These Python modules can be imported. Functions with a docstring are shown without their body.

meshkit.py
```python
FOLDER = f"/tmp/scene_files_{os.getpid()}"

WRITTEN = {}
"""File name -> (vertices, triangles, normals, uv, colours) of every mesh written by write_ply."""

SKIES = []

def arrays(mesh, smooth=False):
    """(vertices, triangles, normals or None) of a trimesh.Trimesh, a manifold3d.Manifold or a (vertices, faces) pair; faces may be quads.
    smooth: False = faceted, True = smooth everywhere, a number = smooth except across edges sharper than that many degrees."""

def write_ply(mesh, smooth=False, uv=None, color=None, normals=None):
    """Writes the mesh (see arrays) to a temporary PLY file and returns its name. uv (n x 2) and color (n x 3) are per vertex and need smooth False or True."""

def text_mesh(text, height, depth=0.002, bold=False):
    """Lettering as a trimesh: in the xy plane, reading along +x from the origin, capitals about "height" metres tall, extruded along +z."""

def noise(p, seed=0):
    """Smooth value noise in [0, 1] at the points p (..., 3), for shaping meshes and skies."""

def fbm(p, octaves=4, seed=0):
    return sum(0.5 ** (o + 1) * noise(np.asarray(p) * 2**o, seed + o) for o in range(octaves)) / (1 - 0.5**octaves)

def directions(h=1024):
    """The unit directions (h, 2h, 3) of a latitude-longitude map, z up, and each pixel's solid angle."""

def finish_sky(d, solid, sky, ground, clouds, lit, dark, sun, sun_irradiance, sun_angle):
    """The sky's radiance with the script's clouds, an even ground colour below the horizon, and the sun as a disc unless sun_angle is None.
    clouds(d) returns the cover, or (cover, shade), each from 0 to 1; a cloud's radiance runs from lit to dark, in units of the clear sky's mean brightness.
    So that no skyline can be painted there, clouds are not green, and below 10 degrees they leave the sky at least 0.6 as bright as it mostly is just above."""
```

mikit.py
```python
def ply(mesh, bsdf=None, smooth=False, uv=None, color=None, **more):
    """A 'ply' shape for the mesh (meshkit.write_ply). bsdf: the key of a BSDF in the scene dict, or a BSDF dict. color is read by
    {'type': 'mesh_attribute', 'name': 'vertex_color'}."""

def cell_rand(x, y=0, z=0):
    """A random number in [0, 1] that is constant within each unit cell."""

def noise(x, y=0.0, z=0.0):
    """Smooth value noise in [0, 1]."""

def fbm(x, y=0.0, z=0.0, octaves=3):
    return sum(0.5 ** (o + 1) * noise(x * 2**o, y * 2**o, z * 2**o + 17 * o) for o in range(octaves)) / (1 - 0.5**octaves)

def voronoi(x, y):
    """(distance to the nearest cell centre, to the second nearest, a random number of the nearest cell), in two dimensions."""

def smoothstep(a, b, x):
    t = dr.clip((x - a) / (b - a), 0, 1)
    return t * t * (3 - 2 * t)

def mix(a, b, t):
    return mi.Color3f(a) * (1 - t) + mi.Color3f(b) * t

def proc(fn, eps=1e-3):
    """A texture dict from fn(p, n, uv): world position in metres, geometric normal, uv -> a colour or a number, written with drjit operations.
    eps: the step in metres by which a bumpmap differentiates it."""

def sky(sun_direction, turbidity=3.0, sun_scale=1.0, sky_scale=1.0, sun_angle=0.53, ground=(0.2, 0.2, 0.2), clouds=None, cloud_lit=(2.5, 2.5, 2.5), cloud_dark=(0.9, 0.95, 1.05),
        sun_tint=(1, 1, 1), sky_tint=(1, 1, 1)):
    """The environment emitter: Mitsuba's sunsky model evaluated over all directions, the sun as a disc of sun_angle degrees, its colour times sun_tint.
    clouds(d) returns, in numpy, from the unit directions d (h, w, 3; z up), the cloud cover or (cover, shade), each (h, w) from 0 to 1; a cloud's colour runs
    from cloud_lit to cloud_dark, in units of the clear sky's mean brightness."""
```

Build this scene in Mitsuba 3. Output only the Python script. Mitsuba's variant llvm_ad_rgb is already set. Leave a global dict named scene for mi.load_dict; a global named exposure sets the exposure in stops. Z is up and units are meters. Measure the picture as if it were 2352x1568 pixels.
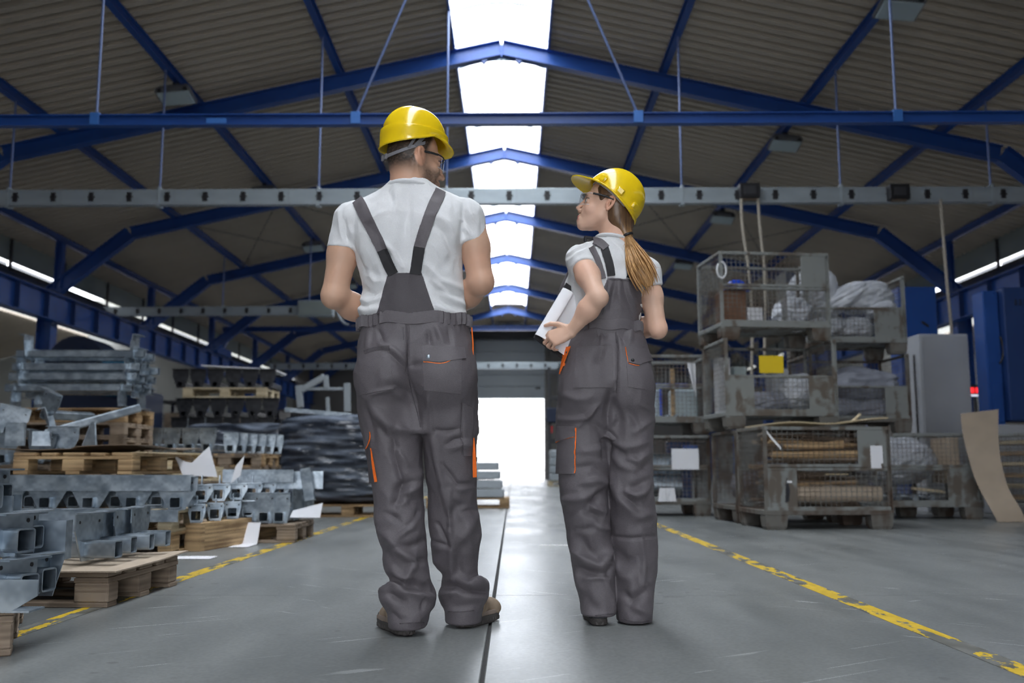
import math, random
import numpy as np
import trimesh
import manifold3d as m3
import drjit as dr
import mitsuba as mi
import mikit, meshkit
from mikit import proc, noise, fbm, smoothstep, mix, cell_rand, voronoi

# ------------------------------------------------------------------ camera, sky, light, exposure
T = mi.ScalarTransform4f
scene, labels = {}, {}
F_PIX, CX, CY = 2240.0, 1176.0, 784.0
PITCH, YAW, CAM_H = math.radians(7.38), math.radians(0.05), 0.575
FWD = np.array([-math.sin(YAW) * math.cos(PITCH), math.cos(YAW) * math.cos(PITCH), math.sin(PITCH)])
RIGHT = np.array([math.cos(YAW), math.sin(YAW), 0.0])
UP = np.cross(RIGHT, FWD)
EYE = np.array([0.0, 0.0, CAM_H])
scene['camera'] = {'type': 'thinlens', 'fov': math.degrees(2 * math.atan(CX / F_PIX)), 'fov_axis': 'x', 'aperture_radius': 0.0058,
                   'focus_distance': 3.5, 'near_clip': 0.05, 'far_clip': 500.0,
                   'to_world': T().look_at(origin=EYE.tolist(), target=(EYE + FWD).tolist(), up=[0, 0, 1])}
exposure = 0.0
SKYLIGHT, SIDE_LIGHT, CLERESTORY = (9.4, 9.9, 10.4), (2.2, 2.4, 2.7), (0.55, 0.57, 0.62)   # radiance of the daylit opal panes; SIDE_LIGHT is for added panes
scene['sky'] = {**mikit.sky((0.35, -0.45, 0.75), turbidity=4.0, sun_scale=0.0, sky_scale=20.0, ground=(0.45, 0.44, 0.42),
                            clouds=lambda d: 0.85 + 0 * d[..., 2], cloud_lit=(2.2, 2.2, 2.25), cloud_dark=(1.6, 1.65, 1.7)), 'sampling_weight': 5.0}


def at(px, py, y):
    """The point of the plane Y = y that the photograph shows at this pixel (for taking measures)."""
    d = FWD + (px - CX) / F_PIX * RIGHT - (py - CY) / F_PIX * UP
    return EYE + d * (y / d[1])


def atz(px, py, z):
    d = FWD + (px - CX) / F_PIX * RIGHT - (py - CY) / F_PIX * UP
    return EYE + d * ((z - EYE[2]) / d[2])


# ------------------------------------------------------------------ mesh helpers: a mesh is a pair (vertices, triangles)
def cat(*ms):
    ms = [m for x in ms for m in (x if isinstance(x, list) else [x])]
    vs, fs, n = [], [], 0
    for v, f in ms:
        vs.append(v); fs.append(np.asarray(f) + n); n += len(v)
    return np.vstack(vs), np.vstack(fs)


def tri(f):
    f = np.asarray(f, int)
    return np.vstack([f[:, [0, 1, 2]], f[:, [0, 2, 3]]]) if f.shape[1] == 4 else f


BOXF = np.array([[0, 1, 3], [0, 3, 2], [4, 6, 7], [4, 7, 5], [0, 4, 5], [0, 5, 1], [2, 3, 7], [2, 7, 6], [0, 2, 6], [0, 6, 4], [1, 5, 7], [1, 7, 3]])


def box(c, s, bev=0.0):
    c, s = np.asarray(c, float), np.asarray(s, float) / 2
    if bev <= 0:
        v = np.array([[x, y, z] for x in (-1, 1) for y in (-1, 1) for z in (-1, 1)], float)
        return v * s + c, BOXF
    b = min(bev, 0.49 * 2 * s.min())
    pts = []
    for sx in (-1, 1):
        for sy in (-1, 1):
            for sz in (-1, 1):
                k = np.array([sx, sy, sz]) * s
                for ax in range(3):
                    q = k - np.array([sx, sy, sz]) * b
                    q[ax] = k[ax]
                    pts.append(q)
    h = trimesh.convex.convex_hull(np.array(pts))
    return np.array(h.vertices) + c, np.array(h.faces)


def frame_of(d, up=(0, 0, 1)):
    d = np.asarray(d, float) / np.linalg.norm(d)
    u = np.asarray(up, float)
    if abs(d @ u) > 0.98:
        u = np.array([1.0, 0, 0])
    x = np.cross(d, u); x /= np.linalg.norm(x)
    return x, np.cross(x, d), d


def prism(poly, p0, p1, up=(0, 0, 1)):
    """Extrudes the closed 2D outline poly (counter-clockwise; x to the side, y up) from p0 to p1."""
    poly = np.asarray(poly, float)
    x, y, d = frame_of(np.subtract(p1, p0), up)
    n = len(poly)
    ring = poly[:, :1] * x + poly[:, 1:] * y
    v = np.vstack([ring + p0, ring + p1])
    i = np.arange(n); j = (i + 1) % n
    f = np.vstack([np.stack([i, j + n, j], 1), np.stack([i, i + n, j + n], 1)])
    from shapely.geometry import Polygon
    tv, tf = trimesh.creation.triangulate_polygon(Polygon(poly), engine='earcut')
    order = [int(np.argmin(((poly - q) ** 2).sum(1))) for q in tv[:, :2]]
    cap = np.array(order)[tf]
    a = poly[cap]
    ccw = np.cross(a[:, 1] - a[:, 0], a[:, 2] - a[:, 0]) > 0
    cap = np.where(ccw[:, None], cap, cap[:, ::-1])
    side = (v, np.vstack([f, cap, cap[:, ::-1] + n]))
    tm = trimesh.Trimesh(*side, process=False)
    if tm.volume < 0:
        side = (v, side[1][:, ::-1])
    return side


def ipoly(h, w, tw=0.008, tf=0.012, mid=0.0):
    """I section, height h, flange width w, its centre at (0, mid)."""
    a, b, c, d = w / 2, tw / 2, h / 2, h / 2 - tf
    p = [(-a, -c), (a, -c), (a, -d), (b, -d), (b, d), (a, d), (a, c), (-a, c), (-a, d), (-b, d), (-b, -d), (-a, -d)]
    return np.array(p) + [0, mid]


def rpoly(w, h, r=0.0, n=3):
    """Rectangle w x h with rounded corners."""
    if r <= 0:
        return np.array([(-w / 2, -h / 2), (w / 2, -h / 2), (w / 2, h / 2), (-w / 2, h / 2)])
    out = []
    for cx, cy, a0 in ((w / 2 - r, h / 2 - r, 0), (-w / 2 + r, h / 2 - r, 90), (-w / 2 + r, -h / 2 + r, 180), (w / 2 - r, -h / 2 + r, 270)):
        for k in range(n + 1):
            a = math.radians(a0 + 90 * k / n)
            out.append((cx + r * math.cos(a), cy + r * math.sin(a)))
    return np.array(out)


def hollow(outer, inner, p0, p1, up=(0, 0, 1)):
    """A tube with open ends between two outlines of the same number of points."""
    x, y, d = frame_of(np.subtract(p1, p0), up)
    n = len(outer)
    R = lambda q: q[:, :1] * x + q[:, 1:] * y
    v = np.vstack([R(outer) + p0, R(outer) + p1, R(inner) + p0, R(inner) + p1])
    i = np.arange(n); j = (i + 1) % n
    q = [np.stack([i, i + n, j + n, j], 1), np.stack([i + 2 * n, j + 2 * n, j + 3 * n, i + 3 * n], 1),
         np.stack([i, j, j + 2 * n, i + 2 * n], 1), np.stack([i + n, i + 3 * n, j + 3 * n, j + n], 1)]
    f = tri(np.vstack(q))
    tm = trimesh.Trimesh(v, f, process=False)
    return (v, f if tm.volume > 0 else f[:, ::-1])


def bar(p0, p1, w, h=None, up=(0, 0, 1)):
    return prism(rpoly(w, h or w), np.asarray(p0, float), np.asarray(p1, float), up)


def tube(pts, r, n=8, caps=True):
    p = np.asarray(pts, float)
    r = np.broadcast_to(r, (len(p),))
    t = np.gradient(p, axis=0); t /= np.linalg.norm(t, axis=1, keepdims=True) + 1e-12
    a = np.cross(t[0], [0, 0, 1.0] if abs(t[0][2]) < 0.9 else [1.0, 0, 0]); a /= np.linalg.norm(a)
    rings = []
    ang = np.arange(n) * 2 * np.pi / n
    for k in range(len(p)):
        a = a - (a @ t[k]) * t[k]; a /= np.linalg.norm(a) + 1e-12
        b = np.cross(t[k], a)
        rings.append(p[k] + r[k] * (np.cos(ang)[:, None] * a + np.sin(ang)[:, None] * b))
    return loft(rings, caps)


def loft(rings, caps=True):
    """Closed rings of equal length joined into a skin."""
    rings = np.asarray(rings, float)
    m, n = rings.shape[:2]
    v = rings.reshape(-1, 3)
    i = np.arange(n); j = (i + 1) % n
    f = [tri(np.stack([k * n + i, k * n + j, (k + 1) * n + j, (k + 1) * n + i], 1)) for k in range(m - 1)]
    if caps:
        v = np.vstack([v, rings[0].mean(0), rings[-1].mean(0)])
        f += [np.stack([j, i, i * 0 + m * n], 1), np.stack([(m - 1) * n + i, (m - 1) * n + j, i * 0 + m * n + 1], 1)]
    f = np.vstack(f)
    if trimesh.Trimesh(v, f, process=False).volume < 0:
        f = f[:, ::-1]
    return v, f


def gridmesh(P):
    """A sheet from an array of points (m, n, 3)."""
    m, n = P.shape[:2]
    k = np.arange(m * n).reshape(m, n)
    q = np.stack([k[:-1, :-1], k[1:, :-1], k[1:, 1:], k[:-1, 1:]], -1).reshape(-1, 4)
    return P.reshape(-1, 3), tri(q)


def slab(P, N, t):
    """A sheet of thickness t: the points P (m, n, 3) on the inside, the unit normals N pointing out."""
    m, n = P.shape[:2]
    N = np.broadcast_to(N, P.shape)
    v = np.vstack([P.reshape(-1, 3), (P + N * t).reshape(-1, 3)])
    k = np.arange(m * n).reshape(m, n); s = m * n
    q = np.stack([k[:-1, :-1], k[1:, :-1], k[1:, 1:], k[:-1, 1:]], -1).reshape(-1, 4)
    edge = np.concatenate([k[0, :], k[1:, -1], k[-1, -2::-1], k[-2:0:-1, 0]])
    nxt = np.roll(edge, -1)
    f = np.vstack([tri(q)[:, ::-1], tri(q) + s, tri(np.stack([edge, nxt, nxt + s, edge + s], 1))])
    if trimesh.Trimesh(v, f, process=False).volume < 0:
        f = f[:, ::-1]
    return v, f


def xf(m, M):
    v, f = m
    return v @ M[:3, :3].T + M[:3, 3], f


def mat(loc=(0, 0, 0), rz=0.0, rx=0.0, ry=0.0, s=1.0):
    M = np.eye(4)
    cz, sz, cx, sx, cy, sy = math.cos(rz), math.sin(rz), math.cos(rx), math.sin(rx), math.cos(ry), math.sin(ry)
    R = np.array([[cz, -sz, 0], [sz, cz, 0], [0, 0, 1]]) @ np.array([[cy, 0, sy], [0, 1, 0], [-sy, 0, cy]]) @ np.array([[1, 0, 0], [0, cx, -sx], [0, sx, cx]])
    M[:3, :3] = R * s
    M[:3, 3] = loc
    return M


# ------------------------------------------------------------------ scene entries
def numbered(name):
    key, k = name, 0
    while key in scene or key in labels or any_child(key):
        k += 1
        key = f'{name}_{k:03d}'
    return key


_child = set()


def any_child(key):
    return key in _child


def shape(mesh, material, smooth=False, **more):
    return mikit.ply(mesh, material, smooth=smooth, **more)


def put(name, mesh, material=None, parent=None, M=None, smooth=False, label=None, **more):
    """One entry of the scene; mesh is (v, f) or a ready ply dict."""
    key = numbered((parent + '__' if parent else '') + name)
    d = dict(mesh) if isinstance(mesh, dict) else shape(mesh, material, smooth, **more)
    if M is not None:
        d['to_world'] = T(M.tolist())
    scene[key] = d
    if parent:
        _child.add(parent)
        up = parent.rpartition('__')[0]
        if up:
            _child.add(up)
    if label:
        labels[key] = {'label': label}
    return key


def thing(name, label, category, group=None, kind=None):
    """The key of a thing whose parts follow."""
    key = numbered(name)
    labels[key] = {'label': label, 'category': category}
    if group:
        labels[key]['group'] = group
    if kind:
        labels[key]['kind'] = kind
    _child.add(key)
    return key


def one(name, mesh, material, label, category, group=None, kind=None, M=None, smooth=False):
    """A thing that is one mesh."""
    key = put(name, mesh, material, M=M, smooth=smooth)
    labels[key] = {'label': label, 'category': category}
    if group:
        labels[key]['group'] = group
    if kind:
        labels[key]['kind'] = kind
    return key


def struct(name, mesh, material, label=None, smooth=False):
    key = put(name, mesh, material, smooth=smooth)
    labels[key] = {'label': label or name.replace('_', ' '), 'kind': 'structure'}
    return key


def struct_root(name, label):
    key = numbered(name)
    labels[key] = {'label': label, 'kind': 'structure'}
    _child.add(key)
    return key


# ------------------------------------------------------------------ materials
def bsdf(key, color, rough=0.6, metal=0.0, spec=0.5, bump=None, bscale=0.0, beps=1e-3, two=True, **more):
    c = proc(color) if callable(color) else {'type': 'rgb', 'value': list(color)}
    r = proc(rough) if callable(rough) else float(rough)
    d = {'type': 'principled', 'base_color': c, 'roughness': r, 'metallic': metal, 'specular': spec, **more}
    if bump is not None:
        d = {'type': 'bumpmap', 'arbitrary': proc(bump, beps), 'scale': bscale, 'bsdf': d}
    scene[key] = {'type': 'twosided', 'bsdf': d} if two else d
    return key


def lin(r, g, b):
    f = lambda x: x / 12.92 if x <= 0.04045 else ((x + 0.055) / 1.055) ** 2.4
    return (f(r / 255), f(g / 255), f(b / 255))


def col(r, g, b):
    return mi.Color3f(*lin(r, g, b))


def c_roof(p, n, uv):
    d = fbm(p.x * 0.6, p.y * 0.35, p.z, 3)
    s = noise(p.x * 0.4, p.y * 5.0, 3.0)
    return mix((0.39, 0.340, 0.272), (0.50, 0.440, 0.362), d * 0.7 + s * 0.3)


def c_blue(p, n, uv):
    return mix((0.010, 0.048, 0.205), (0.017, 0.075, 0.295), fbm(p.x * 2, p.y * 2, p.z * 2, 2))


def floor_scratch(p):
    a = noise(p.x * 2.0 + p.y * 1.1, p.y * 0.6 - p.x * 0.3, 1.0)
    s1 = noise(p.x * 34 + p.y * 40, p.y * 3.1 - p.x * 2.7, 5.0)
    s2 = noise(p.x * 30 - p.y * 46, p.y * 2.4 + p.x * 2.0, 9.0)
    return smoothstep(0.90, 0.97, s1) * smoothstep(0.45, 0.7, a), smoothstep(0.92, 0.98, s2) * smoothstep(0.4, 0.6, 1 - a)


def c_floor(p, n, uv):
    big = fbm(p.x * 0.55, p.y * 0.3, 0.0, 3)
    mid = fbm(p.x * 3.1, p.y * 1.3, 2.0, 3)
    streak = noise(p.x * 9.0, p.y * 1.2, 7.0)
    fine = noise(p.x * 120.0, p.y * 120.0, 4.0)
    k = big * 0.45 + mid * 0.35 + streak * 0.2
    c = mix((0.115, 0.124, 0.124), (0.195, 0.205, 0.202), smoothstep(0.25, 0.75, k))
    c = c * (0.93 + 0.14 * fine)
    a, b = floor_scratch(p)
    c = mix(c, (0.52, 0.54, 0.54), 0.35 * a + 0.35 * b)
    spots = smoothstep(0.86, 0.93, noise(p.x * 16.0, p.y * 14.0, 11.0)) * smoothstep(0.5, 0.75, noise(p.x * 1.7, p.y * 1.4, 12.0))
    return mix(c, (0.09, 0.09, 0.088), 0.45 * spots)


def r_floor(p, n, uv):
    k = fbm(p.x * 2.3, p.y * 1.1, 5.0, 3)
    return 0.23 + 0.22 * k


def c_yellow(p, n, uv):
    """Worn road paint: yellow where it is left, the floor where it has gone."""
    w = fbm(p.x * 22.0, p.y * 8.0, 1.0, 4) + 0.25 * (noise(p.x * 2.0, p.y * 1.3, 3.0) - 0.5)
    g = noise(p.x * 160, p.y * 90, 2.0)
    keep = smoothstep(0.44, 0.50, w + 0.10 * (g - 0.5))
    y = mix((0.50, 0.33, 0.020), (0.62, 0.42, 0.03), noise(p.x * 40, p.y * 30, 8.0))
    dirt = mix((0.075, 0.073, 0.06), (0.165, 0.168, 0.158), noise(p.x * 30, p.y * 14, 6.0))
    return mix(dirt, y, keep)


def c_galv(p, n, uv):
    a = fbm(p.x * 14, p.y * 14, p.z * 14, 3)
    b = noise(p.x * 60, p.y * 60, p.z * 60)
    return mix((0.25, 0.305, 0.36), (0.53, 0.60, 0.66), smoothstep(0.25, 0.8, a * 0.8 + b * 0.2))


def r_galv(p, n, uv):
    return 0.24 + 0.26 * fbm(p.x * 9, p.y * 9, p.z * 9, 2)


def c_wood(p, n, uv):
    g = noise(p.x * 3 + 7 * cell_rand(p.x * 1.3, p.y * 1.3, p.z * 9), p.y * 3, p.z * 70)
    b = fbm(p.x * 5, p.y * 5, p.z * 5, 3)
    return mix((0.20, 0.118, 0.055), (0.54, 0.375, 0.20), smoothstep(0.2, 0.85, 0.55 * g + 0.45 * b))


def c_wood_old(p, n, uv):
    g = noise(p.x * 4, p.y * 4, p.z * 90)
    b = fbm(p.x * 6, p.y * 6, p.z * 6, 3)
    st = smoothstep(0.62, 0.8, noise(p.x * 7, p.y * 7, p.z * 7 + 4))
    return mix(mix((0.17, 0.125, 0.088), (0.36, 0.285, 0.215), smoothstep(0.2, 0.85, 0.5 * g + 0.5 * b)), (0.09, 0.065, 0.045), 0.6 * st)


def c_wood_pale(p, n, uv):
    g = noise(p.x * 3, p.y * 3, p.z * 60)
    b = fbm(p.x * 5, p.y * 5, p.z * 5, 2)
    return mix((0.40, 0.32, 0.19), (0.64, 0.54, 0.37), smoothstep(0.2, 0.85, 0.6 * g + 0.4 * b))


def c_card(p, n, uv):
    return mix((0.33, 0.270, 0.205), (0.43, 0.350, 0.265), fbm(p.x * 6, p.y * 6, p.z * 6, 3))


def stains(p, f):
    w = 0.6 * (noise(p.x * 11, p.y * 11, p.z * 11) - 0.5)
    a = fbm(p.x * f + w, p.y * f - w, p.z * f + 0.7 * w, 4)
    run = noise(p.x * 26 + w, p.y * 26 + w, p.z * 3)
    return smoothstep(0.40, 0.66, 0.75 * a + 0.25 * run)


def c_rust(p, n, uv):
    return mix((0.135, 0.130, 0.116), (0.078, 0.053, 0.037), stains(p, 4.6))


def c_crate(p, n, uv):
    return mix((0.20, 0.212, 0.204), (0.110, 0.092, 0.074), smoothstep(0.25, 1.0, stains(p + mi.Vector3f(9.0, 3.0, 1.0), 3.7)))


bsdf('m_roof', c_roof, 0.62)
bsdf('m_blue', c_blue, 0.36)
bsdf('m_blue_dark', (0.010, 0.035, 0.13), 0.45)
bsdf('m_navy', (0.008, 0.018, 0.05), 0.5)
bsdf('m_teal', (0.01, 0.16, 0.30), 0.4)
bsdf('m_floor', c_floor, r_floor, spec=0.5)
bsdf('m_joint', (0.03, 0.03, 0.03), 0.9)
bsdf('m_yellow_line', c_yellow, 0.5)
bsdf('m_white_paint', (0.80, 0.80, 0.78), 0.5)
bsdf('m_galv', c_galv, r_galv, metal=0.85)
bsdf('m_galv_dull', (0.36, 0.40, 0.43), 0.5, metal=0.4)
bsdf('m_busbar', lambda p, n, uv: mix((0.32, 0.37, 0.40), (0.43, 0.49, 0.52), fbm(p.x * 3, p.y * 3, p.z * 8, 2)), 0.42, metal=0.3)
bsdf('m_black', (0.014, 0.014, 0.016), 0.5)
bsdf('m_dark', (0.035, 0.036, 0.04), 0.6)
bsdf('m_blackpaint', lambda p, n, uv: mix((0.010, 0.011, 0.014), (0.03, 0.032, 0.038), noise(p.x * 20, p.y * 20, p.z * 20)), 0.42)
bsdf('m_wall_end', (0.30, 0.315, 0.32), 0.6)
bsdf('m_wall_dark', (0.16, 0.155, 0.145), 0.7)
bsdf('m_wall_side', (0.40, 0.42, 0.40), 0.6)
bsdf('m_panel_grey', lambda p, n, uv: mix((0.20, 0.24, 0.23), (0.29, 0.33, 0.31), fbm(p.x * 1.0, p.y * 1.3, p.z * 3, 2)), 0.5)
bsdf('m_wood', c_wood, 0.75, bump=lambda p, n, uv: noise(p.x * 8, p.y * 8, p.z * 150), bscale=0.0012)
bsdf('m_wood_old', c_wood_old, 0.85, bump=lambda p, n, uv: noise(p.x * 8, p.y * 8, p.z * 160), bscale=0.0016)
bsdf('m_wood_pale', c_wood_pale, 0.7)
bsdf('m_card', c_card, 0.85)
bsdf('m_card_dark', (0.16, 0.12, 0.085), 0.85)
bsdf('m_rust', c_rust, 0.7)
bsdf('m_crate', c_crate, 0.55)
bsdf('m_wire', lambda p, n, uv: mix((0.17, 0.17, 0.16), (0.10, 0.07, 0.052), smoothstep(0.45, 0.65, fbm(p.x * 5, p.y * 5, p.z * 5, 2))), 0.5, metal=0.2)
bsdf('m_paper', (0.78, 0.79, 0.82), 0.7)
bsdf('m_lampbox', (0.13, 0.135, 0.14), 0.5)
bsdf('m_lampglass', (0.42, 0.50, 0.52), 0.25)
bsdf('m_rope', (0.42, 0.38, 0.31), 0.8)
bsdf('m_outside', (0.62, 0.60, 0.57), 0.9)
# ------------------------------------------------------------------ the hall
XR, HALF, ROOF_SLOPE = -0.19, 8.3, 0.222            # ridge, distance from ridge to knee, pitch
Y_BACK, Y_END, BAY = -7.2, 48.7, 5.5
Z_APEX, EAVE = 7.72, 10.75
FRAMES = [48.7 - 0.30] + [Y_END - BAY * k for k in range(1, 12)]
def z_top(x): return Z_APEX - ROOF_SLOPE * abs(x - XR)         # top of the rafters
ROOF_GAP = 0.17

# floor: cast slabs, each with its own edges, the joints between them recessed
fl = struct_root('floor', 'grey concrete floor of the hall')
seam_x = -0.085
xs = [-31.0, -12.4, -6.2, seam_x, 6.0, 12.2, 31.0]
ys = [Y_BACK, -1.5, 4.55, 10.6, 16.7, 22.8, 28.9, 35.0, 41.1, Y_END]
for i in range(len(xs) - 1):
    for j in range(len(ys) - 1):
        gx0 = 0.006 if abs(xs[i] - seam_x) < 1e-6 else 0.003
        gx1 = 0.006 if abs(xs[i + 1] - seam_x) < 1e-6 else 0.003
        x0, x1, y0, y1 = xs[i] + gx0, xs[i + 1] - gx1, ys[j] + 0.002, ys[j + 1] - 0.002
        put('slab', box(((x0 + x1) / 2, (y0 + y1) / 2, -0.06), (x1 - x0, y1 - y0, 0.12), 0.003), 'm_floor', fl)
put('joint_filler', box(((xs[0] + xs[-1]) / 2, (ys[0] + ys[-1]) / 2, -0.064), (xs[-1] - xs[0], ys[-1] - ys[0], 0.11)), 'm_joint', fl)
one('ground', box((0, 95, -0.08), (160, 92.0, 0.12)), 'm_outside', 'pale concrete yard outside the open gate', 'ground', kind='structure')
one('ground', box((0, -37, -0.08), (160, 59.4, 0.12)), 'm_outside', 'pale concrete yard behind the hall', 'ground', kind='structure')


def line_strip(p0, p1, w, mat_key, label, z=0.0016):
    p0, p1 = np.array([*p0, z]), np.array([*p1, z])
    n = 60
    t = np.linspace(0, 1, n)[:, None]
    c = p0 + (p1 - p0) * t
    s = np.cross((p1 - p0) / np.linalg.norm(p1 - p0), [0, 0, 1])
    P = np.stack([c - s * w / 2, c + s * w / 2], 1)
    P[..., 2] = 0.0004
    return one('floor_marking', slab(P, np.array([0, 0, 1.0]), z - 0.0004), mat_key, label, 'floor line')


def floor_pt(px, py):
    return atz(px, py, 0.0)[:2]


a, b = floor_pt(45, 1452), floor_pt(790, 1204)
line_strip(a + (a - b) * 0.35, b + (b - a) * 2.2, 0.085, 'm_yellow_line', 'worn yellow floor line running under the pallets on the left')
a, b = floor_pt(2352, 1541), floor_pt(1690, 1277)
line_strip(a + (a - b) * 0.5, b + (b - a) * 2.6, 0.088, 'm_yellow_line', 'worn yellow floor line on the open floor at the right')
a, b = floor_pt(1240, 1252), floor_pt(1410, 1252)
line_strip(a, b, 0.045, 'm_white_paint', 'short white painted dash on the floor behind the woman')

# ceiling: corrugated sheets from eave to ridge, one per bay and side
roof = struct_root('ceiling', 'brown grey corrugated roof sheeting')
prof = [(0.0, 0.0), (0.115, 0.0), (0.135, 0.075), (0.230, 0.075), (0.25, 0.0)]
frames_y = sorted([Y_BACK] + [f for f in FRAMES if f < 48] + [Y_END])


def roof_sheet(y0, y1, xa, xb, za, zb):
    n = max(1, int(round((y1 - y0) / 0.25)))
    st = (y1 - y0) / n
    yy, zz = [], []
    for k in range(n):
        for a_, h_ in prof[:-1]:
            yy.append(y0 + (k + a_ / 0.25) * st); zz.append(h_)
    yy.append(y1); zz.append(0.0)
    yy, zz = np.array(yy), np.array(zz)
    P = np.stack([np.stack([np.full_like(yy, x), yy, z + zz], 1) for x, z in ((xa, za), (xb, zb))])
    return slab(P, np.array([0, 0, 1.0]), 0.02)


for k in range(len(frames_y) - 1):
    for sgn in (-1, 1):
        xa, xb = XR + sgn * 0.80, XR + sgn * EAVE
        put('roof_sheet', roof_sheet(frames_y[k], frames_y[k + 1], xa, xb, z_top(xa) + ROOF_GAP, z_top(xb) + ROOF_GAP), 'm_roof', roof)

# ridge skylight: opal barrel vault panes between arched ribs
sky_ = struct_root('window_1', 'long arched white skylight along the ridge')
W_SKY, RISE = 0.78, 0.16
z_curb = z_top(XR + 0.78) + ROOF_GAP + 0.10


def arc(y, dz=0.0, n=9, w=W_SKY):
    t = np.linspace(-1, 1, n)
    return np.stack([XR + w * t, np.full(n, y), z_curb + RISE * (1 - t ** 2) + dz], 1)


ribs = np.arange(Y_BACK, Y_END + 0.01, 1.1)
near = [y for y in ribs if y > 11.0]
panes = list(zip(near[:-1], near[1:])) + [(a_, min(a_ + 3.85, near[0])) for a_ in np.arange(Y_BACK, near[0] - 0.01, 3.85)]
for y0, y1 in panes:
    if y0 > 43.0:
        continue
    P = np.stack([arc(y0 + 0.01), arc(y1 - 0.01)])
    v, f = gridmesh(P)
    tm = trimesh.Trimesh(v, f, process=False)
    if tm.face_normals[:, 2].mean() > 0:
        f = f[:, ::-1]
    put('pane', (v, f), 'm_white_paint', sky_, emitter={'type': 'area', 'radiance': {'type': 'rgb', 'value': list(SKYLIGHT)}, 'sampling_weight': 3.0 if y0 < 6 else 1.0 if y0 < 16 else 0.6})
put('end_sheet', box((XR, 46.0, z_curb + 0.05), (1.7, 5.6, 0.02)), 'm_roof', sky_)
bsdf('m_rib', (0.06, 0.09, 0.11), 0.5)
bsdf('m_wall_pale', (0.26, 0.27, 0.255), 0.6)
for y in ribs:
    if y < 43.2:
        put('rib', tube(arc(y, -0.016), 0.018, 6), 'm_rib', sky_)
for sgn in (-1, 1):
    put('curb', prism([(-0.02, -0.30), (0.02, -0.30), (0.02, 0.0), (-0.02, 0.0)], (XR + sgn * 0.79, Y_BACK, z_curb + 0.01), (XR + sgn * 0.79, Y_END, z_curb + 0.01)), 'm_blue', sky_)

# portal frames
ords = ['first', 'second', 'third', 'fourth', 'fifth', 'sixth', 'seventh']
vis = sorted(f for f in FRAMES if f > 12)


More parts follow.
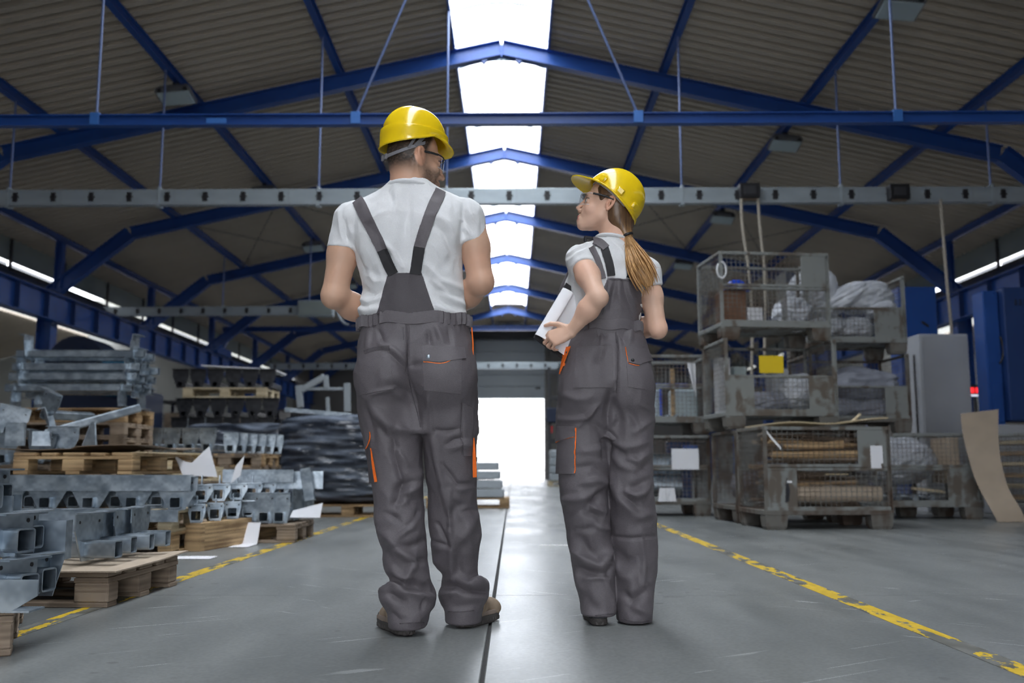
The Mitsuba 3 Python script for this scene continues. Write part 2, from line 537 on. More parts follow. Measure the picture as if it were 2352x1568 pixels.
def steel_frame(y):
    k = vis.index(y) if y in vis else -1
    lab = (f'blue steel portal frame, {ords[k]} ridge in view' if k >= 0 else f'blue steel portal frame {"just before the hanging blue rail" if y > 9 else "behind the camera"}')
    t = thing('portal_frame', lab, 'portal frame', group='portal frames of the hall')
    cs, H2 = math.cos(math.atan(ROOF_SLOPE)), 0.13
    for s in (-1, 1):
        a_ = np.array([XR, y, Z_APEX - H2]); b_ = np.array([XR + s * HALF, y, z_top(XR + s * HALF) - H2])
        put('rafter', prism(ipoly(0.26, 0.18, 0.010, 0.016), a_, b_), 'm_blue', t)
        c_ = np.array([XR + s * 10.05, y, 4.36])
        b2 = b_ + (b_ - a_) / np.linalg.norm(b_ - a_) * 0.02
        put('brace', prism(ipoly(0.30, 0.18, 0.010, 0.016), b2, c_), 'm_blue', t)
        put('column', prism(ipoly(0.32, 0.30, 0.012, 0.018), (c_[0], y, 0.0), (c_[0], y, 4.42), up=(1, 0, 0)), 'm_blue', t)
        xp = XR + s * 9.85
        put('post', prism(ipoly(0.16, 0.16, 0.010, 0.014), (xp, y, 4.5), (xp, y, z_top(xp)), up=(1, 0, 0)), 'm_blue', t)
        # a gusset under the ridge and the stiffener plate at the ridge
        g = np.array([XR + s * 0.30, y, z_top(XR + s * 0.3) - 0.26])
        put('gusset', prism([(-0.07, 0.0), (0.0, -0.075), (0.07, 0.0)], g + [0, -0.05, 0], g + [0, 0.05, 0]), 'm_blue', t)
    put('ridge_plate', box((XR, y, Z_APEX - 0.14), (0.024, 0.20, 0.34), 0.004), 'm_blue', t)
    return t


for y in sorted(FRAMES):
    if y > 3:
        steel_frame(y)

# purlins along the hall
off = [2.72, 5.1, 7.35, 9.85]
for s, side in ((-1, 'left'), (1, 'right')):
    for k, o in enumerate(off):
        x = XR + s * o
        z = z_top(x)
        one('purlin', prism(ipoly(0.15, 0.10, 0.008, 0.011, 0.075), (x, Y_BACK, z), (x, Y_END, z)), 'm_blue',
            f'long blue roof purlin, {ords[k]} one {side} of the skylight', 'beam', group='roof purlins')

# thin crossed bracing rods under the roof
for s, side in ((-1, 'left'), (1, 'right')):
    for k, (xa, xb) in enumerate(((2.72, 5.1), (5.1, 7.35))):
        for d in (0, 1):
            ya, yb = (21.4, 26.7) if d == 0 else (26.7, 21.4)
            p = [np.array([XR + s * x, y, z_top(XR + s * x) - 0.02 - 0.03 * d]) for x, y in ((xa, ya), (xb, yb))]
            one('bracing_rod', tube(p, 0.009, 6), 'm_dark', f'thin bracing rod {["rising", "falling"][d]} towards the far ridge, {["upper", "lower"][k]} cross under the {side} roof', 'rod', group='roof bracing rods')

# walls
we = struct_root('wall_end', 'far end wall of the hall with the gate in it')
gx0, gx1, gz = -1.85, 1.56, 4.08
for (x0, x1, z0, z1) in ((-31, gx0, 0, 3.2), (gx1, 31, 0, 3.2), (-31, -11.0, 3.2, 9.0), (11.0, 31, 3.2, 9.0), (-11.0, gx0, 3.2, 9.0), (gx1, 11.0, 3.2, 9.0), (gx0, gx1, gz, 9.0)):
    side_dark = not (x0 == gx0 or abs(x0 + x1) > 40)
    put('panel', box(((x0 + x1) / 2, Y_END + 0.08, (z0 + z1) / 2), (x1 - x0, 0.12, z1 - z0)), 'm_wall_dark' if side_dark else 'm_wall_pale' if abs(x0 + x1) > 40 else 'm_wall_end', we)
gate = struct_root('door_1', 'raised grey sectional gate above the bright opening')
bsdf('m_gate', (0.34, 0.38, 0.41), 0.5)
zz = np.arange(gz - 0.05, 6.95, 0.58)
for k, z in enumerate(zz[:-1]):
    put('section', box(((gx0 + gx1) / 2, Y_END - 0.10, (z + zz[k + 1]) / 2), (gx1 - gx0 + 0.1, 0.05, 0.565), 0.01), 'm_gate', gate)
put('window', box((1.25, Y_END - 0.13, 4.52), (0.26, 0.02, 0.10), 0.01), 'm_black', gate)
put('bottom_rail', box(((gx0 + gx1) / 2, Y_END - 0.12, gz - 0.04), (gx1 - gx0 + 0.1, 0.08, 0.10), 0.01), 'm_galv_dull', gate)
for x in (gx0 - 0.12, gx1 + 0.12):
    put('guide', box((x, Y_END - 0.12, 3.5), (0.16, 0.16, 7.0), 0.01), 'm_wall_dark', gate)
put('shaft_housing', box(((gx0 + gx1) / 2, Y_END - 0.25, 7.22), (gx1 - gx0 + 2.4, 0.3, 0.40), 0.02), 'm_dark', gate)
put('shaft', tube([(gx0 - 1.0, Y_END - 0.45, 7.55), (gx1 + 1.0, Y_END - 0.45, 7.55)], 0.07, 8), 'm_busbar', gate)

wb = struct_root('wall_back', 'back wall of the hall behind the camera with an unseen gate sized for fill light')
for (x0, x1, z0, z1) in ((-31, -3.4, 0, 9), (3.4, 31, 0, 9), (-3.4, 3.4, 4.4, 9)):  # unseen gate opening, sized for the frontal fill it lets in
    put('panel', box(((x0 + x1) / 2, Y_BACK - 0.08, (z0 + z1) / 2), (x1 - x0, 0.12, z1 - z0)), 'm_wall_end', wb)

# the naves at both sides: their roofs, outer walls, added ridge light panes, and the clerestory between them and the hall
for s, side in ((-1, 'left'), (1, 'right')):
    xe, xr2, xo = XR + s * EAVE, s * 20.6, s * 30.6
    ro = struct_root(f'ceiling_{side}', f'roof of the {side} side nave')
    for k in range(0, len(frames_y) - 1, 1):
        put('roof_sheet', roof_sheet(frames_y[k], frames_y[k + 1], xe, xr2 - s * 0.8, 4.78, 7.1), 'm_roof', ro)
        put('roof_sheet', roof_sheet(frames_y[k], frames_y[k + 1], xr2 + s * 0.8, xo, 7.1, 4.78), 'm_roof', ro)
    wl = struct_root(f'wall_{side}', f'outer wall of the {side} side nave')
    put('panel', box((xo, (Y_BACK + Y_END) / 2, 2.4), (0.12, Y_END - Y_BACK, 4.8)), 'm_wall_side', wl)
    wn = struct_root('window_2' if s < 0 else 'window_3', f'added unseen light panes at the ridge of the {side} side nave')
    for (y0, y1) in ((Y_BACK, 6), (6, 18)):
        P = np.array([[[xr2 - 0.8, y0, 7.3], [xr2 - 0.8, y1, 7.3]], [[xr2 + 0.8, y0, 7.3], [xr2 + 0.8, y1, 7.3]]])
        v, f = gridmesh(P)
        if trimesh.Trimesh(v, f, process=False).face_normals[:, 2].mean() > 0:
            f = f[:, ::-1]
        put('pane', (v, f), 'm_white_paint', wn, emitter={'type': 'area', 'radiance': {'type': 'rgb', 'value': list(SIDE_LIGHT)}, 'sampling_weight': 1.0})  # added panes, out of view, to brighten the sides of the goods
    # clerestory: grey corrugated translucent panels with a window strip at their foot
    cl = struct_root(f'wall_{side}_clerestory', f'{side} clerestory of grey panels under the eave')
    n = 22
    st = (Y_END - Y_BACK) / n
    for k in range(n):
        y0 = Y_BACK + k * st
        put('panel', box((xe, y0 + st / 2, 5.33), (0.05, st - 0.05, 0.60), 0.01), 'm_panel_grey', cl)
        put('mullion', box((xe - s * 0.04, y0, 5.25), (0.06, 0.05, 0.9)), 'm_dark', cl)
    put('sill', box((xe, (Y_BACK + Y_END) / 2, 4.79), (0.10, Y_END - Y_BACK, 0.21)), 'm_dark', cl)
    wn = struct_root('window_4' if s < 0 else 'window_5', f'narrow bright window strip at the foot of the {side} clerestory')
    for k in range(0, n):
        y0 = Y_BACK + k * st
        if (k * 7) % 5 in (1, 3, 4):
            continue
        a_ = np.array([[[xe, y0 + 0.06, 4.90], [xe, y0 + st - 0.06, 4.90]], [[xe, y0 + 0.06, 4.98], [xe, y0 + st - 0.06, 4.98]]])
        v, f = gridmesh(a_)
        if trimesh.Trimesh(v, f, process=False).face_normals[:, 0].mean() * s > 0:
            f = f[:, ::-1]
        put('pane', (v, f), 'm_white_paint', wn, emitter={'type': 'area', 'radiance': {'type': 'rgb', 'value': list(CLERESTORY)}, 'sampling_weight': 0.15})
    # crane runway girder with its stiffeners
    gx = XR + s * 9.8
    g = thing('crane_girder', f'blue crane runway girder with stiffeners along the {side} columns', 'girder', group='crane runway girders')
    put('web', box((gx, (Y_BACK + Y_END) / 2, 4.02), (0.014, Y_END - Y_BACK, 0.55)), 'm_blue', g)
    put('top_flange', box((gx, (Y_BACK + Y_END) / 2, 4.31), (0.26, Y_END - Y_BACK, 0.022), 0.004), 'm_blue', g)
    put('bottom_flange', box((gx, (Y_BACK + Y_END) / 2, 3.73), (0.26, Y_END - Y_BACK, 0.022), 0.004), 'm_blue', g)
    put('rail', box((gx, (Y_BACK + Y_END) / 2, 4.35), (0.06, Y_END - Y_BACK, 0.06), 0.008), 'm_dark', g)
    sd = shape(box((gx, 0, 4.02), (0.22, 0.014, 0.55)), 'm_blue_dark')
    for y in np.arange(8.0, 48.0, 1.25):
        put('stiffener', sd, parent=g, M=mat((0, y, 0)))
    # low dark pipe and cable tray line beyond the columns
    one('cable_tray', box((XR + s * 10.5, 18, 4.62), (0.25, 58, 0.12), 0.01), 'm_navy', f'dark cable tray along the {side} eave above the crane girder', 'cable tray')
# ------------------------------------------------------------------ things that hang from the roof
bsdf('m_blue_light', (0.04, 0.15, 0.45), 0.4)
bsdf('m_rod', (0.13, 0.18, 0.34), 0.35, metal=0.3)
YR = 10.3
r = thing('hanging_rail', 'thin blue steel rail hung across the whole hall above the two workers', 'rail')
pl, pr = at(0, 279, YR), at(2352, 270, YR)
dv = (pr - pl) / np.linalg.norm(pr - pl)
pl, pr = pl - dv * 3.0, pr + dv * 3.0
put('beam', prism(ipoly(0.125, 0.10, 0.010, 0.014), pl, pr), 'm_blue', r)
for px in (222, 818, 1465, 2058):
    q = pl + dv * ((at(px, 270, YR)[0] - pl[0]) / dv[0])
    put('bracket', cat(box(q + [0, -0.055, 0.01], (0.105, 0.012, 0.135), 0.003), box(q + [0, 0, 0.072], (0.105, 0.12, 0.014), 0.003)), 'm_blue_light', r)
    top = np.array([q[0], YR, z_top(q[0]) + 0.1]) if px in (222, 2058) else np.array([XR + (-0.25 if px < 1100 else 0.25), YR, Z_APEX - 0.05])
    put('hanger_rod', tube([q + [0.0, 0, 0.06], top], 0.015, 8), 'm_rod', r)
put('splice', box(pl + dv * ((at(500, 276, YR)[0] - pl[0]) / dv[0]) + [0, -0.05, -0.02], (0.22, 0.012, 0.06), 0.003), 'm_blue_light', r)


def busbar(y, pxl, yl, pxr, yr, h, slots, label, hang=()):
    b = thing('busbar_trunking', label, 'cable duct')
    a_, c_ = at(pxl, yl, y), at(pxr, yr, y)
    d = (c_ - a_) / np.linalg.norm(c_ - a_)
    put('duct', prism(rpoly(0.10, h, 0.012, 2), a_, c_), 'm_busbar', b)
    put('bottom_lip', prism(rpoly(0.12, 0.022), a_ + [0, 0, -h / 2 + 0.004], c_ + [0, 0, -h / 2 + 0.004]), 'm_galv_dull', b)
    n = int(np.linalg.norm(c_ - a_) / slots)
    s0 = (np.linalg.norm(c_ - a_) - n * slots) / 2
    for k in range(n + 1):
        q = a_ + d * (s0 + k * slots) + [0, -0.055, 0.0]
        put('outlet', cat(box(q, (0.072, 0.018, h * 0.60), 0.004), box(q + [0, 0.002, 0], (0.105, 0.012, h * 0.12), 0.002), box(q + [0, -0.006, h * 0.2], (0.05, 0.014, h * 0.12), 0.002)), 'm_black', b)
        if k % 3 == 1:
            put('cover_joint', box(q + [0.11, 0.003, 0], (0.014, 0.006, h * 0.96)), 'm_galv_dull', b)
    for x in hang:
        q = a_ + d * ((x - a_[0]) / d[0])
        put('hanger', cat(box(q + [0, -0.058, 0], (0.035, 0.010, h * 1.25), 0.002), box(q + [0, 0.058, 0], (0.035, 0.010, h * 1.25), 0.002),
                          box(q + [0, 0, h * 0.62], (0.035, 0.126, 0.012)), box(q + [0, 0, -h * 0.62], (0.07, 0.126, 0.012))), 'm_busbar', b)
        zt = z_top(x) + (0.02 if abs(x - XR) > 1 else 0.1)
        put('hanger_rod', tube([q + [0, 0, h * 0.62], (q[0], y, zt)], 0.017, 8), 'm_rod', b)
    return b, a_, d


hx = [XR + s * o for s in (-1, 1) for o in (2.72, 5.1, 7.35)] + [XR - 0.80]
b1, a1, d1 = busbar(14.2, -260, 456, 2600, 446, 0.235, 0.567, 'long galvanised busbar trunking with black outlets crossing behind the heads', hx)
busbar(25.0, 195, 716, 690, 713, 0.235, 0.567, 'second galvanised busbar trunking farther back above the left goods', [XR - 7.35, XR - 5.1])
busbar(38.7, 620, 841, 1330, 839, 0.26, 0.567, 'farthest busbar trunking in front of the raised gate', [XR - 5.1, XR - 2.72, XR + 2.3])

# end box of the second trunking with its hose
q = at(726, 709, 24.9)
eb = thing('junction_box', 'pale grey junction box at the end of the second busbar', 'electrical box')
put('case', box(q, (0.92, 0.22, 0.42), 0.02), 'm_busbar', eb)
put('cover', box(q + [0, -0.115, 0], (0.84, 0.02, 0.35), 0.01), 'm_panel_grey', eb)
t = np.linspace(0, 1, 14)
p0 = at(772, 705, 24.8)
put('hose', tube([p0 + [0.02 + 0.25 * (1 - math.cos(a * 3.0)) * 0.6, 0, -0.45 * math.sin(a * 1.9)] for a in t], 0.035, 8), 'm_galv_dull', eb)

# tap-off boxes and the cables that hang from them
for px, py, w, lab in ((1720, 440, 0.30, 'black tap-off box on the busbar above the mesh crates'), (2063, 442, 0.30, 'black tap-off box on the busbar near the right edge')):
    q = at(px, py, 14.08)
    bx = thing('tap_off_box', lab, 'electrical box')
    put('case', box(q, (w, 0.16, 0.23), 0.012), 'm_black', bx)
    put('cover', box(q + [0, -0.085, 0.0], (w * 0.6, 0.012, 0.13), 0.004), 'm_dark', bx)
    put('foot', box(q + [0, -0.02, -0.125], (w * 0.7, 0.06, 0.03), 0.004), 'm_card_dark', bx)


def cable(px_pts, y, r, label):
    P = np.array([at(x, yy, y) for x, yy in px_pts])
    s = np.linspace(0, len(P) - 1, 40)
    from scipy.interpolate import CubicSpline
    one('cable', tube(CubicSpline(np.arange(len(P)), P)(s), r, 7), 'm_rope', label, 'cable', smooth=40)


cable([(1703, 450), (1708, 540), (1720, 620), (1727, 720), (1727, 860)], 14.05, 0.022, 'beige cable hanging at the left of the pair above the top crate')
cable([(1741, 452), (1750, 560), (1757, 640), (1757, 760), (1757, 860)], 14.05, 0.022, 'beige cable hanging at the right of the pair above the top crate')
cable([(2160, 458), (2168, 560), (2178, 680), (2186, 770), (2186, 900)], 14.15, 0.022, 'single beige cable hanging down to the grey cabinet')

# flood lights under the purlins
lens_mesh = box((0, 0, -0.055), (0.50, 0.34, 0.03), 0.012)
body_m = loft(np.array([[(sx * w / 2, sy * l / 2, z) for sx, sy in ((-1, -1), (1, -1), (1, 1), (-1, 1))] for z, w, l in ((-0.045, 0.54, 0.38), (0.01, 0.54, 0.38), (0.09, 0.44, 0.30), (0.13, 0.30, 0.20))]))
d_lens, d_body = shape(lens_mesh, 'm_lampglass'), shape(body_m, 'm_lampbox')
d_clip = shape(cat(box((0.2, -0.2, -0.03), (0.05, 0.03, 0.05)), box((-0.2, -0.2, -0.03), (0.05, 0.03, 0.05))), 'm_black')
d_arm = shape(box((0, 0, 0.17), (0.10, 0.10, 0.10), 0.01), 'm_dark')
for s, ys_ in ((-1, (14.7, 20.2, 25.3, 30.8)), (1, (11.75, 17.0, 22.3, 27.6))):
    for k, y in enumerate(ys_):
        x = XR + s * 5.1
        l = thing('flood_light', f'square grey flood light under the {"left" if s < 0 else "right"} roof slope, {ords[k]} from the camera', 'ceiling lamp', group='flood lights under the roof')
        M = mat((x, y, z_top(x) - 0.21), rx=math.radians(-14), ry=math.radians(s * 5))
        for nm, d in (('glass', d_lens), ('housing', d_body), ('clip', d_clip), ('mount', d_arm)):
            put(nm, d, parent=l, M=M)

# the thin crane bridge far back and a blue tie
cb = thing('crane_bridge', 'thin blue crane bridge spanning the far part of the hall', 'crane')
put('beam', prism(ipoly(0.16, 0.16, 0.01, 0.02), (XR - 9.8, 33.2, 5.30), (XR + 9.8, 33.2, 5.36)), 'm_blue', cb)
for s in (-1, 1):
    put('end_truck', box((XR + s * 9.8, 33.2, 4.51), (0.25, 1.6, 0.26), 0.02), 'm_blue', cb)
    put('leg', bar((XR + s * 9.8, 33.2, 4.6), (XR + s * 9.5, 33.2, 5.32), 0.16), 'm_blue', cb)
one('light_strip', box((XR, 48.2, 7.46), (3.4, 0.10, 0.11), 0.01), 'm_lampglass', 'long unlit strip lamp above the raised gate', 'ceiling lamp')
# ------------------------------------------------------------------ pallets and galvanised parts on the left
rng = random.Random(7)


def pallet_parts(matk, seed):
    """The pieces of a 1.2 x 0.8 m pallet, x along the long side, origin at the corner on the floor: (name, ply dict, offset)."""
    r_ = random.Random(seed)
    out = []
    w_board = [0.145, 0.10, 0.145, 0.10, 0.145]
    y0 = 0.0
    gaps = (0.8 - sum(w_board)) / 4
    boards = []
    for w in w_board:
        boards.append((y0 + w / 2, w)); y0 += w + gaps
    dws = {w: shape(box((0, 0, 0), (1.2, w - 0.004, 0.021), 0.003), matk) for w in (0.145, 0.10)}
    dcr = shape(box((0, 0, 0), (0.145, 0.796, 0.021), 0.003), matk)
    dbl = shape(box((0, 0, 0), (0.145, 0.10, 0.078), 0.005), matk)
    dblw = shape(box((0, 0, 0), (0.145, 0.145, 0.078), 0.005), matk)
    for yc, w in boards:
        out.append(('deck_board', dws[w], (0.6 + r_.uniform(-.004, .004), yc, 0.1325 + r_.uniform(0, .002))))
    for xc in (0.0725, 0.6, 1.1275):
        out.append(('cross_board', dcr, (xc, 0.4, 0.111)))
        for yc in (0.052, 0.4, 0.748):
            out.append(('block', dblw if yc == 0.4 else dbl, (xc + r_.uniform(-.004, .004), yc + r_.uniform(-.003, .003), 0.061)))
    for yc in (0.052, 0.4, 0.748):
        out.append(('bottom_board', dws[0.10], (0.6, yc, 0.0108)))
    return out


PAL = {k: [pallet_parts(k, s) for s in (1, 2)] for k in ('m_wood', 'm_wood_old', 'm_wood_pale')}
n_pal = [0]


def pallet(x, y, z, rz, label, matk='m_wood', tilt=0.0):
    """A pallet with its corner at (x, y, z), the long side along rz degrees."""
    t = thing('pallet', label, 'pallet')
    n_pal[0] += 1
    M = mat((x, y, z), rz=math.radians(rz), rx=math.radians(tilt))
    for nm, d, o in PAL[matk][n_pal[0] % 2]:
        put(nm, d, parent=t, M=M @ mat(o))
    return t


# a galvanised bracket: square tube along x from 0 to L, an end plate in the yz plane, a top flange
def bracket_parts(L, matk='m_galv', plate=True, two=False, h=0.225, wt=0.27, wb=0.11, off=0.045):
    from shapely.geometry import Polygon, box as sbox
    s, r_ = 0.075, 0.012
    o = rpoly(s, s, r_, 3); i = rpoly(s - 0.010, s - 0.010, r_ * 0.6, 3)
    tz = s / 2 + 0.012
    parts = [('square_tube', hollow(o, i, (0, 0, tz), (L, 0, tz)))]
    for xe, sg in (((off, -1), (L - off, 1)) if two else ((off, -1),)) if plate else ():
        poly = [(-wb / 2, 0.0), (wb / 2, 0.0), (wt / 2, h * 0.62), (wt / 2, h), (-wt / 2, h), (-wt / 2, h * 0.62)]
        pl = trimesh.creation.extrude_polygon(Polygon(poly).difference(sbox(-s / 2 + 0.004, tz - s / 2 + 0.004, s / 2 - 0.004, tz + s / 2 - 0.004)), 0.006, engine='earcut')
        pv = np.array(pl.vertices)
        parts.append(('end_plate', (np.stack([xe - 0.003 + pv[:, 2], pv[:, 0], pv[:, 1]], 1), np.array(pl.faces))))
        parts.append(('flange', prism(rpoly(wt, 0.006), (xe, 0, h - 0.003), (xe - sg * -0.06, 0, h - 0.003))))
        parts.append(('rib', prism([(-0.035, 0), (0.035, 0), (0.0, 0.10)], (xe - sg * 0.004, 0, tz + s / 2), (xe + sg * 0.004, 0, tz + s / 2)) if False else
                      cat(*[xf(box((0, 0, 0), (0.05, 0.006, 0.10)), mat((xe - sg * 0.028, 0, tz + s / 2 + 0.05)))])))
        holes = [xf(tube([(xe + sg * 0.0032, yy, h * 0.80), (xe + sg * 0.0045, yy, h * 0.80)], 0.007, 8), np.eye(4)) for yy in (-wt * 0.36, wt * 0.36)]
        parts += [('bolt_hole', h_) for h_ in holes]
    return [(n, shape(m_, 'm_black' if n == 'bolt_hole' else matk)) for n, m_ in parts]


BR = {}


def bracket(M, label, group, L=0.6, matk='m_galv', two=False, **kw):
    key = (L, matk, two, tuple(kw.items()))
    if key not in BR:
        BR[key] = bracket_parts(L, matk, True, two, **kw)
    t = thing('steel_bracket', label, 'metal bracket', group=group)
    for nm, d in BR[key]:
        put(nm, d, parent=t, M=M)
    return t


ORD = ['leftmost', 'second', 'third', 'fourth', 'fifth', 'sixth', 'seventh', 'eighth', 'ninth', 'tenth', 'eleventh', 'twelfth', 'thirteenth', 'fourteenth']


def bracket_row(x0, y, z, n, dx, rz, where, group, L=0.6, flip=False, jit=0.01, dz=0.0, **kw):
    """n brackets side by side; their end plates face the direction rz - 180 degrees."""
    for k in range(n):
        M = mat((x0[0] + dx[0] * k, x0[1] + dx[1] * k + rng.uniform(-jit, jit) * 2, z + dz * k), rz=math.radians(rz + rng.uniform(-3, 3) * jit * 40))
        if flip and k % 2:
            M = M @ mat((0, 0, kw.get('h', 0.225)), rx=math.pi)
        nm = ORD[k] if k < len(ORD) else f'number {k + 1}'
        bracket(M, f'{"nearest" if k == 0 and dx[1] > abs(dx[0]) else nm} galvanised steel bracket {where}', group, L, **kw)


# A: the pallet nearest the camera at the left edge, with a pile of brackets
pallet(-1.545 - 1.2 * math.cos(math.radians(24)), 3.10 - 1.2 * math.sin(math.radians(24)), 0.0, 24, 'weathered pallet at the bottom left corner of the photo', 'm_wood_old')
g = 'brackets piled at the left edge'
for k, (x, y, z) in enumerate(((-1.500, 3.10, 0.162), (-1.60, 2.93, 0.162), (-1.52, 3.27, 0.162), (-1.525, 3.11, 0.300), (-1.62, 2.95, 0.300), (-1.57, 3.27, 0.300), (-1.60, 3.04, 0.438), (-1.66, 3.22, 0.438))):
    bracket(mat((x, y, z), rz=math.radians(166 + 4 * (k % 3 - 1))),
            ['shiny bracket lowest and rightmost in the pile at the left edge', 'shiny bracket lowest in the middle of the left edge pile', 'shiny bracket lowest at the far left of the left edge pile',
             'bracket sticking out rightmost in the middle layer of the left edge pile', 'bracket in the middle of the left edge pile', 'bracket at the far left in the middle layer of the left edge pile',
             'topmost right bracket of the left edge pile', 'topmost left bracket of the left edge pile'][k], g, L=0.62, h=0.135, wt=0.17, wb=0.075, off=0.06)
ep = thing('steel_channel', 'wide galvanised channel with a cut corner under the left edge brackets', 'metal profile')
put('web', prism([(-0.45, 0.0), (0.06, 0.0), (0.135, 0.045), (0.135, 0.092), (-0.45, 0.092)], (-1.56, 2.994, 0.150), (-1.56, 3.0, 0.150)), 'm_galv', ep)
put('flange', box((-1.66, 3.05, 0.147), (0.42, 0.10, 0.006)), 'm_galv', ep)
fp = thing('steel_plate', 'large folded steel plate standing at the right of the left edge brackets', 'metal plate')
put('plate', prism([(-0.02, 0.0), (0.05, 0.0), (0.085, 0.13), (0.085, 0.25), (-0.10, 0.25), (-0.10, 0.10)], (-1.60, 3.36, 0.148), (-1.60, 3.366, 0.148)), 'm_galv', fp)
put('bent_edge', box((-1.518, 3.385, 0.333), (0.006, 0.05, 0.13)), 'm_galv', fp)

# B: the pallet with a cardboard sheet, four tubes pointing right
pallet(-2.88, 4.17, 0.0, -1.5, 'weathered pallet with a cardboard sheet, standing on the yellow line', 'm_wood_old')
P = np.stack([np.stack([np.array([x, y, 0.147 + 0.010 * math.sin(x * 6 + y * 2) + 0.008 * (y - 4.1)]) for y in np.linspace(4.12, 5.02, 14)]) for x in np.linspace(-2.82, -1.64, 22)])
P[..., 2] = np.maximum(P[..., 2], 0.1455)
one('cardboard_sheet', slab(P, np.array([0, 0, 1.0]), 0.006), 'm_card', 'flat cardboard sheet on the weathered pallet on the yellow line', 'cardboard')
g = 'brackets with tubes pointing right on the cardboard'
for k, (x, y, z, rz) in enumerate(((-1.73, 4.36, 0.172, 176), (-1.74, 4.56, 0.175, 180), (-1.72, 4.73, 0.178, 182), (-1.70, 4.89, 0.182, 180))):
    bracket(mat((x, y, z), rz=math.radians(rz)), f'bracket with a square tube pointing right on the cardboard sheet, {["nearest", "second", "third", "farthest"][k]} of four', g, L=0.95, off=0.14, h=0.21, wt=0.24)
lp = thing('steel_profile', 'folded sheet steel profile lying behind the four tubes on the cardboard', 'metal profile')
put('web', box((-2.40, 4.99, 0.30), (0.95, 0.005, 0.14)), 'm_galv', lp)
put('flange', box((-2.40, 4.965, 0.37), (0.95, 0.05, 0.005)), 'm_galv', lp)

# C: two stacked pallets with two rows of brackets, a pallet and a cardboard on top
pallet(-2.27, 6.62, 0.0, 90, 'lower of two stacked pallets under the long bracket row', 'm_wood')
pallet(-2.27, 6.60, 0.146, 90, 'upper of two stacked pallets under the long bracket row', 'm_wood_pale')
pallet(-3.12, 6.66, 0.0, 90, 'pallet low at the left behind the cardboard pallet', 'm_wood_old')
pallet(-3.12, 6.66, 0.146, 90, 'second pallet low at the left behind the cardboard pallet', 'm_wood')
bracket_row((-3.98, 6.58), 0, 0.296, 7, (0.288, 0.0), 90, 'in the long row under the middle pallet', 'bracket row under the middle pallet', L=0.55)
bracket_row((-3.84, 6.66), 0, 0.300, 6, (0.288, 0.0), 90, 'set back between those of the long row', 'brackets set back in the long row', L=0.5)
sp = thing('steel_channel', 'long galvanised channel lying along the tops of the bracket row', 'metal profile')
put('web', box((-3.12, 6.56, 0.475), (1.95, 0.005, 0.105)), 'm_galv', sp)
put('lip', box((-3.12, 6.585, 0.526), (1.95, 0.05, 0.005)), 'm_galv', sp)
bc = thing('steel_channel', 'galvanised channel under the bracket row on the stacked pallets', 'metal profile')
put('web', box((-3.15, 6.50, 0.26), (1.9, 0.005, 0.075)), 'm_galv', bc)
put('lip', box((-3.15, 6.53, 0.297), (1.9, 0.06, 0.005)), 'm_galv', bc)
pallet(-2.54, 6.56, 0.532, 90, 'brown pallet lying on the long bracket row', 'm_wood')
P = np.stack([np.stack([np.array([x, y, 0.682 + 0.035 * abs(math.sin((x + 2.0) * 2.6)) * (0.4 + 0.6 * (x > -2.95)) + 0.01 * math.sin(y * 5)]) for y in np.linspace(6.60, 7.74, 12)]) for x in np.linspace(-3.46, -2.46, 26)])
one('cardboard_sheet', slab(P, np.array([0, 0, 1.0]), 0.005), 'm_card_dark', 'dark wavy cardboard sheet on top of the brown pallet', 'cardboard')
# plates on it
g = 'plates standing on the brown pallet'
for k, (x, y, w, h, rz) in enumerate(((-2.98, 6.9, 0.13, 0.17, 60), (-3.25, 6.75, 0.12, 0.10, 10), (-3.42, 6.72, 0.13, 0.16, 4))):
    poly = [(-w * 0.45, 0), (w * 0.5, 0), (w * 0.32, h), (w * 0.02, h)] if k == 0 else [(-w * 0.5, 0), (w * 0.5, 0), (w * 0.42, h), (-w * 0.5, h)]
    M = mat((x, y, 0.725), rz=math.radians(rz))
    t = thing('steel_plate', ['pointed steel plate with a row of holes on the brown pallet', 'low square steel plate on the brown pallet', 'upright steel plate on the left end of the brown pallet'][k], 'metal plate', group=g)
    put('plate', prism(poly, (0, 0, 0), (0, 0.006, 0), up=(0, 0, 1)), 'm_galv', t, M=M)
    put('bent_edge', xf(box((w * 0.41, 0.02, h * 0.5), (0.006, 0.05, h), 0.001), mat(ry=-0.1 if k == 0 else 0)), 'm_galv', t, M=M)
# folded white paper standing at the right end of the row
for k, (pts, lab) in enumerate((([(398, 1045), (420, 1092), (500, 1095), (478, 1024), (440, 1062), (425, 1060)], 'folded white paper sheet sticking up beside the brown pallet'),
                                ([(530, 1110), (552, 1092), (560, 1045), (540, 1070)], 'thin white paper strip sticking up right of the folded sheet'))):
    poly = np.array([at(px, py, 7.4 + 0.1 * k)[[0, 2]] for px, py in pts])
    if np.cross(poly[1] - poly[0], poly[2] - poly[0]) < 0:
        poly = poly[::-1]
    y_ = 7.4 + 0.1 * k
    m_ = prism(poly * [1, 1], (0, y_, 0), (0, y_ - 0.002, 0)) if True else None
    v_, f_ = m_
    v_ = v_.copy(); v_[:, 0] *= 1
    if abs(v_[:, 0].mean() - poly[:, 0].mean()) > 0.3:
        v_[:, 0] = -v_[:, 0]; f_ = f_[:, ::-1]
    v_[:, 1] += 0.12 * (v_[:, 2] - v_[:, 2].min())
    one('paper_sheet', (v_, f_), 'm_paper', lab, 'paper')

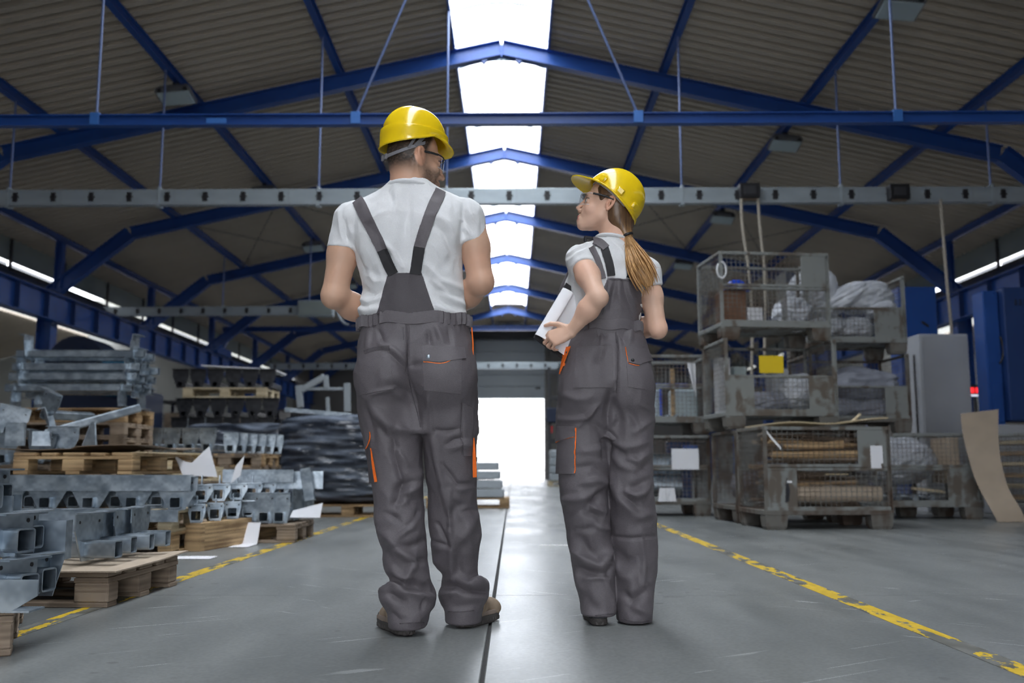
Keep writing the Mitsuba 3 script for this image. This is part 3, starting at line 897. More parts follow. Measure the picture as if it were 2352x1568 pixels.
# D: brackets right of the row, and the pallet with four tubes facing the camera
bracket_row((-2.20, 6.95), 0, 0.335, 6, (0.050, 0.26), 100, 'in the slanting row right of the long one', 'slanting bracket row', L=0.4, h=0.125, wt=0.16, wb=0.08)
bracket_row((-2.21, 6.90), 0, 0.195, 6, (0.050, 0.26), 100, 'in the lower slanting row', 'lower slanting bracket row', L=0.4, h=0.13, wt=0.12, wb=0.08)
one('timber', bar((-2.22, 6.88, 0.097), (-1.93, 8.40, 0.097), 0.12, 0.19), 'm_wood', 'thick wooden timber under the slanting bracket row', 'timber')
tp = thing('steel_profile', 'bent sheet steel profile lying on the slanting bracket row', 'metal profile')
put('web', xf(box((0, 0, 0.05), (0.55, 0.005, 0.10)), np.eye(4)), 'm_galv', tp, M=mat((-2.03, 7.85, 0.462), rz=math.radians(20)))
put('flange', xf(box((0, 0.05, 0), (0.55, 0.10, 0.005)), np.eye(4)), 'm_galv', tp, M=mat((-2.03, 7.85, 0.462), rz=math.radians(20)))
pallet(-2.88, 7.62, 0.0, 1.0, 'rough dark pallet with four tubes facing the camera', 'm_wood_old')
bracket_row((-2.16, 7.62), 0, 0.15, 4, (0.118, 0.01), 88, 'with the tube facing the camera on the rough pallet', 'four brackets on the rough pallet', L=0.6, h=0.235, wt=0.15)
bracket_row((-1.70, 8.00), 0, 0.16, 2, (0.03, 0.28), 175, 'with its plate on the right end of the rough pallet', 'brackets at the right end of the rough pallet', L=0.6, h=0.25, wt=0.30, wb=0.22)
st = thing('steel_channel', 'upright square steel post leaning out of the rough pallet brackets', 'metal profile')
put('tube', hollow(rpoly(0.085, 0.05, 0.006, 2), rpoly(0.075, 0.04, 0.004, 2), at(712, 1150, 7.95), at(702, 1076, 8.0), up=(0, 1, 0)), 'm_galv', st)
tc = thing('steel_channel', 'galvanised channel lying behind the four tubes on the rough pallet', 'metal profile')
put('web', xf(box((0, 0, 0.0), (0.75, 0.005, 0.14)), np.eye(4)), 'm_galv', tc, M=mat((-1.93, 8.05, 0.475), rz=math.radians(3)))
put('lip', xf(box((0, 0.03, 0.07), (0.75, 0.06, 0.005)), np.eye(4)), 'm_galv', tc, M=mat((-1.93, 8.05, 0.475), rz=math.radians(3)))
for k, (c, lab) in enumerate((((-1.62, 7.72, 0.19), 'white paper corner on the right end of the rough pallet'), ((-2.10, 7.45, 0.06), 'white paper strip hanging from the rough pallet'))):
    n_ = 10
    if k == 0:
        P = np.stack([np.array([[c[0] - 0.12 + 0.24 * a, c[1] + 0.1 * b - 0.02 * a, c[2] + 0.06 * b * a + 0.05 * b] for b in np.linspace(0, 1, 8)]) for a in np.linspace(0, 1, 8)])
    else:
        zz_ = np.concatenate([np.linspace(0.16, 0.012, 8), np.full(6, 0.0035)]); yy_ = np.concatenate([np.linspace(7.58, 7.50, 8), np.linspace(7.47, 7.22, 6)])
        P = np.stack([np.stack([np.full(14, x_), yy_, zz_], 1) for x_ in (-2.07, -2.00, -1.93)])
    one('paper_sheet', slab(P, np.array([0, -0.35, 0.94]), 0.0012), 'm_paper', lab, 'paper')
P = np.stack([np.array([[x, y, 0.002 + 0.010 * abs(math.sin(x * 7)) * (y - 6.2)] for y in np.linspace(6.30, 6.48, 6)]) for x in np.linspace(-2.20, -1.92, 10)])
one('paper_sheet', slab(P, np.array([0, 0, 1.0]), 0.0012), 'm_paper', 'crumpled white sheet lying on the floor beside the yellow line', 'paper')

# E: stretch-wrapped loads
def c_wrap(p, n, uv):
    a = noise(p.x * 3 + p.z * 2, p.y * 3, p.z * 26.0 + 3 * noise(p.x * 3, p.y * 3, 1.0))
    return mix((0.012, 0.017, 0.028), (0.22, 0.26, 0.33), smoothstep(0.35, 0.95, a * 0.6 + 0.4 * fbm(p.x * 4, p.y * 4, p.z * 6, 3)))  # pale streaks put the highlights of the film into its colour


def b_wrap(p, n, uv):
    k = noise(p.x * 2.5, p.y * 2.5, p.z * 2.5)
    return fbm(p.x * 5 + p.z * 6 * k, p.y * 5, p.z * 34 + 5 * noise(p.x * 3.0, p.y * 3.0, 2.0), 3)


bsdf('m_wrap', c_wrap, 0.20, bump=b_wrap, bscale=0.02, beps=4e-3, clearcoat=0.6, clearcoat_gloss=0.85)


def lumpy(c, s, seed, amp=0.02, n=22):
    """A box with rounded edges and bulges: a wrapped load."""
    tm = trimesh.creation.icosphere(subdivisions=5)
    v = tm.vertices
    p = 7.0
    r_ = (np.abs(v) ** p).sum(1) ** (-1 / p)
    v = v * r_[:, None]
    q = v * np.asarray(s) / 2
    nn = meshkit.fbm(q * [4, 4, 9] + seed * 3.1, 3, seed) - 0.5
    rib_ = meshkit.noise(np.stack([q[:, 0] * 3, q[:, 1] * 3, q[:, 2] * 24 + 4 * meshkit.noise(q * 3.0, seed + 5)], 1), seed + 9) - 0.5
    q = q * (1 + 0.0) + v / np.linalg.norm(v, axis=1, keepdims=True) * (amp * 2.2 * nn + amp * 0.9 * rib_)[:, None]
    return q + np.asarray(c), np.array(tm.faces)


pallet(-2.55, 11.62, 0.0, 0, 'pallet under the large wrapped load beside the man', 'm_wood')
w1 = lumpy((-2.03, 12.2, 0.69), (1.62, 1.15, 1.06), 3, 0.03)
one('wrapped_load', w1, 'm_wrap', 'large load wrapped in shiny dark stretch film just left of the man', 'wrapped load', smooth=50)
pallet(-4.35, 12.9, 0.438, 0, 'pallet under the smaller wrapped load', 'm_wood')
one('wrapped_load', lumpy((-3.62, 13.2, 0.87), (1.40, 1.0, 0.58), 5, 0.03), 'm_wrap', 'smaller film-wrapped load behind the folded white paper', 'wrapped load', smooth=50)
for k in range(3):
    pallet(-4.35, 12.9, 0.146 * k, 0, f'dark pallet {["lowest", "second", "topmost"][k]} in the stack under the smaller wrapped load', 'm_wood_old')
cb_ = thing('steel_channel', 'bright galvanised channel lying on top of the large wrapped load', 'metal profile')
put('web', box((0, 0, 0.02), (0.80, 0.006, 0.05)), 'm_galv', cb_, M=mat((-2.35, 11.75, 1.215), ry=0.09))
put('flange', box((0, 0.05, 0.045), (0.80, 0.10, 0.006)), 'm_galv', cb_, M=mat((-2.35, 11.75, 1.215), ry=0.09))

# F: the stack of black painted brackets with a pale pallet between the layers
for k in range(7):
    pallet(-4.95, 14.0, 0.146 * k, 0, f'dark brown pallet, {["lowest", "second", "third", "fourth", "fifth", "sixth", "topmost"][k]} of the stack under the black brackets', 'm_wood_old')
for lay, (z, lab) in enumerate(((1.024, 'lower'), (1.296, 'middle'), (1.716, 'upper'))):
    bracket_row((-4.78 + 0.06 * (lay % 2), 13.95), 0, z, 6, (0.25, 0.0), 90, f'painted black, {lab} layer by the pale pallet', f'black brackets {lab} layer', L=0.8, matk='m_blackpaint', wt=0.235, h=0.27)
pallet(-4.72, 13.9, 1.568, 0, 'pale new pallet between the layers of black brackets', 'm_wood_pale')
P = np.stack([np.array([[x, y, 2.03 - 0.055 * (x + 4.5)] for y in np.linspace(14.0, 14.8, 4)]) for x in np.linspace(-4.5, -3.45, 6)])
one('board_sheet', slab(P, np.array([0, 0, 1.0]), 0.02), 'm_paper', 'white board lying on top of the black brackets', 'board')
bracket_row((-3.36, 14.35), 0, 1.20, 5, (0.0, 0.12), 180, 'painted black at the right end of the dark stack', 'black brackets at the right end', L=0.6, matk='m_blackpaint')

# G: long galvanised beams with end plates, stacked high at the left
for k in range(8):
    pallet(-5.05, 9.68, 0.146 * k, 0, f'brown pallet, {["lowest", "second", "third", "fourth", "fifth", "sixth", "seventh", "topmost"][k]} of the stack under the long beams', 'm_wood_old' if k < 7 else 'm_wood')
k = 0
for lay, z in enumerate((1.33, 1.43, 1.54, 1.66)):
    for j, y in enumerate((9.72, 9.93, 10.14)):
        if lay == 3 and j == 2:
            continue
        M = mat((-5.06 + 0.03 * lay + 0.01 * j, y, z), rz=math.radians(rng.uniform(-2, 2)))
        up = (lay + j) % 2
        if not up:
            M = M @ mat((0, 0, 0.087), rx=math.pi)
        bracket(M, f'long galvanised beam with end plates, layer {["one", "two", "three", "four"][lay]} up, {["front", "middle", "back"][j]} row', 'long beams stacked high', L=1.27, two=True, h=0.24, wt=0.20, wb=0.10, off=0.10)

# H: brackets and small pallets in the left middle ground
for k in range(4):
    pallet(-4.75, 8.35, 0.146 * k, 3, f'old pallet, {["lowest", "second", "third", "topmost"][k]} in the stack under the tumbled brackets', 'm_wood_old')
g = 'tumbled brackets at the left'
for k, (x, y, z, rz, rx, ry, L) in enumerate(((-4.05, 8.30, 0.62, 80, 10, 0, 0.5), (-4.30, 8.25, 0.60, 92, -5, 0, 0.5), (-4.55, 8.3, 0.60, 85, 0, 0, 0.5), (-4.02, 8.45, 0.82, 30, 0, -18, 0.8),
                                            (-4.35, 8.4, 0.84, 100, 12, 0, 0.5), (-4.6, 8.35, 0.83, 78, 0, 0, 0.5), (-3.85, 8.35, 0.66, 95, 0, 0, 0.4), (-4.2, 8.7, 1.0, 60, 20, 0, 0.5))):
    bracket(mat((x, y, z), rz=math.radians(rz), rx=math.radians(rx), ry=math.radians(ry)),
            ['tumbled bracket low in front', 'tumbled bracket second in front', 'tumbled bracket at the left end in front', 'bracket with a long rising tube', 'bracket tilted on the tumbled pile',
             'tumbled bracket on top at the left', 'tumbled bracket at the right end', 'topmost tumbled bracket'][k] + ' in the heap above the brown pallet', g, L=L, h=0.27, wt=0.26)
pallet(-3.62, 9.35, 0.438, 62, 'tilted yellowish pallet standing right of the tumbled brackets, lower of two', 'm_wood_pale')
pallet(-3.72, 9.40, 0.584, 66, 'tilted yellowish pallet right of the tumbled brackets, upper of two', 'm_wood_pale')
for k in range(3):
    pallet(-3.62, 9.35, 0.146 * k, 62, f'old pallet {["lowest", "second", "third"][k]} under the tilted yellowish pallets', 'm_wood_old')
for k in range(5):
    pallet(-4.0 + 0.02 * k, 10.7, 0.146 * k, 2, f'pallet {["lowest", "second", "third", "fourth", "topmost"][k]} in the stack behind the brown pallet', 'm_wood' if k == 4 else 'm_wood_old')
bracket_row((-3.95, 10.72), 0, 0.75, 4, (0.20, 0.0), 88, 'on the pallet stack behind the brown pallet', 'brackets on the stack behind', L=0.6, h=0.26, wt=0.19)
bracket_row((-3.10, 10.75), 0, 0.74, 7, (0.062, 0.16), 95, 'in the comb-like row in front of the smaller wrapped load', 'comb-like bracket row', L=0.5, h=0.22, wt=0.16)
for k in range(5):
    pallet(-2.75, 10.7, 0.146 * k, 90, f'pallet {["lowest", "second", "third", "fourth", "topmost"][k]} under the comb-like bracket row', 'm_wood_old')

# I: frames and tubes on pallets behind the wrapped load
for k in range(7):
    pallet(-3.1, 15.6, 0.146 * k, 0, f'pallet {["lowest", "second", "third", "fourth", "fifth", "sixth", "topmost"][k]} in the stack behind the large wrapped load', 'm_wood')
for k, (a_, b_, w, lab) in enumerate((((693, 895), (745, 865), 0.10, 'sloping grey steel tube above the large wrapped load'), ((686, 885), (690, 935), 0.10, 'short upright grey steel post at the left above the wrapped load'),
                                      ((748, 862), (750, 892), 0.08, 'small upright grey plate at the top of the sloping tube'), ((797, 880), (798, 945), 0.10, 'upright light grey steel post beside the man'),
                                      ((690, 893), (800, 893), 0.05, 'horizontal grey steel tube behind the upright posts'), ((752, 912), (754, 950), 0.06, 'thin grey steel post between the two pallets above the wrapped load'))):
    one('steel_post', prism(rpoly(w, w, 0.01, 2), at(*a_, 15.75), at(*b_, 15.75), up=(0, 1, 0)), 'm_galv_dull', lab, 'metal post')
for k in range(2):
    pallet(-3.0, 16.5, 1.168 + 0.146 * k, 0, f'brown pallet high behind the upright posts, {["lower", "upper"][k]} of two', 'm_wood')
rk = thing('storage_rack', 'low steel rack under the two brown pallets far behind the wrapped load', 'rack')
put('shelf', box((-2.4, 16.9, 1.138), (1.3, 0.9, 0.06), 0.006), 'm_dark', rk)
for sx in (-1, 1):
    for sy in (-1, 1):
        put('post', box((-2.4 + sx * 0.6, 16.9 + sy * 0.4, 0.555), (0.07, 0.07, 1.11), 0.006), 'm_navy', rk)
bracket_row((-3.05, 15.55), 0, 1.07, 6, (0.2, 0), 90, 'in the row on the pallets behind the wrapped load', 'brackets behind the wrapped load', L=0.7, h=0.2, wt=0.19)
# seen between the man's legs
pallet(-1.25, 14.2, 0.0, 0, 'pallet seen between the legs of the man', 'm_wood')
for k in range(4):
    one('steel_profile', box((-0.68, 14.5, 0.21 + 0.13 * k), (1.1 - 0.05 * k, 0.6, 0.115), 0.012), 'm_galv_dull', f'grey steel profile bundle, {["lowest", "second", "third", "topmost"][k]} of the pile seen between the legs of the man', 'metal profile')
# dark goods far back on the left, the teal machine cover
one('machine_cover', box((-8.35, 20.5, 2.55), (0.50, 0.5, 0.95), 0.03), 'm_teal', 'teal blue machine cover high behind the stacked goods', 'machine')
mc = thing('machine', 'dark machine with a drum far back at the left behind the stacked beams', 'machine')
put('body', box((-8.9, 21.2, 1.1), (2.2, 1.2, 2.2), 0.05), 'm_navy', mc)
put('drum', tube([(-9.3, 20.6, 2.75), (-9.3, 21.6, 2.75)], 0.62, 24), 'm_navy', mc)
put('arm', bar((-9.3, 20.6, 3.1), (-8.2, 20.6, 2.2), 0.2), 'm_navy', mc)
for k, (x, y, w, h) in enumerate(((-7.2, 22.5, 1.6, 2.1), (-5.3, 24.0, 1.8, 1.9), (-3.6, 26.5, 1.5, 1.7), (-6.3, 28, 2.0, 2.2), (-12.8, 16.0, 2.2, 2.0), (-11.9, 12.2, 1.6, 1.95))):
    t = thing('storage_rack', ['dark storage rack behind the black brackets', 'dark storage rack right of the black brackets', 'low dark storage rack near the gate side', 'tall dark rack far behind the goods',
                               'dark rack in the left side nave', 'dark rack at the left edge behind the beams'][k], 'rack')
    for i in range(4):
        z = 0.06 + i * (h - 0.1) / 3
        put('shelf', box((x, y, z), (w, 0.9, 0.06), 0.006), 'm_dark', t)
    for sx in (-1, 1):
        for sy in (-1, 1):
            put('post', box((x + sx * w / 2, y + sy * 0.45, h / 2), (0.07, 0.07, h), 0.006), 'm_navy', t)
    for i in range(3):
        for j in range(int(w / 0.4)):
            ww = rng.uniform(0.24, 0.36); hh = rng.uniform(0.2, 0.45)
            one('storage_box', box((x - w / 2 + 0.25 + j * 0.42, y, 0.09 + i * (h - 0.1) / 3 + hh / 2), (ww, 0.6, hh), 0.01), rng.choice(['m_dark', 'm_card_dark', 'm_galv_dull', 'm_wood_old']),
                'dark box on a shelf of the racks far back at the left', 'box', group='boxes on the far racks')
# ------------------------------------------------------------------ mesh crates and machines on the right
GL, GW, GH, FZ = 1.24, 0.835, 0.97, 0.12


def wires(p, u, v, lu, lv, step, r=0.0023):
    """A welded wire mesh in the plane p + a u + b v."""
    p, u, v = (np.asarray(q, float) for q in (p, u, v))
    out = []
    nu, nv = max(2, int(round(lu / step))), max(2, int(round(lv / step)))
    sq = rpoly(2 * r, 2 * r)
    for k in range(nu + 1):
        a = p + u * (lu * k / nu)
        out.append(bar(a, a + v * lv, 2 * r, up=np.cross(u, v)))
    for k in range(nv + 1):
        a = p + v * (lv * k / nv)
        out.append(bar(a, a + u * lu, 2 * r, up=np.cross(u, v)))
    return cat(*out)


X_, Y_, Z_ = np.eye(3)
pw = 0.040
GB = {}


def gb_mesh(name):
    if name in GB:
        return GB[name]
    zb = FZ + 0.06
    hm = (GH - zb) / 2
    m_ = {
        'front_low': lambda: wires((pw, 0.012, zb + 0.03), X_, Z_, GL - 2 * pw, hm - 0.06, 0.05),
        'front_up': lambda: wires((pw, 0.012, zb + hm + 0.03), X_, Z_, GL - 2 * pw, hm - 0.06, 0.05),
        'back': lambda: wires((pw, GW - 0.012, zb + 0.03), X_, Z_, GL - 2 * pw, 2 * hm - 0.06, 0.05),
        'side_l': lambda: wires((0.012, pw, zb + 0.03), Y_, Z_, GW - 2 * pw, 2 * hm - 0.06, 0.05),
        'side_r': lambda: wires((GL - 0.012, pw, zb + 0.03), Y_, Z_, GW - 2 * pw, 2 * hm - 0.06, 0.05),
        'frame_low': lambda: cat(box((GL / 2, 0.012, zb + 0.012), (GL - pw, 0.03, 0.038), 0.004), box((GL / 2, 0.012, zb + hm - 0.014), (GL - 2 * pw, 0.028, 0.026), 0.004)),
        'frame_up': lambda: cat(box((GL / 2, 0.012, zb + hm + 0.020), (GL - 2 * pw, 0.028, 0.030), 0.004), box((GL / 2, 0.012, GH - 0.022), (GL - pw, 0.034, 0.034), 0.004)),
        'top_rails': lambda: cat(box((0.014, GW / 2, GH - 0.018), (0.032, GW, 0.032), 0.004), box((GL - 0.014, GW / 2, GH - 0.018), (0.032, GW, 0.032), 0.004), box((GL / 2, GW - 0.014, GH - 0.018), (GL, 0.032, 0.032), 0.004)),
        'base': lambda: cat(box((GL / 2, GW / 2, zb - 0.012), (GL - 0.02, GW - 0.02, 0.022), 0.003), box((GL / 2, 0.015, zb - 0.022), (GL, 0.04, 0.045), 0.004), box((GL / 2, GW - 0.015, zb - 0.022), (GL, 0.04, 0.045), 0.004),
                            box((0.015, GW / 2, zb - 0.022), (0.04, GW, 0.045), 0.004), box((GL - 0.015, GW / 2, zb - 0.022), (0.04, GW, 0.045), 0.004)),
        'post': lambda: prism([(-pw / 2, -pw / 2), (pw / 2, -pw / 2), (pw / 2, -pw / 2 + 0.008), (-pw / 2 + 0.008, -pw / 2 + 0.008), (-pw / 2 + 0.008, pw / 2), (-pw / 2, pw / 2)], (0, 0, FZ), (0, 0, GH), up=(0, 1, 0)),
        'foot': lambda: loft(np.array([[(sx * w / 2, sy * l / 2, z) for sx, sy in ((-1, -1), (1, -1), (1, 1), (-1, 1))] for z, w, l in ((0.0, 0.17, 0.12), (0.03, 0.20, 0.14), (FZ + 0.03, 0.22, 0.15))])),
        'plate': lambda: box((0, 0, 0), (0.28, 0.008, hm - 0.05), 0.002),
        'plate_w': lambda: box((0, 0, 0), (0.36, 0.008, hm - 0.05), 0.002),
        'mid_post': lambda: box((GL / 2, 0.014, zb + hm / 2), (0.03, 0.02, hm), 0.003),
    }[name]()
    GB[name] = m_
    return m_


GD = {}


def gd(name, matk):
    if (name, matk) not in GD:
        GD[name, matk] = shape(gb_mesh(name), matk)
    return GD[name, matk]


def mesh_crate(x, y, z, rz, label, plates=(), upper=True, frame='m_rust', wire='m_wire', platem='m_crate', lower=True):
    """A stacking mesh crate, its front left corner at (x, y, z)."""
    t = thing('mesh_crate', label, 'mesh crate')
    M = mat((x, y, z), rz=math.radians(rz))
    zb = FZ + 0.06; hm = (GH - zb) / 2
    put('base', gd('base', frame), parent=t, M=M)
    for sx in (0, 1):
        for sy in (0, 1):
            P = mat((pw / 2 if not sx else GL - pw / 2, pw / 2 if not sy else GW - pw / 2, 0), rz=math.pi / 2 * (0 if not sx and not sy else 1 if sx and not sy else 2 if sx else 3))
            put('corner_post', gd('post', frame), parent=t, M=M @ P)
            put('foot', gd('foot', 'm_rust'), parent=t, M=M @ mat((0.11 if not sx else GL - 0.11, 0.075 if not sy else GW - 0.075, 0)))
    for nm in ('back', 'side_l', 'side_r'):
        put('wire_panel', gd(nm, wire), parent=t, M=M)
    put('top_rail', gd('top_rails', frame), parent=t, M=M)
    put('front_flap', gd('frame_low', platem), parent=t, M=M)
    put('wire_panel', gd('front_low', wire), parent=t, M=M)
    if upper:
        f2 = put('front_flap', gd('frame_up', platem), parent=t, M=M)
        put('wire_panel', gd('front_up', wire), parent=t, M=M)
    for row, side, wide in plates:
        w = 0.36 if wide else 0.28
        xc = pw + w / 2 if side == 'L' else GL - pw - w / 2
        put('label_plate', gd('plate_w' if wide else 'plate', platem), parent=t, M=M @ mat((xc, 0.004, zb + hm / 2 + hm * row)))
    return t, M


def inside(M, p):
    return (M @ np.array([*p, 1.0]))[:3]


bsdf('m_sack', lambda p, n, uv: mix((0.30, 0.32, 0.36), (0.74, 0.77, 0.82), fbm(p.x * 9, p.y * 9, p.z * 9, 3)), 0.55, bump=lambda p, n, uv: fbm(p.x * 16, p.y * 16, p.z * 16, 3), bscale=0.02, beps=3e-3)
bsdf('m_sack_dark', lambda p, n, uv: mix((0.17, 0.18, 0.22), (0.36, 0.385, 0.45), fbm(p.x * 8, p.y * 8, p.z * 8, 3)), 0.5, bump=lambda p, n, uv: fbm(p.x * 12, p.y * 12, p.z * 12, 3), bscale=0.02, beps=3e-3)
bsdf('m_blueplastic', (0.01, 0.06, 0.55), 0.25)
bsdf('m_yellow_sign', (0.72, 0.52, 0.01), 0.5)
bsdf('m_brownboard', (0.16, 0.08, 0.045), 0.6)
bsdf('m_cabinet', lambda p, n, uv: mix((0.30, 0.315, 0.34), (0.37, 0.385, 0.41), fbm(p.x * 2, p.y * 2, p.z * 2, 2)), 0.45)


def sack(c, s, seed, rz=0.0, ry=0.0, rx=0.0):
    tm = trimesh.creation.icosphere(subdivisions=4)
    v = np.array(tm.vertices)
    p = 2.7
    v = v * ((np.abs(v) ** p).sum(1) ** (-1 / p))[:, None]
    v[:, 2] *= 1 - 0.25 * np.abs(v[:, 0]) ** 2
    q = v * np.asarray(s) / 2
    n_ = meshkit.fbm(v * 1.6 + seed * 5.3, 3, seed) - 0.5
    cr = np.abs(meshkit.noise(v * [5, 9, 5] + seed, seed + 3) - 0.5)
    q = q * (1 + 0.35 * n_ - 0.16 * cr)[:, None]
    return xf((q, np.array(tm.faces)), mat(c, rz=rz, ry=ry, rx=rx))


def add_sack(M, p, s, seed, label, matk='m_sack', **kw):
    one('sack', sack((0, 0, 0), s, seed, **kw), matk, label, 'sack', M=M @ mat(p), smooth=True, group=None)


# R1 the front crate with wood in it
c1, M1 = mesh_crate(2.36, 9.26, 0.0, 4, 'front mesh crate full of wood scraps on the floor at the right', plates=((1, 'R', 0), (0, 'L', 0)))
put('label_paper', box((GL - 0.14, -0.003, 0.70), (0.12, 0.003, 0.17)), 'm_paper', c1, M=M1 @ mat((0, 0, 0), ry=0.0))
put('label_paper', box((GL - 0.15, -0.003, 0.60), (0.10, 0.003, 0.06)), 'm_paper', c1, M=M1)
put('paint_stroke', prism([(-0.022, -0.11), (0.012, -0.10), (0.028, 0.0), (0.004, 0.13), (-0.012, 0.06)], (0.22, -0.0015, 0.36), (0.22, 0.0005, 0.36)), 'm_blackpaint', c1, M=M1)
put('paint_stroke', box((0.245, -0.001, 0.445), (0.05, 0.004, 0.022), 0.001), 'm_paper', c1, M=M1)
put('tie_ribbon', slab(np.stack([np.array([[0.03 + 0.13 * a, -0.03 + 0.01 * math.sin(a * 5) + 0.004 * b, 0.93 - 0.16 * a - 0.05 * b] for b in (0, 0.3, 0.6)]) for a in np.linspace(0, 1, 9)]), np.array([0, -1.0, 0]), 0.003), 'm_paper', c1, M=M1)
rw = random.Random(11)
lg = 'wood scraps in the front crate'
for k in range(34):
    L_ = rw.uniform(0.5, 1.1); w_, h_ = rw.uniform(0.05, 0.13), rw.uniform(0.018, 0.04)
    x_ = rw.uniform(0.06, max(0.07, 1.17 - L_)); y_ = rw.uniform(0.12, 0.72); z_ = 0.22 + 0.70 * (k / 34.0)
    p_ = M1 @ mat((x_, y_, z_), rz=rw.uniform(-0.12, 0.12), ry=rw.uniform(-0.08, 0.08), rx=rw.uniform(-0.4, 0.4))
    one('wood_scrap', box((L_ / 2, 0, 0), (L_, w_, h_), 0.004), rw.choice(['m_wood_old', 'm_wood_old', 'm_wood', 'm_card_dark']), 'rough wooden board among the scraps inside the front mesh crate', 'board', M=p_, group=lg)
one('cardboard_tube', tube([(0.33, 0.09, 0.33), (1.16, 0.10, 0.325)], 0.075, 20), 'm_card', 'thick brown cardboard tube low in the front mesh crate', 'cardboard tube', M=M1, smooth=40)
one('log', tube([(0.10, 0.06, 0.70), (0.5, 0.055, 0.698), (1.0, 0.06, 0.705)], [0.032, 0.036, 0.034], 12), 'm_wood', 'pale wooden pole lying high in the front mesh crate', 'log', M=M1, smooth=40)
one('log', tube([(0.22, 0.05, 0.775), (0.55, 0.055, 0.775), (0.80, 0.06, 0.80)], [0.030, 0.03, 0.04], 12), 'm_wood', 'short wooden pole slanting above the pale pole in the front crate', 'log', M=M1, smooth=40)
one('wood_strip', box((0.72, 0.05, 0.515), (0.22, 0.05, 0.012), 0.002), 'm_wood_pale', 'pale wood strip above the cardboard tube in the front crate', 'board', M=M1)
P = np.stack([np.array([[0.10 + 1.12 * a, -0.03 + 0.88 * b, 0.985 + 0.05 * a * a + 0.012 * math.sin(a * 9) * (1 - b)] for b in np.linspace(0, 1, 6)]) for a in np.linspace(0, 1, 24)])
one('cardboard_sheet', slab(P @ M1[:3, :3].T + M1[:3, 3], np.array([0, 0, 1.0]), 0.012), 'm_wood_pale', 'pale bent board lying across the top of the front crate', 'board')
one('wood_strip', xf(box((0, 0, 0), (0.11, 0.05, 0.014), 0.002), mat((0.93, 0.03, 1.05), ry=-0.7)), 'm_wood_pale', 'short pale strip sticking up from the bent board', 'board', M=M1)

# R2, R10
c2, M2 = mesh_crate(4.07, 11.1, 0.0, 2, 'mesh crate with a grey sack and planks right of the front crate', plates=((0, 'R', 1),), frame='m_crate')
add_sack(M2, (0.42, 0.45, 0.66), (0.95, 0.6, 0.55), 21, 'large pale grey sack inside the crate right of the front one', 'm_sack')
one('plank', box((0.62, 0.12, 0.40), (0.36, 0.09, 0.03), 0.003), 'm_wood_pale', 'short yellow plank low in the crate right of the front one', 'board', M=M2 @ mat((0, 0, 0), ry=0.12))
for k in range(3):
    one('steel_ball', trimesh_ball if False else tube([(0.30 + 0.2 * k, 0.08, 0.235), (0.30 + 0.2 * k, 0.6, 0.235)], 0.04, 14), 'm_galv', f'round steel bar end low in the crate right of the front one, {["left", "middle", "right"][k]}', 'metal bar', M=M2, smooth=40)
one('board_stack', box((1.02, 0.4, 0.66), (0.10, 0.5, 0.52), 0.006), 'm_card', 'brown cardboard pieces upright in the right end of that crate', 'cardboard', M=M2)
c10, M10 = mesh_crate(5.75, 10.9, 0.0, 3, 'mesh crate with pale boards at the right edge behind the cardboard', frame='m_crate')
for k in range(6):
    one('plank', box((0.6, 0.42, 0.24 + 0.125 * k), (1.1, 0.6, 0.05), 0.006), 'm_wood_pale' if k % 2 else 'm_wood', f'pale plank layer {["one", "two", "three", "four", "five", "six"][k]} from below in the crate at the right edge', 'board', M=M10)

# R3 with its lower crate, R5 on top
c3b, M3b = mesh_crate(2.33, 10.32, 0.0, 5, 'rusty lower mesh crate hidden behind the front crate')
for k in range(4):
    add_sack(M3b, (0.3 + 0.25 * k, 0.4, 0.38 + 0.12 * (k % 2)), (0.4, 0.5, 0.36), 40 + k, f'dark sack inside the rusty lower crate, {ORD[k]}', 'm_sack_dark')
c3, M3 = mesh_crate(2.26, 10.36, 0.985, 5, 'middle mesh crate of the stack, with the yellow sign inside', plates=((0, 'L', 0), (0, 'R', 0)), upper=False, frame='m_crate')
c5, M5 = mesh_crate(2.24, 10.40, 1.95, 6, 'topmost mesh crate of the stack, with the blue helmet inside', plates=((1, 'R', 0),), frame='m_crate')
put('tie_ribbon', tube([(0.02 + 0.05 * math.sin(a), -0.02, 0.84 - 0.09 * (1 - math.cos(a))) for a in np.linspace(0, 5.6, 24)], 0.010, 6), 'm_paper', c5, M=M5, smooth=40)
one('plastic_sign', box((0, 0, 0), (0.27, 0.012, 0.19), 0.003), 'm_yellow_sign', 'plain yellow sign standing in the middle mesh crate', 'sign', M=M3 @ mat((0.55, 0.10, 0.70)))
for k, (x_, w_, h_, m_) in enumerate(((0.16, 0.14, 0.62, 'm_paper'), (0.34, 0.15, 0.52, 'm_lampglass'), (0.80, 0.2, 0.5, 'm_cabinet'))):
    one('carton', box((x_, 0.62, 0.20 + h_ / 2), (w_, 0.2, h_), 0.006), m_, ['tall white carton at the left in the middle crate', 'pale grey carton behind the yellow sign', 'grey carton at the right in the middle crate'][k], 'box', M=M3)
add_sack(M3, (0.95, 0.50, 0.42), (0.5, 0.5, 0.45), 31, 'grey sack at the right in the middle crate', 'm_sack')
add_sack(M3, (0.55, 0.45, 0.30), (0.6, 0.5, 0.26), 32, 'crumpled film low in the middle crate', 'm_sack_dark')
hm_ = thing('hard_hat', 'blue plastic hard hat lying in the topmost mesh crate', 'helmet')
tt = np.linspace(0, math.pi / 2, 9)
put('shell', loft(np.array([[(0.115 * math.cos(b) * math.cos(a) * 1.1, 0.095 * math.cos(b) * math.sin(a), 0.12 * math.sin(b)) for a in np.linspace(0, 2 * math.pi, 28, endpoint=False)] for b in np.linspace(0, 1.54, 10)])), 'm_blueplastic', hm_, M=M5 @ mat((0.24, 0.16, 0.565)), smooth=40)
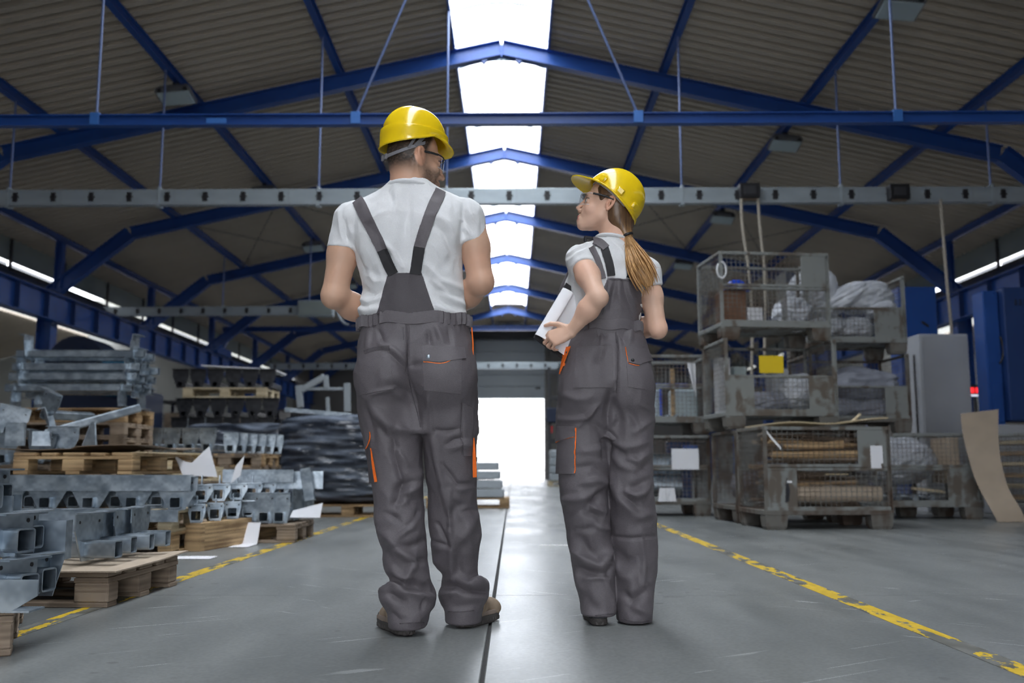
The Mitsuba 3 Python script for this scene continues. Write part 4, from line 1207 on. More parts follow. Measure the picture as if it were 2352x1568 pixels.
put('brim', loft(np.array([[(r_ * math.cos(a) * 1.12, r_ * 0.86 * math.sin(a), z_) for a in np.linspace(0, 2 * math.pi, 28, endpoint=False)] for r_, z_ in ((0.105, 0.0), (0.14, -0.008), (0.14, 0.0), (0.112, 0.02))])), 'm_blueplastic', hm_, M=M5 @ mat((0.24, 0.16, 0.565)), smooth=40)
one('wooden_box', box((0.19, 0.22, 0.37), (0.26, 0.3, 0.36), 0.008), 'm_brownboard', 'brown box under the blue hard hat in the topmost crate', 'box', M=M5)
one('carton', box((0.42, 0.2, 0.28), (0.17, 0.22, 0.18), 0.005), 'm_paper', 'small white carton beside the brown box in the topmost crate', 'box', M=M5)
lid = thing('wire_divider', 'folded wire mesh divider leaning in the topmost crate', 'wire mesh')
put('wires', gd('side_l', 'm_wire'), parent=lid, M=M5 @ mat((0.78, 0.10, 0.10), rz=-0.15) @ np.diag([1, 0.62, 0.74, 1]))
add_sack(M5, (1.0, 0.5, 0.36), (0.4, 0.5, 0.4), 35, 'white sack at the right end of the topmost crate')

# R4, R6 with sacks
c4b, M4b = mesh_crate(3.60, 11.78, 0.0, 2, 'lower mesh crate of the sack stack, behind the front crate')
c4, M4 = mesh_crate(3.60, 11.80, 0.99, 2, 'middle crate of the sack stack with a fat dark grey sack', plates=((0, 'R', 0),), upper=False, frame='m_rust')
c6, M6 = mesh_crate(3.60, 11.82, 1.96, 2, 'top crate of the sack stack heaped with pale sacks', plates=((0, 'R', 1),), upper=False, frame='m_crate')
add_sack(M4, (0.72, 0.35, 0.62), (0.95, 0.65, 0.42), 51, 'fat dark grey sack in the middle crate of the sack stack', 'm_sack_dark')
add_sack(M4, (0.40, 0.40, 0.32), (0.7, 0.6, 0.30), 52, 'dark sack under the fat one in the sack stack', 'm_sack_dark')
add_sack(M4, (0.85, 0.40, 0.30), (0.6, 0.6, 0.28), 53, 'crumpled dark sack at the right under the fat one', 'm_sack_dark')
for k, (p_, s_, sd, kw, lab) in enumerate((((0.20, 0.3, 0.84), (0.56, 0.5, 0.62), 61, dict(ry=1.2), 'pale upright sack highest at the left of the sack heap'), ((0.84, 0.32, 0.74), (0.74, 0.5, 0.40), 62, dict(ry=-0.15), 'pale ribbed sack lying on top of the sack heap'),
                                           ((0.50, 0.25, 0.70), (0.8, 0.4, 0.30), 63, dict(ry=-0.5), 'pale sack slanting in the middle of the sack heap'), ((1.0, 0.2, 0.58), (0.4, 0.3, 0.2), 64, dict(ry=-0.3), 'small white sack at the right of the sack heap'),
                                           ((0.35, 0.4, 0.36), (0.55, 0.6, 0.34), 65, {}, 'pale sack behind the wires of the top sack crate, left'), ((0.70, 0.35, 0.34), (0.5, 0.5, 0.32), 66, {}, 'pale sack behind the wires of the top sack crate, right'))):
    add_sack(M6, p_, s_, sd, lab, 'm_sack', **kw)

# R7, R8 behind the woman
c7, M7 = mesh_crate(1.15, 11.85, 0.0, 1, 'lower mesh crate behind the woman with steel rolls and a white sheet', frame='m_rust')
c8, M8 = mesh_crate(1.17, 11.87, 0.985, 1, 'upper mesh crate behind the woman', frame='m_crate')
for k, (z_, r_) in enumerate(((0.36, 0.13), (0.62, 0.13))):
    one('steel_roll', tube([(0.08, 0.3, z_), (0.92, 0.3, z_)], r_, 22), 'm_galv', f'{["lower", "upper"][k]} shiny steel roll inside the lower crate behind the woman', 'metal roll', M=M7, smooth=40)
one('paper_sheet', box((0.93, -0.012, 0.68), (0.33, 0.002, 0.25)), 'm_paper', 'white paper sheet hanging on the lower crate behind the woman', 'paper', M=M7)
put_ = thing('cloth_flag', 'white tapered cloth hanging low on the lower crate behind the woman', 'cloth')
put('cloth', slab(np.stack([np.array([[0.70 + (0.09 + 0.02 * b) * a + 0.0, -0.02 + 0.006 * math.sin(a * 3), 0.335 - 0.16 * b] for b in np.linspace(0, 1, 5)]) for a in np.linspace(-1, 1, 7)]), np.array([0, -1.0, 0]), 0.003), 'm_paper', put_, M=M7)
one('carton', box((0.35, 0.55, 0.5), (0.5, 0.2, 0.6), 0.006), 'm_lampglass', 'pale carton behind the steel rolls', 'box', M=M7)
one('carton', box((0.95, 0.55, 0.55), (0.3, 0.2, 0.7), 0.006), 'm_blue_dark', 'dark blue carton at the right in the lower crate behind the woman', 'box', M=M7)
one('carton', box((1.0, 0.06, 0.80), (0.18, 0.06, 0.10), 0.003), 'm_blue', 'small blue box at the top of the lower crate behind the woman', 'box', M=M7)
for k, (x_, w_) in enumerate(((0.42, 0.55), (0.98, 0.32))):
    one('carton', box((x_, 0.4, 0.18 + 0.19), (w_, 0.3, 0.38), 0.02), 'm_lampglass', ['wide white carton in the upper crate behind the woman', 'pale plastic box at the right in the upper crate behind the woman'][k], 'box', M=M8)
fr = thing('steel_rack', 'blue steel rack bar inside the upper crate behind the woman', 'rack')
put('bar', box((0.55, 0.15, 0.60), (0.9, 0.03, 0.05), 0.004), 'm_blueplastic', fr, M=M8)
put('leg', box((0.66, 0.15, 0.39), (0.03, 0.03, 0.40), 0.003), 'm_blueplastic', fr, M=M8)
one('paper_sheet', box((0.38, 0.10, 0.52), (0.22, 0.003, 0.10)), 'm_paper', 'small white note behind the blue bar in the upper crate', 'paper', M=M8)
one('wooden_batten', box((0.80, 0.1, 0.50), (0.05, 0.03, 0.60), 0.003), 'm_wood', 'upright wooden batten in the upper crate behind the woman', 'board', M=M8)
for k in range(7):
    one('bottle', tube([(0.30 + 0.105 * k, 0.08, 0.18), (0.30 + 0.105 * k, 0.08, 0.225), (0.30 + 0.105 * k, 0.08, 0.235)], [0.036, 0.036, 0.02], 14), 'm_galv', f'small shiny can at the bottom of the upper crate behind the woman', 'can', M=M8, group='shiny cans in the upper crate', smooth=40)
P = np.stack([np.array([[1.03 + (0.055 - 0.05 * b) * a - 0.02 + 0.05 * b, -0.02 + 0.02 * math.sin(a * 2), 0.86 - 0.42 * b] for b in np.linspace(0, 1, 8)]) for a in np.linspace(-1, 1, 6)])
one('cloth_flag', slab(P @ M8[:3, :3].T + M8[:3, 3], np.array([0, -1.0, 0]), 0.003), 'm_paper', 'white pointed paper hanging on the upper crate behind the woman', 'paper')

# the curved cardboard sheet
rows = []
for k, (xl, yl, xr_, yr_, yy) in enumerate(((2207, 950, 2293, 940, 11.05), (2212, 1000, 2293, 990, 10.98), (2224, 1050, 2296, 1040, 10.88), (2238, 1095, 2305, 1085, 10.78), (2256, 1135, 2318, 1125, 10.68), (2275, 1168, 2336, 1155, 10.58), (2290, 1186, 2356, 1176, 10.52))):
    a_, b_ = at(xl, yl, yy), at(xr_, yr_, yy + 0.03)
    rows.append(np.stack([a_ + (b_ - a_) * u for u in np.linspace(0, 1, 6)]))
P = np.array(rows)
P[-1, :, 2] = 0.004
from scipy.interpolate import CubicSpline
P = CubicSpline(np.arange(7), P)(np.linspace(0, 6, 30))
P[..., 2] = np.maximum(P[..., 2], 0.004)
one('cardboard_sheet', slab(P, np.array([-0.3, -0.9, 0.2]), 0.006), 'm_card', 'tall curved cardboard sheet leaning at the right edge', 'cardboard', smooth=40)

# cabinet, blue panel, blue machine, display
cab = thing('cabinet', 'tall pale grey metal cabinet behind the crates at the right', 'cabinet')
put('body', box((5.80, 13.25, 1.18), (0.66, 0.45, 2.37), 0.01), 'm_cabinet', cab)
put('door', box((5.80, 13.015, 1.18), (0.63, 0.02, 2.31), 0.004), 'm_cabinet', cab)
put('side_cable', tube([(5.462, 13.2, 2.1), (5.455, 13.2, 1.9), (5.452, 13.18, 1.5), (5.458, 13.2, 1.0), (5.456, 13.2, 0.4)], 0.012, 6), 'm_black', cab, smooth=40)
bp = thing('switch_cabinet', 'dark blue switch cabinet behind the pale grey cabinet', 'cabinet')
put('body', box((5.95, 14.35, 1.62), (0.56, 0.4, 3.2), 0.01), 'm_blue', bp)
put('door', box((5.95, 14.14, 1.62), (0.52, 0.02, 3.1), 0.004), 'm_blue', bp)
put('handle', xf(box((0, 0, 0), (0.12, 0.03, 0.03), 0.006), mat((6.03, 14.12, 2.66), ry=0.6)), 'm_black', bp)
mb = thing('machine_column', 'tall blue machine column at the right edge', 'machine')
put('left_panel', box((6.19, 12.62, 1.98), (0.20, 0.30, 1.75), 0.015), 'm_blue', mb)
put('front_panel', box((6.56, 12.55, 2.02), (0.53, 0.4, 1.72), 0.015), 'm_blue_dark', mb)  # shade of this face is put into its darker blue
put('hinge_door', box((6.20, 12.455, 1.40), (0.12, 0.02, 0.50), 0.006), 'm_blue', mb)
put('base', box((6.42, 12.62, 0.56), (0.75, 0.45, 1.12), 0.01), 'm_cabinet', mb)
put('cable', tube([(6.27 + 0.03 * math.sin(a * 3), 12.44 + 0.0 * a, 2.25 - 0.35 * math.sin(a)) for a in np.linspace(0, math.pi, 16)], 0.012, 6), 'm_black', mb, smooth=40)
for k in range(5):
    put('vent_slot', box((6.45 + 0.06 * k, 12.345, 2.68), (0.03, 0.012, 0.08), 0.003), 'm_navy', mb)
dp = thing('display', 'small red lit display between the grey cabinet and the blue column', 'display')
q = at(2243, 896, 18.0)
put('case', box(q + [0, 0.06, 0], (0.34, 0.10, 0.20), 0.01), 'm_dark', dp)
put('stand', box((q[0], q[1] + 0.08, (q[2] - 0.1 + 1.1) / 2), (0.05, 0.05, q[2] - 0.1 - 1.1), 0.005), 'm_dark', dp)
bsdf('m_red', (0.5, 0.02, 0.02), 0.5)
for s_ in (-1, 1):
    put('digit', box(q + [-0.03 + s_ * 0.055, 0.0, 0.0], (0.085, 0.01, 0.10), 0.004), 'm_red', dp, emitter={'type': 'area', 'radiance': {'type': 'rgb', 'value': [1.6, 0.04, 0.05]}, 'sampling_weight': 0.05})
put('lit_strip', box(q + [0.0, 0.0, -0.095], (0.26, 0.01, 0.035), 0.003), 'm_white_paint', dp, emitter={'type': 'area', 'radiance': {'type': 'rgb', 'value': [0.7, 0.75, 0.9]}, 'sampling_weight': 0.05})
one('desk', box((q[0] - 0.9, 18.2, 0.55), (1.6, 0.7, 1.1), 0.02), 'm_cabinet', 'grey machine desk under the red display', 'desk')

# by the gate: mast, boxes on a pallet, post
ms = thing('forklift_mast', 'dark forklift mast at the right side of the gate', 'forklift')
for x_ in (1.28, 1.62):
    put('upright', box((x_, 34.2, 2.05), (0.11, 0.14, 4.1), 0.01), 'm_dark', ms)
for z_ in (0.4, 1.5, 2.2, 3.0, 3.9):
    put('cross_bar', box((1.45, 34.2, z_), (0.40, 0.16, 0.16), 0.01), 'm_dark', ms)
put('carriage', box((1.48, 34.05, 2.4), (0.6, 0.08, 0.5), 0.02), 'm_navy', ms)
put('lamp', box((1.36, 34.1, 1.9), (0.06, 0.04, 0.25), 0.01), 'm_red', ms)
pallet(1.12, 31.0, 0.0, 0, 'pale pallet by the gate under the stacked grey profiles', 'm_wood_pale')
for k in range(4):
    one('steel_profile', box((1.72 - 0.03 * k, 31.4, 0.27 + 0.25 * k), (1.1 - 0.06 * k, 0.7, 0.235), 0.03), 'm_galv_dull', f'grey steel profile bundle by the gate, {["lowest", "second", "third", "topmost"][k]} of four', 'metal profile')
bp_ = thing('barrier_post', 'dark post with a foot plate at the left side of the gate', 'post')
put('post', box((-1.62, 44.0, 0.55), (0.12, 0.12, 1.1), 0.01), 'm_dark', bp_)
put('foot_plate', box((-1.30, 44.0, 0.03), (0.9, 0.3, 0.06), 0.01), 'm_dark', bp_)
# ------------------------------------------------------------------ modelling people: distance fields turned into skins
def surface_net(vol, ax):
    """The zero surface of vol on the grid with the axes ax."""
    s = vol < 0
    nx, ny, nz = vol.shape
    cnt = np.zeros((nx - 1, ny - 1, nz - 1), np.int8)
    corners = [(a, b, c) for a in (0, 1) for b in (0, 1) for c in (0, 1)]
    sl = lambda o, n: slice(o, n - 1 + o)
    for a, b, c in corners:
        cnt += s[sl(a, nx), sl(b, ny), sl(c, nz)]
    I = np.argwhere((cnt > 0) & (cnt < 8))
    idx = np.full(cnt.shape, -1, np.int64)
    idx[I[:, 0], I[:, 1], I[:, 2]] = np.arange(len(I))
    acc, num = np.zeros((len(I), 3)), np.zeros(len(I))
    for a in range(3):
        for o1 in (0, 1):
            for o2 in (0, 1):
                o = [0, 0, 0]
                b, c = [k for k in range(3) if k != a]
                o[b], o[c] = o1, o2
                p = I + o
                q = p.copy(); q[:, a] += 1
                v0, v1 = vol[p[:, 0], p[:, 1], p[:, 2]], vol[q[:, 0], q[:, 1], q[:, 2]]
                hit = (v0 < 0) != (v1 < 0)
                t = np.where(hit, v0 / np.where(hit, v0 - v1, 1), 0)
                P = np.stack([ax[k][p[:, k]] for k in range(3)], 1)
                P[:, a] += t * (ax[a][q[:, a]] - ax[a][p[:, a]])
                acc += P * hit[:, None]; num += hit
    v = acc / num[:, None]
    F = []
    for a in range(3):
        b, c = (a + 1) % 3, (a + 2) % 3
        lo = [slice(1, -1)] * 3; lo[a] = slice(0, -1)
        hi = [slice(1, -1)] * 3; hi[a] = slice(1, None)
        s0, s1 = s[tuple(lo)], s[tuple(hi)]
        E = np.argwhere(s0 != s1)
        out = s0[E[:, 0], E[:, 1], E[:, 2]]
        base = E.copy()
        for k in range(3):
            if k != a:
                base[:, k] += 1
        def cell(db, dc):
            q = base.copy(); q[:, b] += db; q[:, c] += dc
            return idx[q[:, 0], q[:, 1], q[:, 2]]
        Q = np.stack([cell(-1, -1), cell(0, -1), cell(0, 0), cell(-1, 0)], 1)
        F.append(np.where(out[:, None], Q, Q[:, ::-1]))
    q = np.vstack(F)
    q = q[(q >= 0).all(1)]
    return v, tri(q)


def smin(a, b, k):
    h = np.clip(0.5 + 0.5 * (b - a) / k, 0, 1)
    return b * (1 - h) + a * h - k * h * (1 - h)


def smax(a, b, k):
    return -smin(-a, -b, k)


class Field:
    """Distance field on a box grid; add() blends a primitive in where it reaches."""

    def __init__(self, lo, hi, step, k=0.02):
        self.ax = [np.arange(l, h + step, step) for l, h in zip(lo, hi)]
        self.P = [a.astype(np.float32) for a in np.meshgrid(*self.ax, indexing='ij')]
        self.d = np.full(self.P[0].shape, 1.0, np.float32)
        self.k = k

    def sub(self, c, r):
        sl = []
        for a in range(3):
            i0, i1 = np.searchsorted(self.ax[a], (c[a] - r, c[a] + r))
            sl.append(slice(max(0, i0 - 1), min(len(self.ax[a]), i1 + 1)))
        return tuple(sl)

    def apply(self, fn, k=None, op='u', where=None):
        sl = where or (slice(None),) * 3
        p = [q[sl] for q in self.P]
        if p[0].size == 0:
            return self
        e = fn(*p)
        k = self.k if k is None else k
        d = self.d[sl]
        self.d[sl] = smin(d, e, k) if op == 'u' else smax(d, -e, k) if op == 's' else smax(d, e, k)
        return self

    def cone(self, a, b, ra, rb=None, k=None, op='u'):
        a, b = np.asarray(a, float), np.asarray(b, float)
        rb = ra if rb is None else rb
        ab = b - a
        L2 = max(float(ab @ ab), 1e-12)

        def fn(x, y, z):
            t = np.clip(((x - a[0]) * ab[0] + (y - a[1]) * ab[1] + (z - a[2]) * ab[2]) / L2, 0, 1)
            return np.sqrt((x - a[0] - t * ab[0]) ** 2 + (y - a[1] - t * ab[1]) ** 2 + (z - a[2] - t * ab[2]) ** 2) - (ra + t * (rb - ra))
        return self.apply(fn, k, op, self.sub((a + b) / 2, math.sqrt(L2) / 2 + max(ra, rb) + 0.07))

    def ball(self, c, r, R=None, k=None, op='u'):
        c = np.asarray(c, float); r = np.broadcast_to(np.asarray(r, float), (3,))
        R = np.eye(3) if R is None else R

        def fn(x, y, z):
            q = [(x - c[0]) * R[0, i] + (y - c[1]) * R[1, i] + (z - c[2]) * R[2, i] for i in range(3)]
            k0 = np.sqrt(sum((q[i] / r[i]) ** 2 for i in range(3))) + 1e-9
            k1 = np.sqrt(sum((q[i] / r[i] ** 2) ** 2 for i in range(3))) + 1e-9
            return k0 * (k0 - 1) / k1
        return self.apply(fn, k, op, self.sub(c, r.max() + 0.07))

    def rows(self, R, k=None, p=2.3, cut=True):
        """A tube up the z axis; rows of (z, x left, x right, y centre, y half depth)."""
        from scipy.interpolate import PchipInterpolator
        R = np.array(sorted(R), float)
        zz = self.ax[2]
        I = PchipInterpolator(R[:, 0], R[:, 1:])(np.clip(zz, R[0, 0], R[-1, 0])).astype(np.float32)
        xc, rx, yc, ry = (I[:, 0] + I[:, 1]) / 2, (I[:, 1] - I[:, 0]) / 2, I[:, 2], I[:, 3]

        def fn(x, y, z):
            d = ((np.abs((x - xc) / rx) ** p + np.abs((y - yc) / ry) ** p) ** (1 / p) - 1) * np.minimum(rx, ry)
            return np.maximum(d, np.maximum(R[0, 0] - z, z - R[-1, 0])) if cut else d
        return self.apply(fn, k)

    def plane(self, p, n, k=0.004):
        """Keeps what lies behind the plane."""
        n = np.asarray(n, float) / np.linalg.norm(n)
        return self.apply(lambda x, y, z: (x - p[0]) * n[0] + (y - p[1]) * n[1] + (z - p[2]) * n[2], k, 'i')

    def mesh(self, smooth=0):
        from scipy.ndimage import gaussian_filter
        d = gaussian_filter(self.d, 0.6)
        for a in range(3):
            for i in (0, -1):
                s = [slice(None)] * 3; s[a] = i
                d[tuple(s)] = np.maximum(d[tuple(s)], 0.003)
        v, f = surface_net(d, self.ax)
        return taubin(v, f, smooth), f


def taubin(v, f, n):
    """Smooths without shrinking."""
    from scipy.sparse import coo_matrix, diags
    e = np.vstack([f[:, [0, 1]], f[:, [1, 2]], f[:, [2, 0]]])
    A = coo_matrix((np.ones(2 * len(e)), (np.r_[e[:, 0], e[:, 1]], np.r_[e[:, 1], e[:, 0]])), shape=(len(v), len(v))).tocsr()
    A.data[:] = 1.0
    L = diags(1.0 / np.maximum(np.asarray(A.sum(1)).ravel(), 1)) @ A
    for _ in range(n):
        v = v + 0.5 * (L @ v - v)
        v = v - 0.52 * (L @ v - v)
    return v


def normals(m):
    return meshkit.arrays(m, True)[2]


def join(*ms):
    """One closed skin from overlapping closed skins."""
    try:
        out = None
        for v, f in ms:
            k = m3.Manifold(m3.Mesh(np.asarray(v, np.float32), np.asarray(f, np.uint32)))
            if k.is_empty():
                raise ValueError
            out = k if out is None else out + k
        q = out.to_mesh()
        return np.array(q.vert_properties[:, :3], float), np.array(q.tri_verts)
    except Exception as e:
        print('join failed', e)
        return cat(*ms)


def seg_dist(P, pts):
    """Distance of the 2D points P to the polyline, and the position along it from 0 to 1."""
    pts = np.asarray(pts, float)
    best, where = np.full(len(P), 9.0), np.zeros(len(P))
    L = np.concatenate([[0], np.cumsum(np.linalg.norm(np.diff(pts, axis=0), axis=1))])
    for i in range(len(pts) - 1):
        ab = pts[i + 1] - pts[i]
        t = np.clip(((P - pts[i]) @ ab) / (ab @ ab + 1e-12), 0, 1)
        d = np.linalg.norm(P - pts[i] - t[:, None] * ab, axis=1)
        m = d < best
        best[m] = d[m]
        where[m] = (L[i] + t[m] * (L[i + 1] - L[i])) / (L[-1] + 1e-9)
    return best, where


def hem_mask(v, planes, soft=0.03):
    """0 at the hems (point, outward normal, reach), 1 away from them."""
    w = np.ones(len(v))
    for p, n, reach in planes:
        n = np.asarray(n, float) / np.linalg.norm(n)
        d = -(v - np.asarray(p, float)) @ n
        near = np.linalg.norm(v - np.asarray(p, float), axis=1) < reach
        w = np.where(near, np.minimum(w, np.clip((d - 0.003) / soft, 0, 1)), w)
    return w


def fold(m, folds, y0, back=True, hems=()):
    """Creases of cloth. Each fold: (points as photo pixels, half width in m, height in m). They are measured in the plane Y = y0 and run over the back of the cloth."""
    v, f = m
    n = normals(m)
    P = v[:, [0, 2]]
    # perspective of the measuring plane: bring the vertices to it
    s = (y0 / v[:, 1])[:, None]
    P = np.stack([v[:, 0] * s[:, 0], CAM_H + (v[:, 2] - CAM_H) * s[:, 0]], 1)
    w = np.clip(-n[:, 1] * 1.6 + 0.35, 0, 1) if back else np.ones(len(v))
    disp = np.zeros(len(v))
    for pts, half, h in folds:
        q = np.array([at(a, b, y0)[[0, 2]] for a, b in pts])
        d, t = seg_dist(P, q)
        taper = np.sin(np.pi * np.clip(0.12 + 0.76 * t, 0, 1)) ** 0.7
        disp += h * np.exp(-(d / half) ** 2) * taper
    return v + n * (disp * w * hem_mask(v, hems))[:, None], f


def wrinkle(m, amp, scale, seed, octaves=3, ridge=True, R=None, hems=()):
    v, f = m
    n = normals(m)
    q = v * np.asarray(scale) if R is None else (v @ R) * np.asarray(scale)
    q = q + 0.5 * np.stack([meshkit.noise(v * 9, seed + 31 + k) for k in range(3)], 1)
    k = meshkit.fbm(q, octaves, seed)
    if ridge:
        k = 1 - 2 * np.abs(k - 0.5) * 2
    return v + n * (amp * (k - 0.5) * hem_mask(v, hems))[:, None], f


class Back:
    """The back surface (towards -Y) of meshes as a height field over (x, z)."""

    def __init__(self, *ms):
        from scipy.interpolate import LinearNDInterpolator
        V, N = [], []
        for m in ms:
            n = normals(m)
            keep = n[:, 1] < 0.15
            V.append(m[0][keep]); N.append(n[keep])
        V, N = np.vstack(V), np.vstack(N)
        # the hindmost skin of each small cell
        key = np.floor(V[:, [0, 2]] / 0.004).astype(int)
        order = np.lexsort((V[:, 1], key[:, 1], key[:, 0]))
        key, V, N = key[order], V[order], N[order]
        first = np.concatenate([[True], (np.diff(key, axis=0) != 0).any(1)])
        V, N = V[first], N[first]
        self.tree_xy, self.V = V[:, [0, 2]], V
        self.f = LinearNDInterpolator(V[:, [0, 2]], V[:, 1])
        from scipy.interpolate import NearestNDInterpolator
        self.g = NearestNDInterpolator(V[:, [0, 2]], V[:, 1])

    def y(self, x, z):
        a = self.f(x, z)
        return np.where(np.isnan(a), self.g(x, z), a)

    def px(self, px, py, y0=3.5, it=6):
        """The point of the back surface seen at this pixel."""
        p = at(px, py, y0)
        for _ in range(it):
            p = at(px, py, 0.5 * p[1] + 0.5 * float(self.y(p[0], p[2])))
        return p


def patch(bk, quad, nu, nv, t, y0=3.45, lift=0.0015, sag=None, blur=0):
    """A sheet of cloth lying on the back surface: quad = four corners as pixels (top left, top right, bottom right, bottom left)."""
    q = [np.array(c, float) for c in quad]
    P = np.zeros((nv, nu, 3))
    for j, b in enumerate(np.linspace(0, 1, nv)):
        for i, a in enumerate(np.linspace(0, 1, nu)):
            c = (q[0] * (1 - a) + q[1] * a) * (1 - b) + (q[3] * (1 - a) + q[2] * a) * b
            if sag:
                c = c + np.array([0, sag(a) * b])
            P[j, i] = bk.px(c[0], c[1], y0)
    if blur:
        from scipy.ndimage import gaussian_filter
        P[..., 1] = np.minimum(P[..., 1], gaussian_filter(P[..., 1], blur, mode='nearest'))
    du, dv = np.gradient(P, axis=1), np.gradient(P, axis=0)
    N = np.cross(du, dv); N /= np.linalg.norm(N, axis=-1, keepdims=True) + 1e-12
    N = np.where(N[..., 1:2] > 0, -N, N)
    return slab(P + N * lift, N, t), P, N


def ribbon(bk, pts, w, t, n=40, y0=3.45, lift=0.002):
    """A band of width w along the pixels pts on the back surface."""
    from scipy.interpolate import CubicSpline
    pts = np.asarray(pts, float)
    s = np.concatenate([[0], np.cumsum(np.linalg.norm(np.diff(pts, axis=0), axis=1))])
    c = CubicSpline(s, pts)(np.linspace(0, s[-1], n)) if len(pts) > 2 else pts[0] + (pts[1] - pts[0]) * np.linspace(0, 1, n)[:, None]
    ww = np.broadcast_to(w, (len(pts),))
    ww = np.interp(np.linspace(0, s[-1], n), s, ww)
    tg = np.gradient(c, axis=0); tg /= np.linalg.norm(tg, axis=1, keepdims=True)
    nr = np.stack([-tg[:, 1], tg[:, 0]], 1)
    P = np.zeros((n, 7, 3))
    for i in range(n):
        for j, a in enumerate(np.linspace(-0.5, 0.5, 7)):
            P[i, j] = bk.px(*(c[i] + nr[i] * ww[i] * a), y0)
    from scipy.ndimage import gaussian_filter
    g = gaussian_filter(P[..., 1], (2, 1.5), mode='nearest')
    P[..., 1] = np.minimum(P[..., 1], g)
    du, dv = np.gradient(P, axis=1), np.gradient(P, axis=0)
    N = np.cross(du, dv); N /= np.linalg.norm(N, axis=-1, keepdims=True) + 1e-12
    N = np.where(N[..., 1:2] > 0, -N, N)
    return slab(P + N * lift, N, t)


def rot(f, u):
    """Columns right, forward, up of a head that looks along f."""
    f = np.asarray(f, float) / np.linalg.norm(f)
    r = np.cross(f, u); r /= np.linalg.norm(r)
    return np.stack([r, f, np.cross(r, f)], 1)


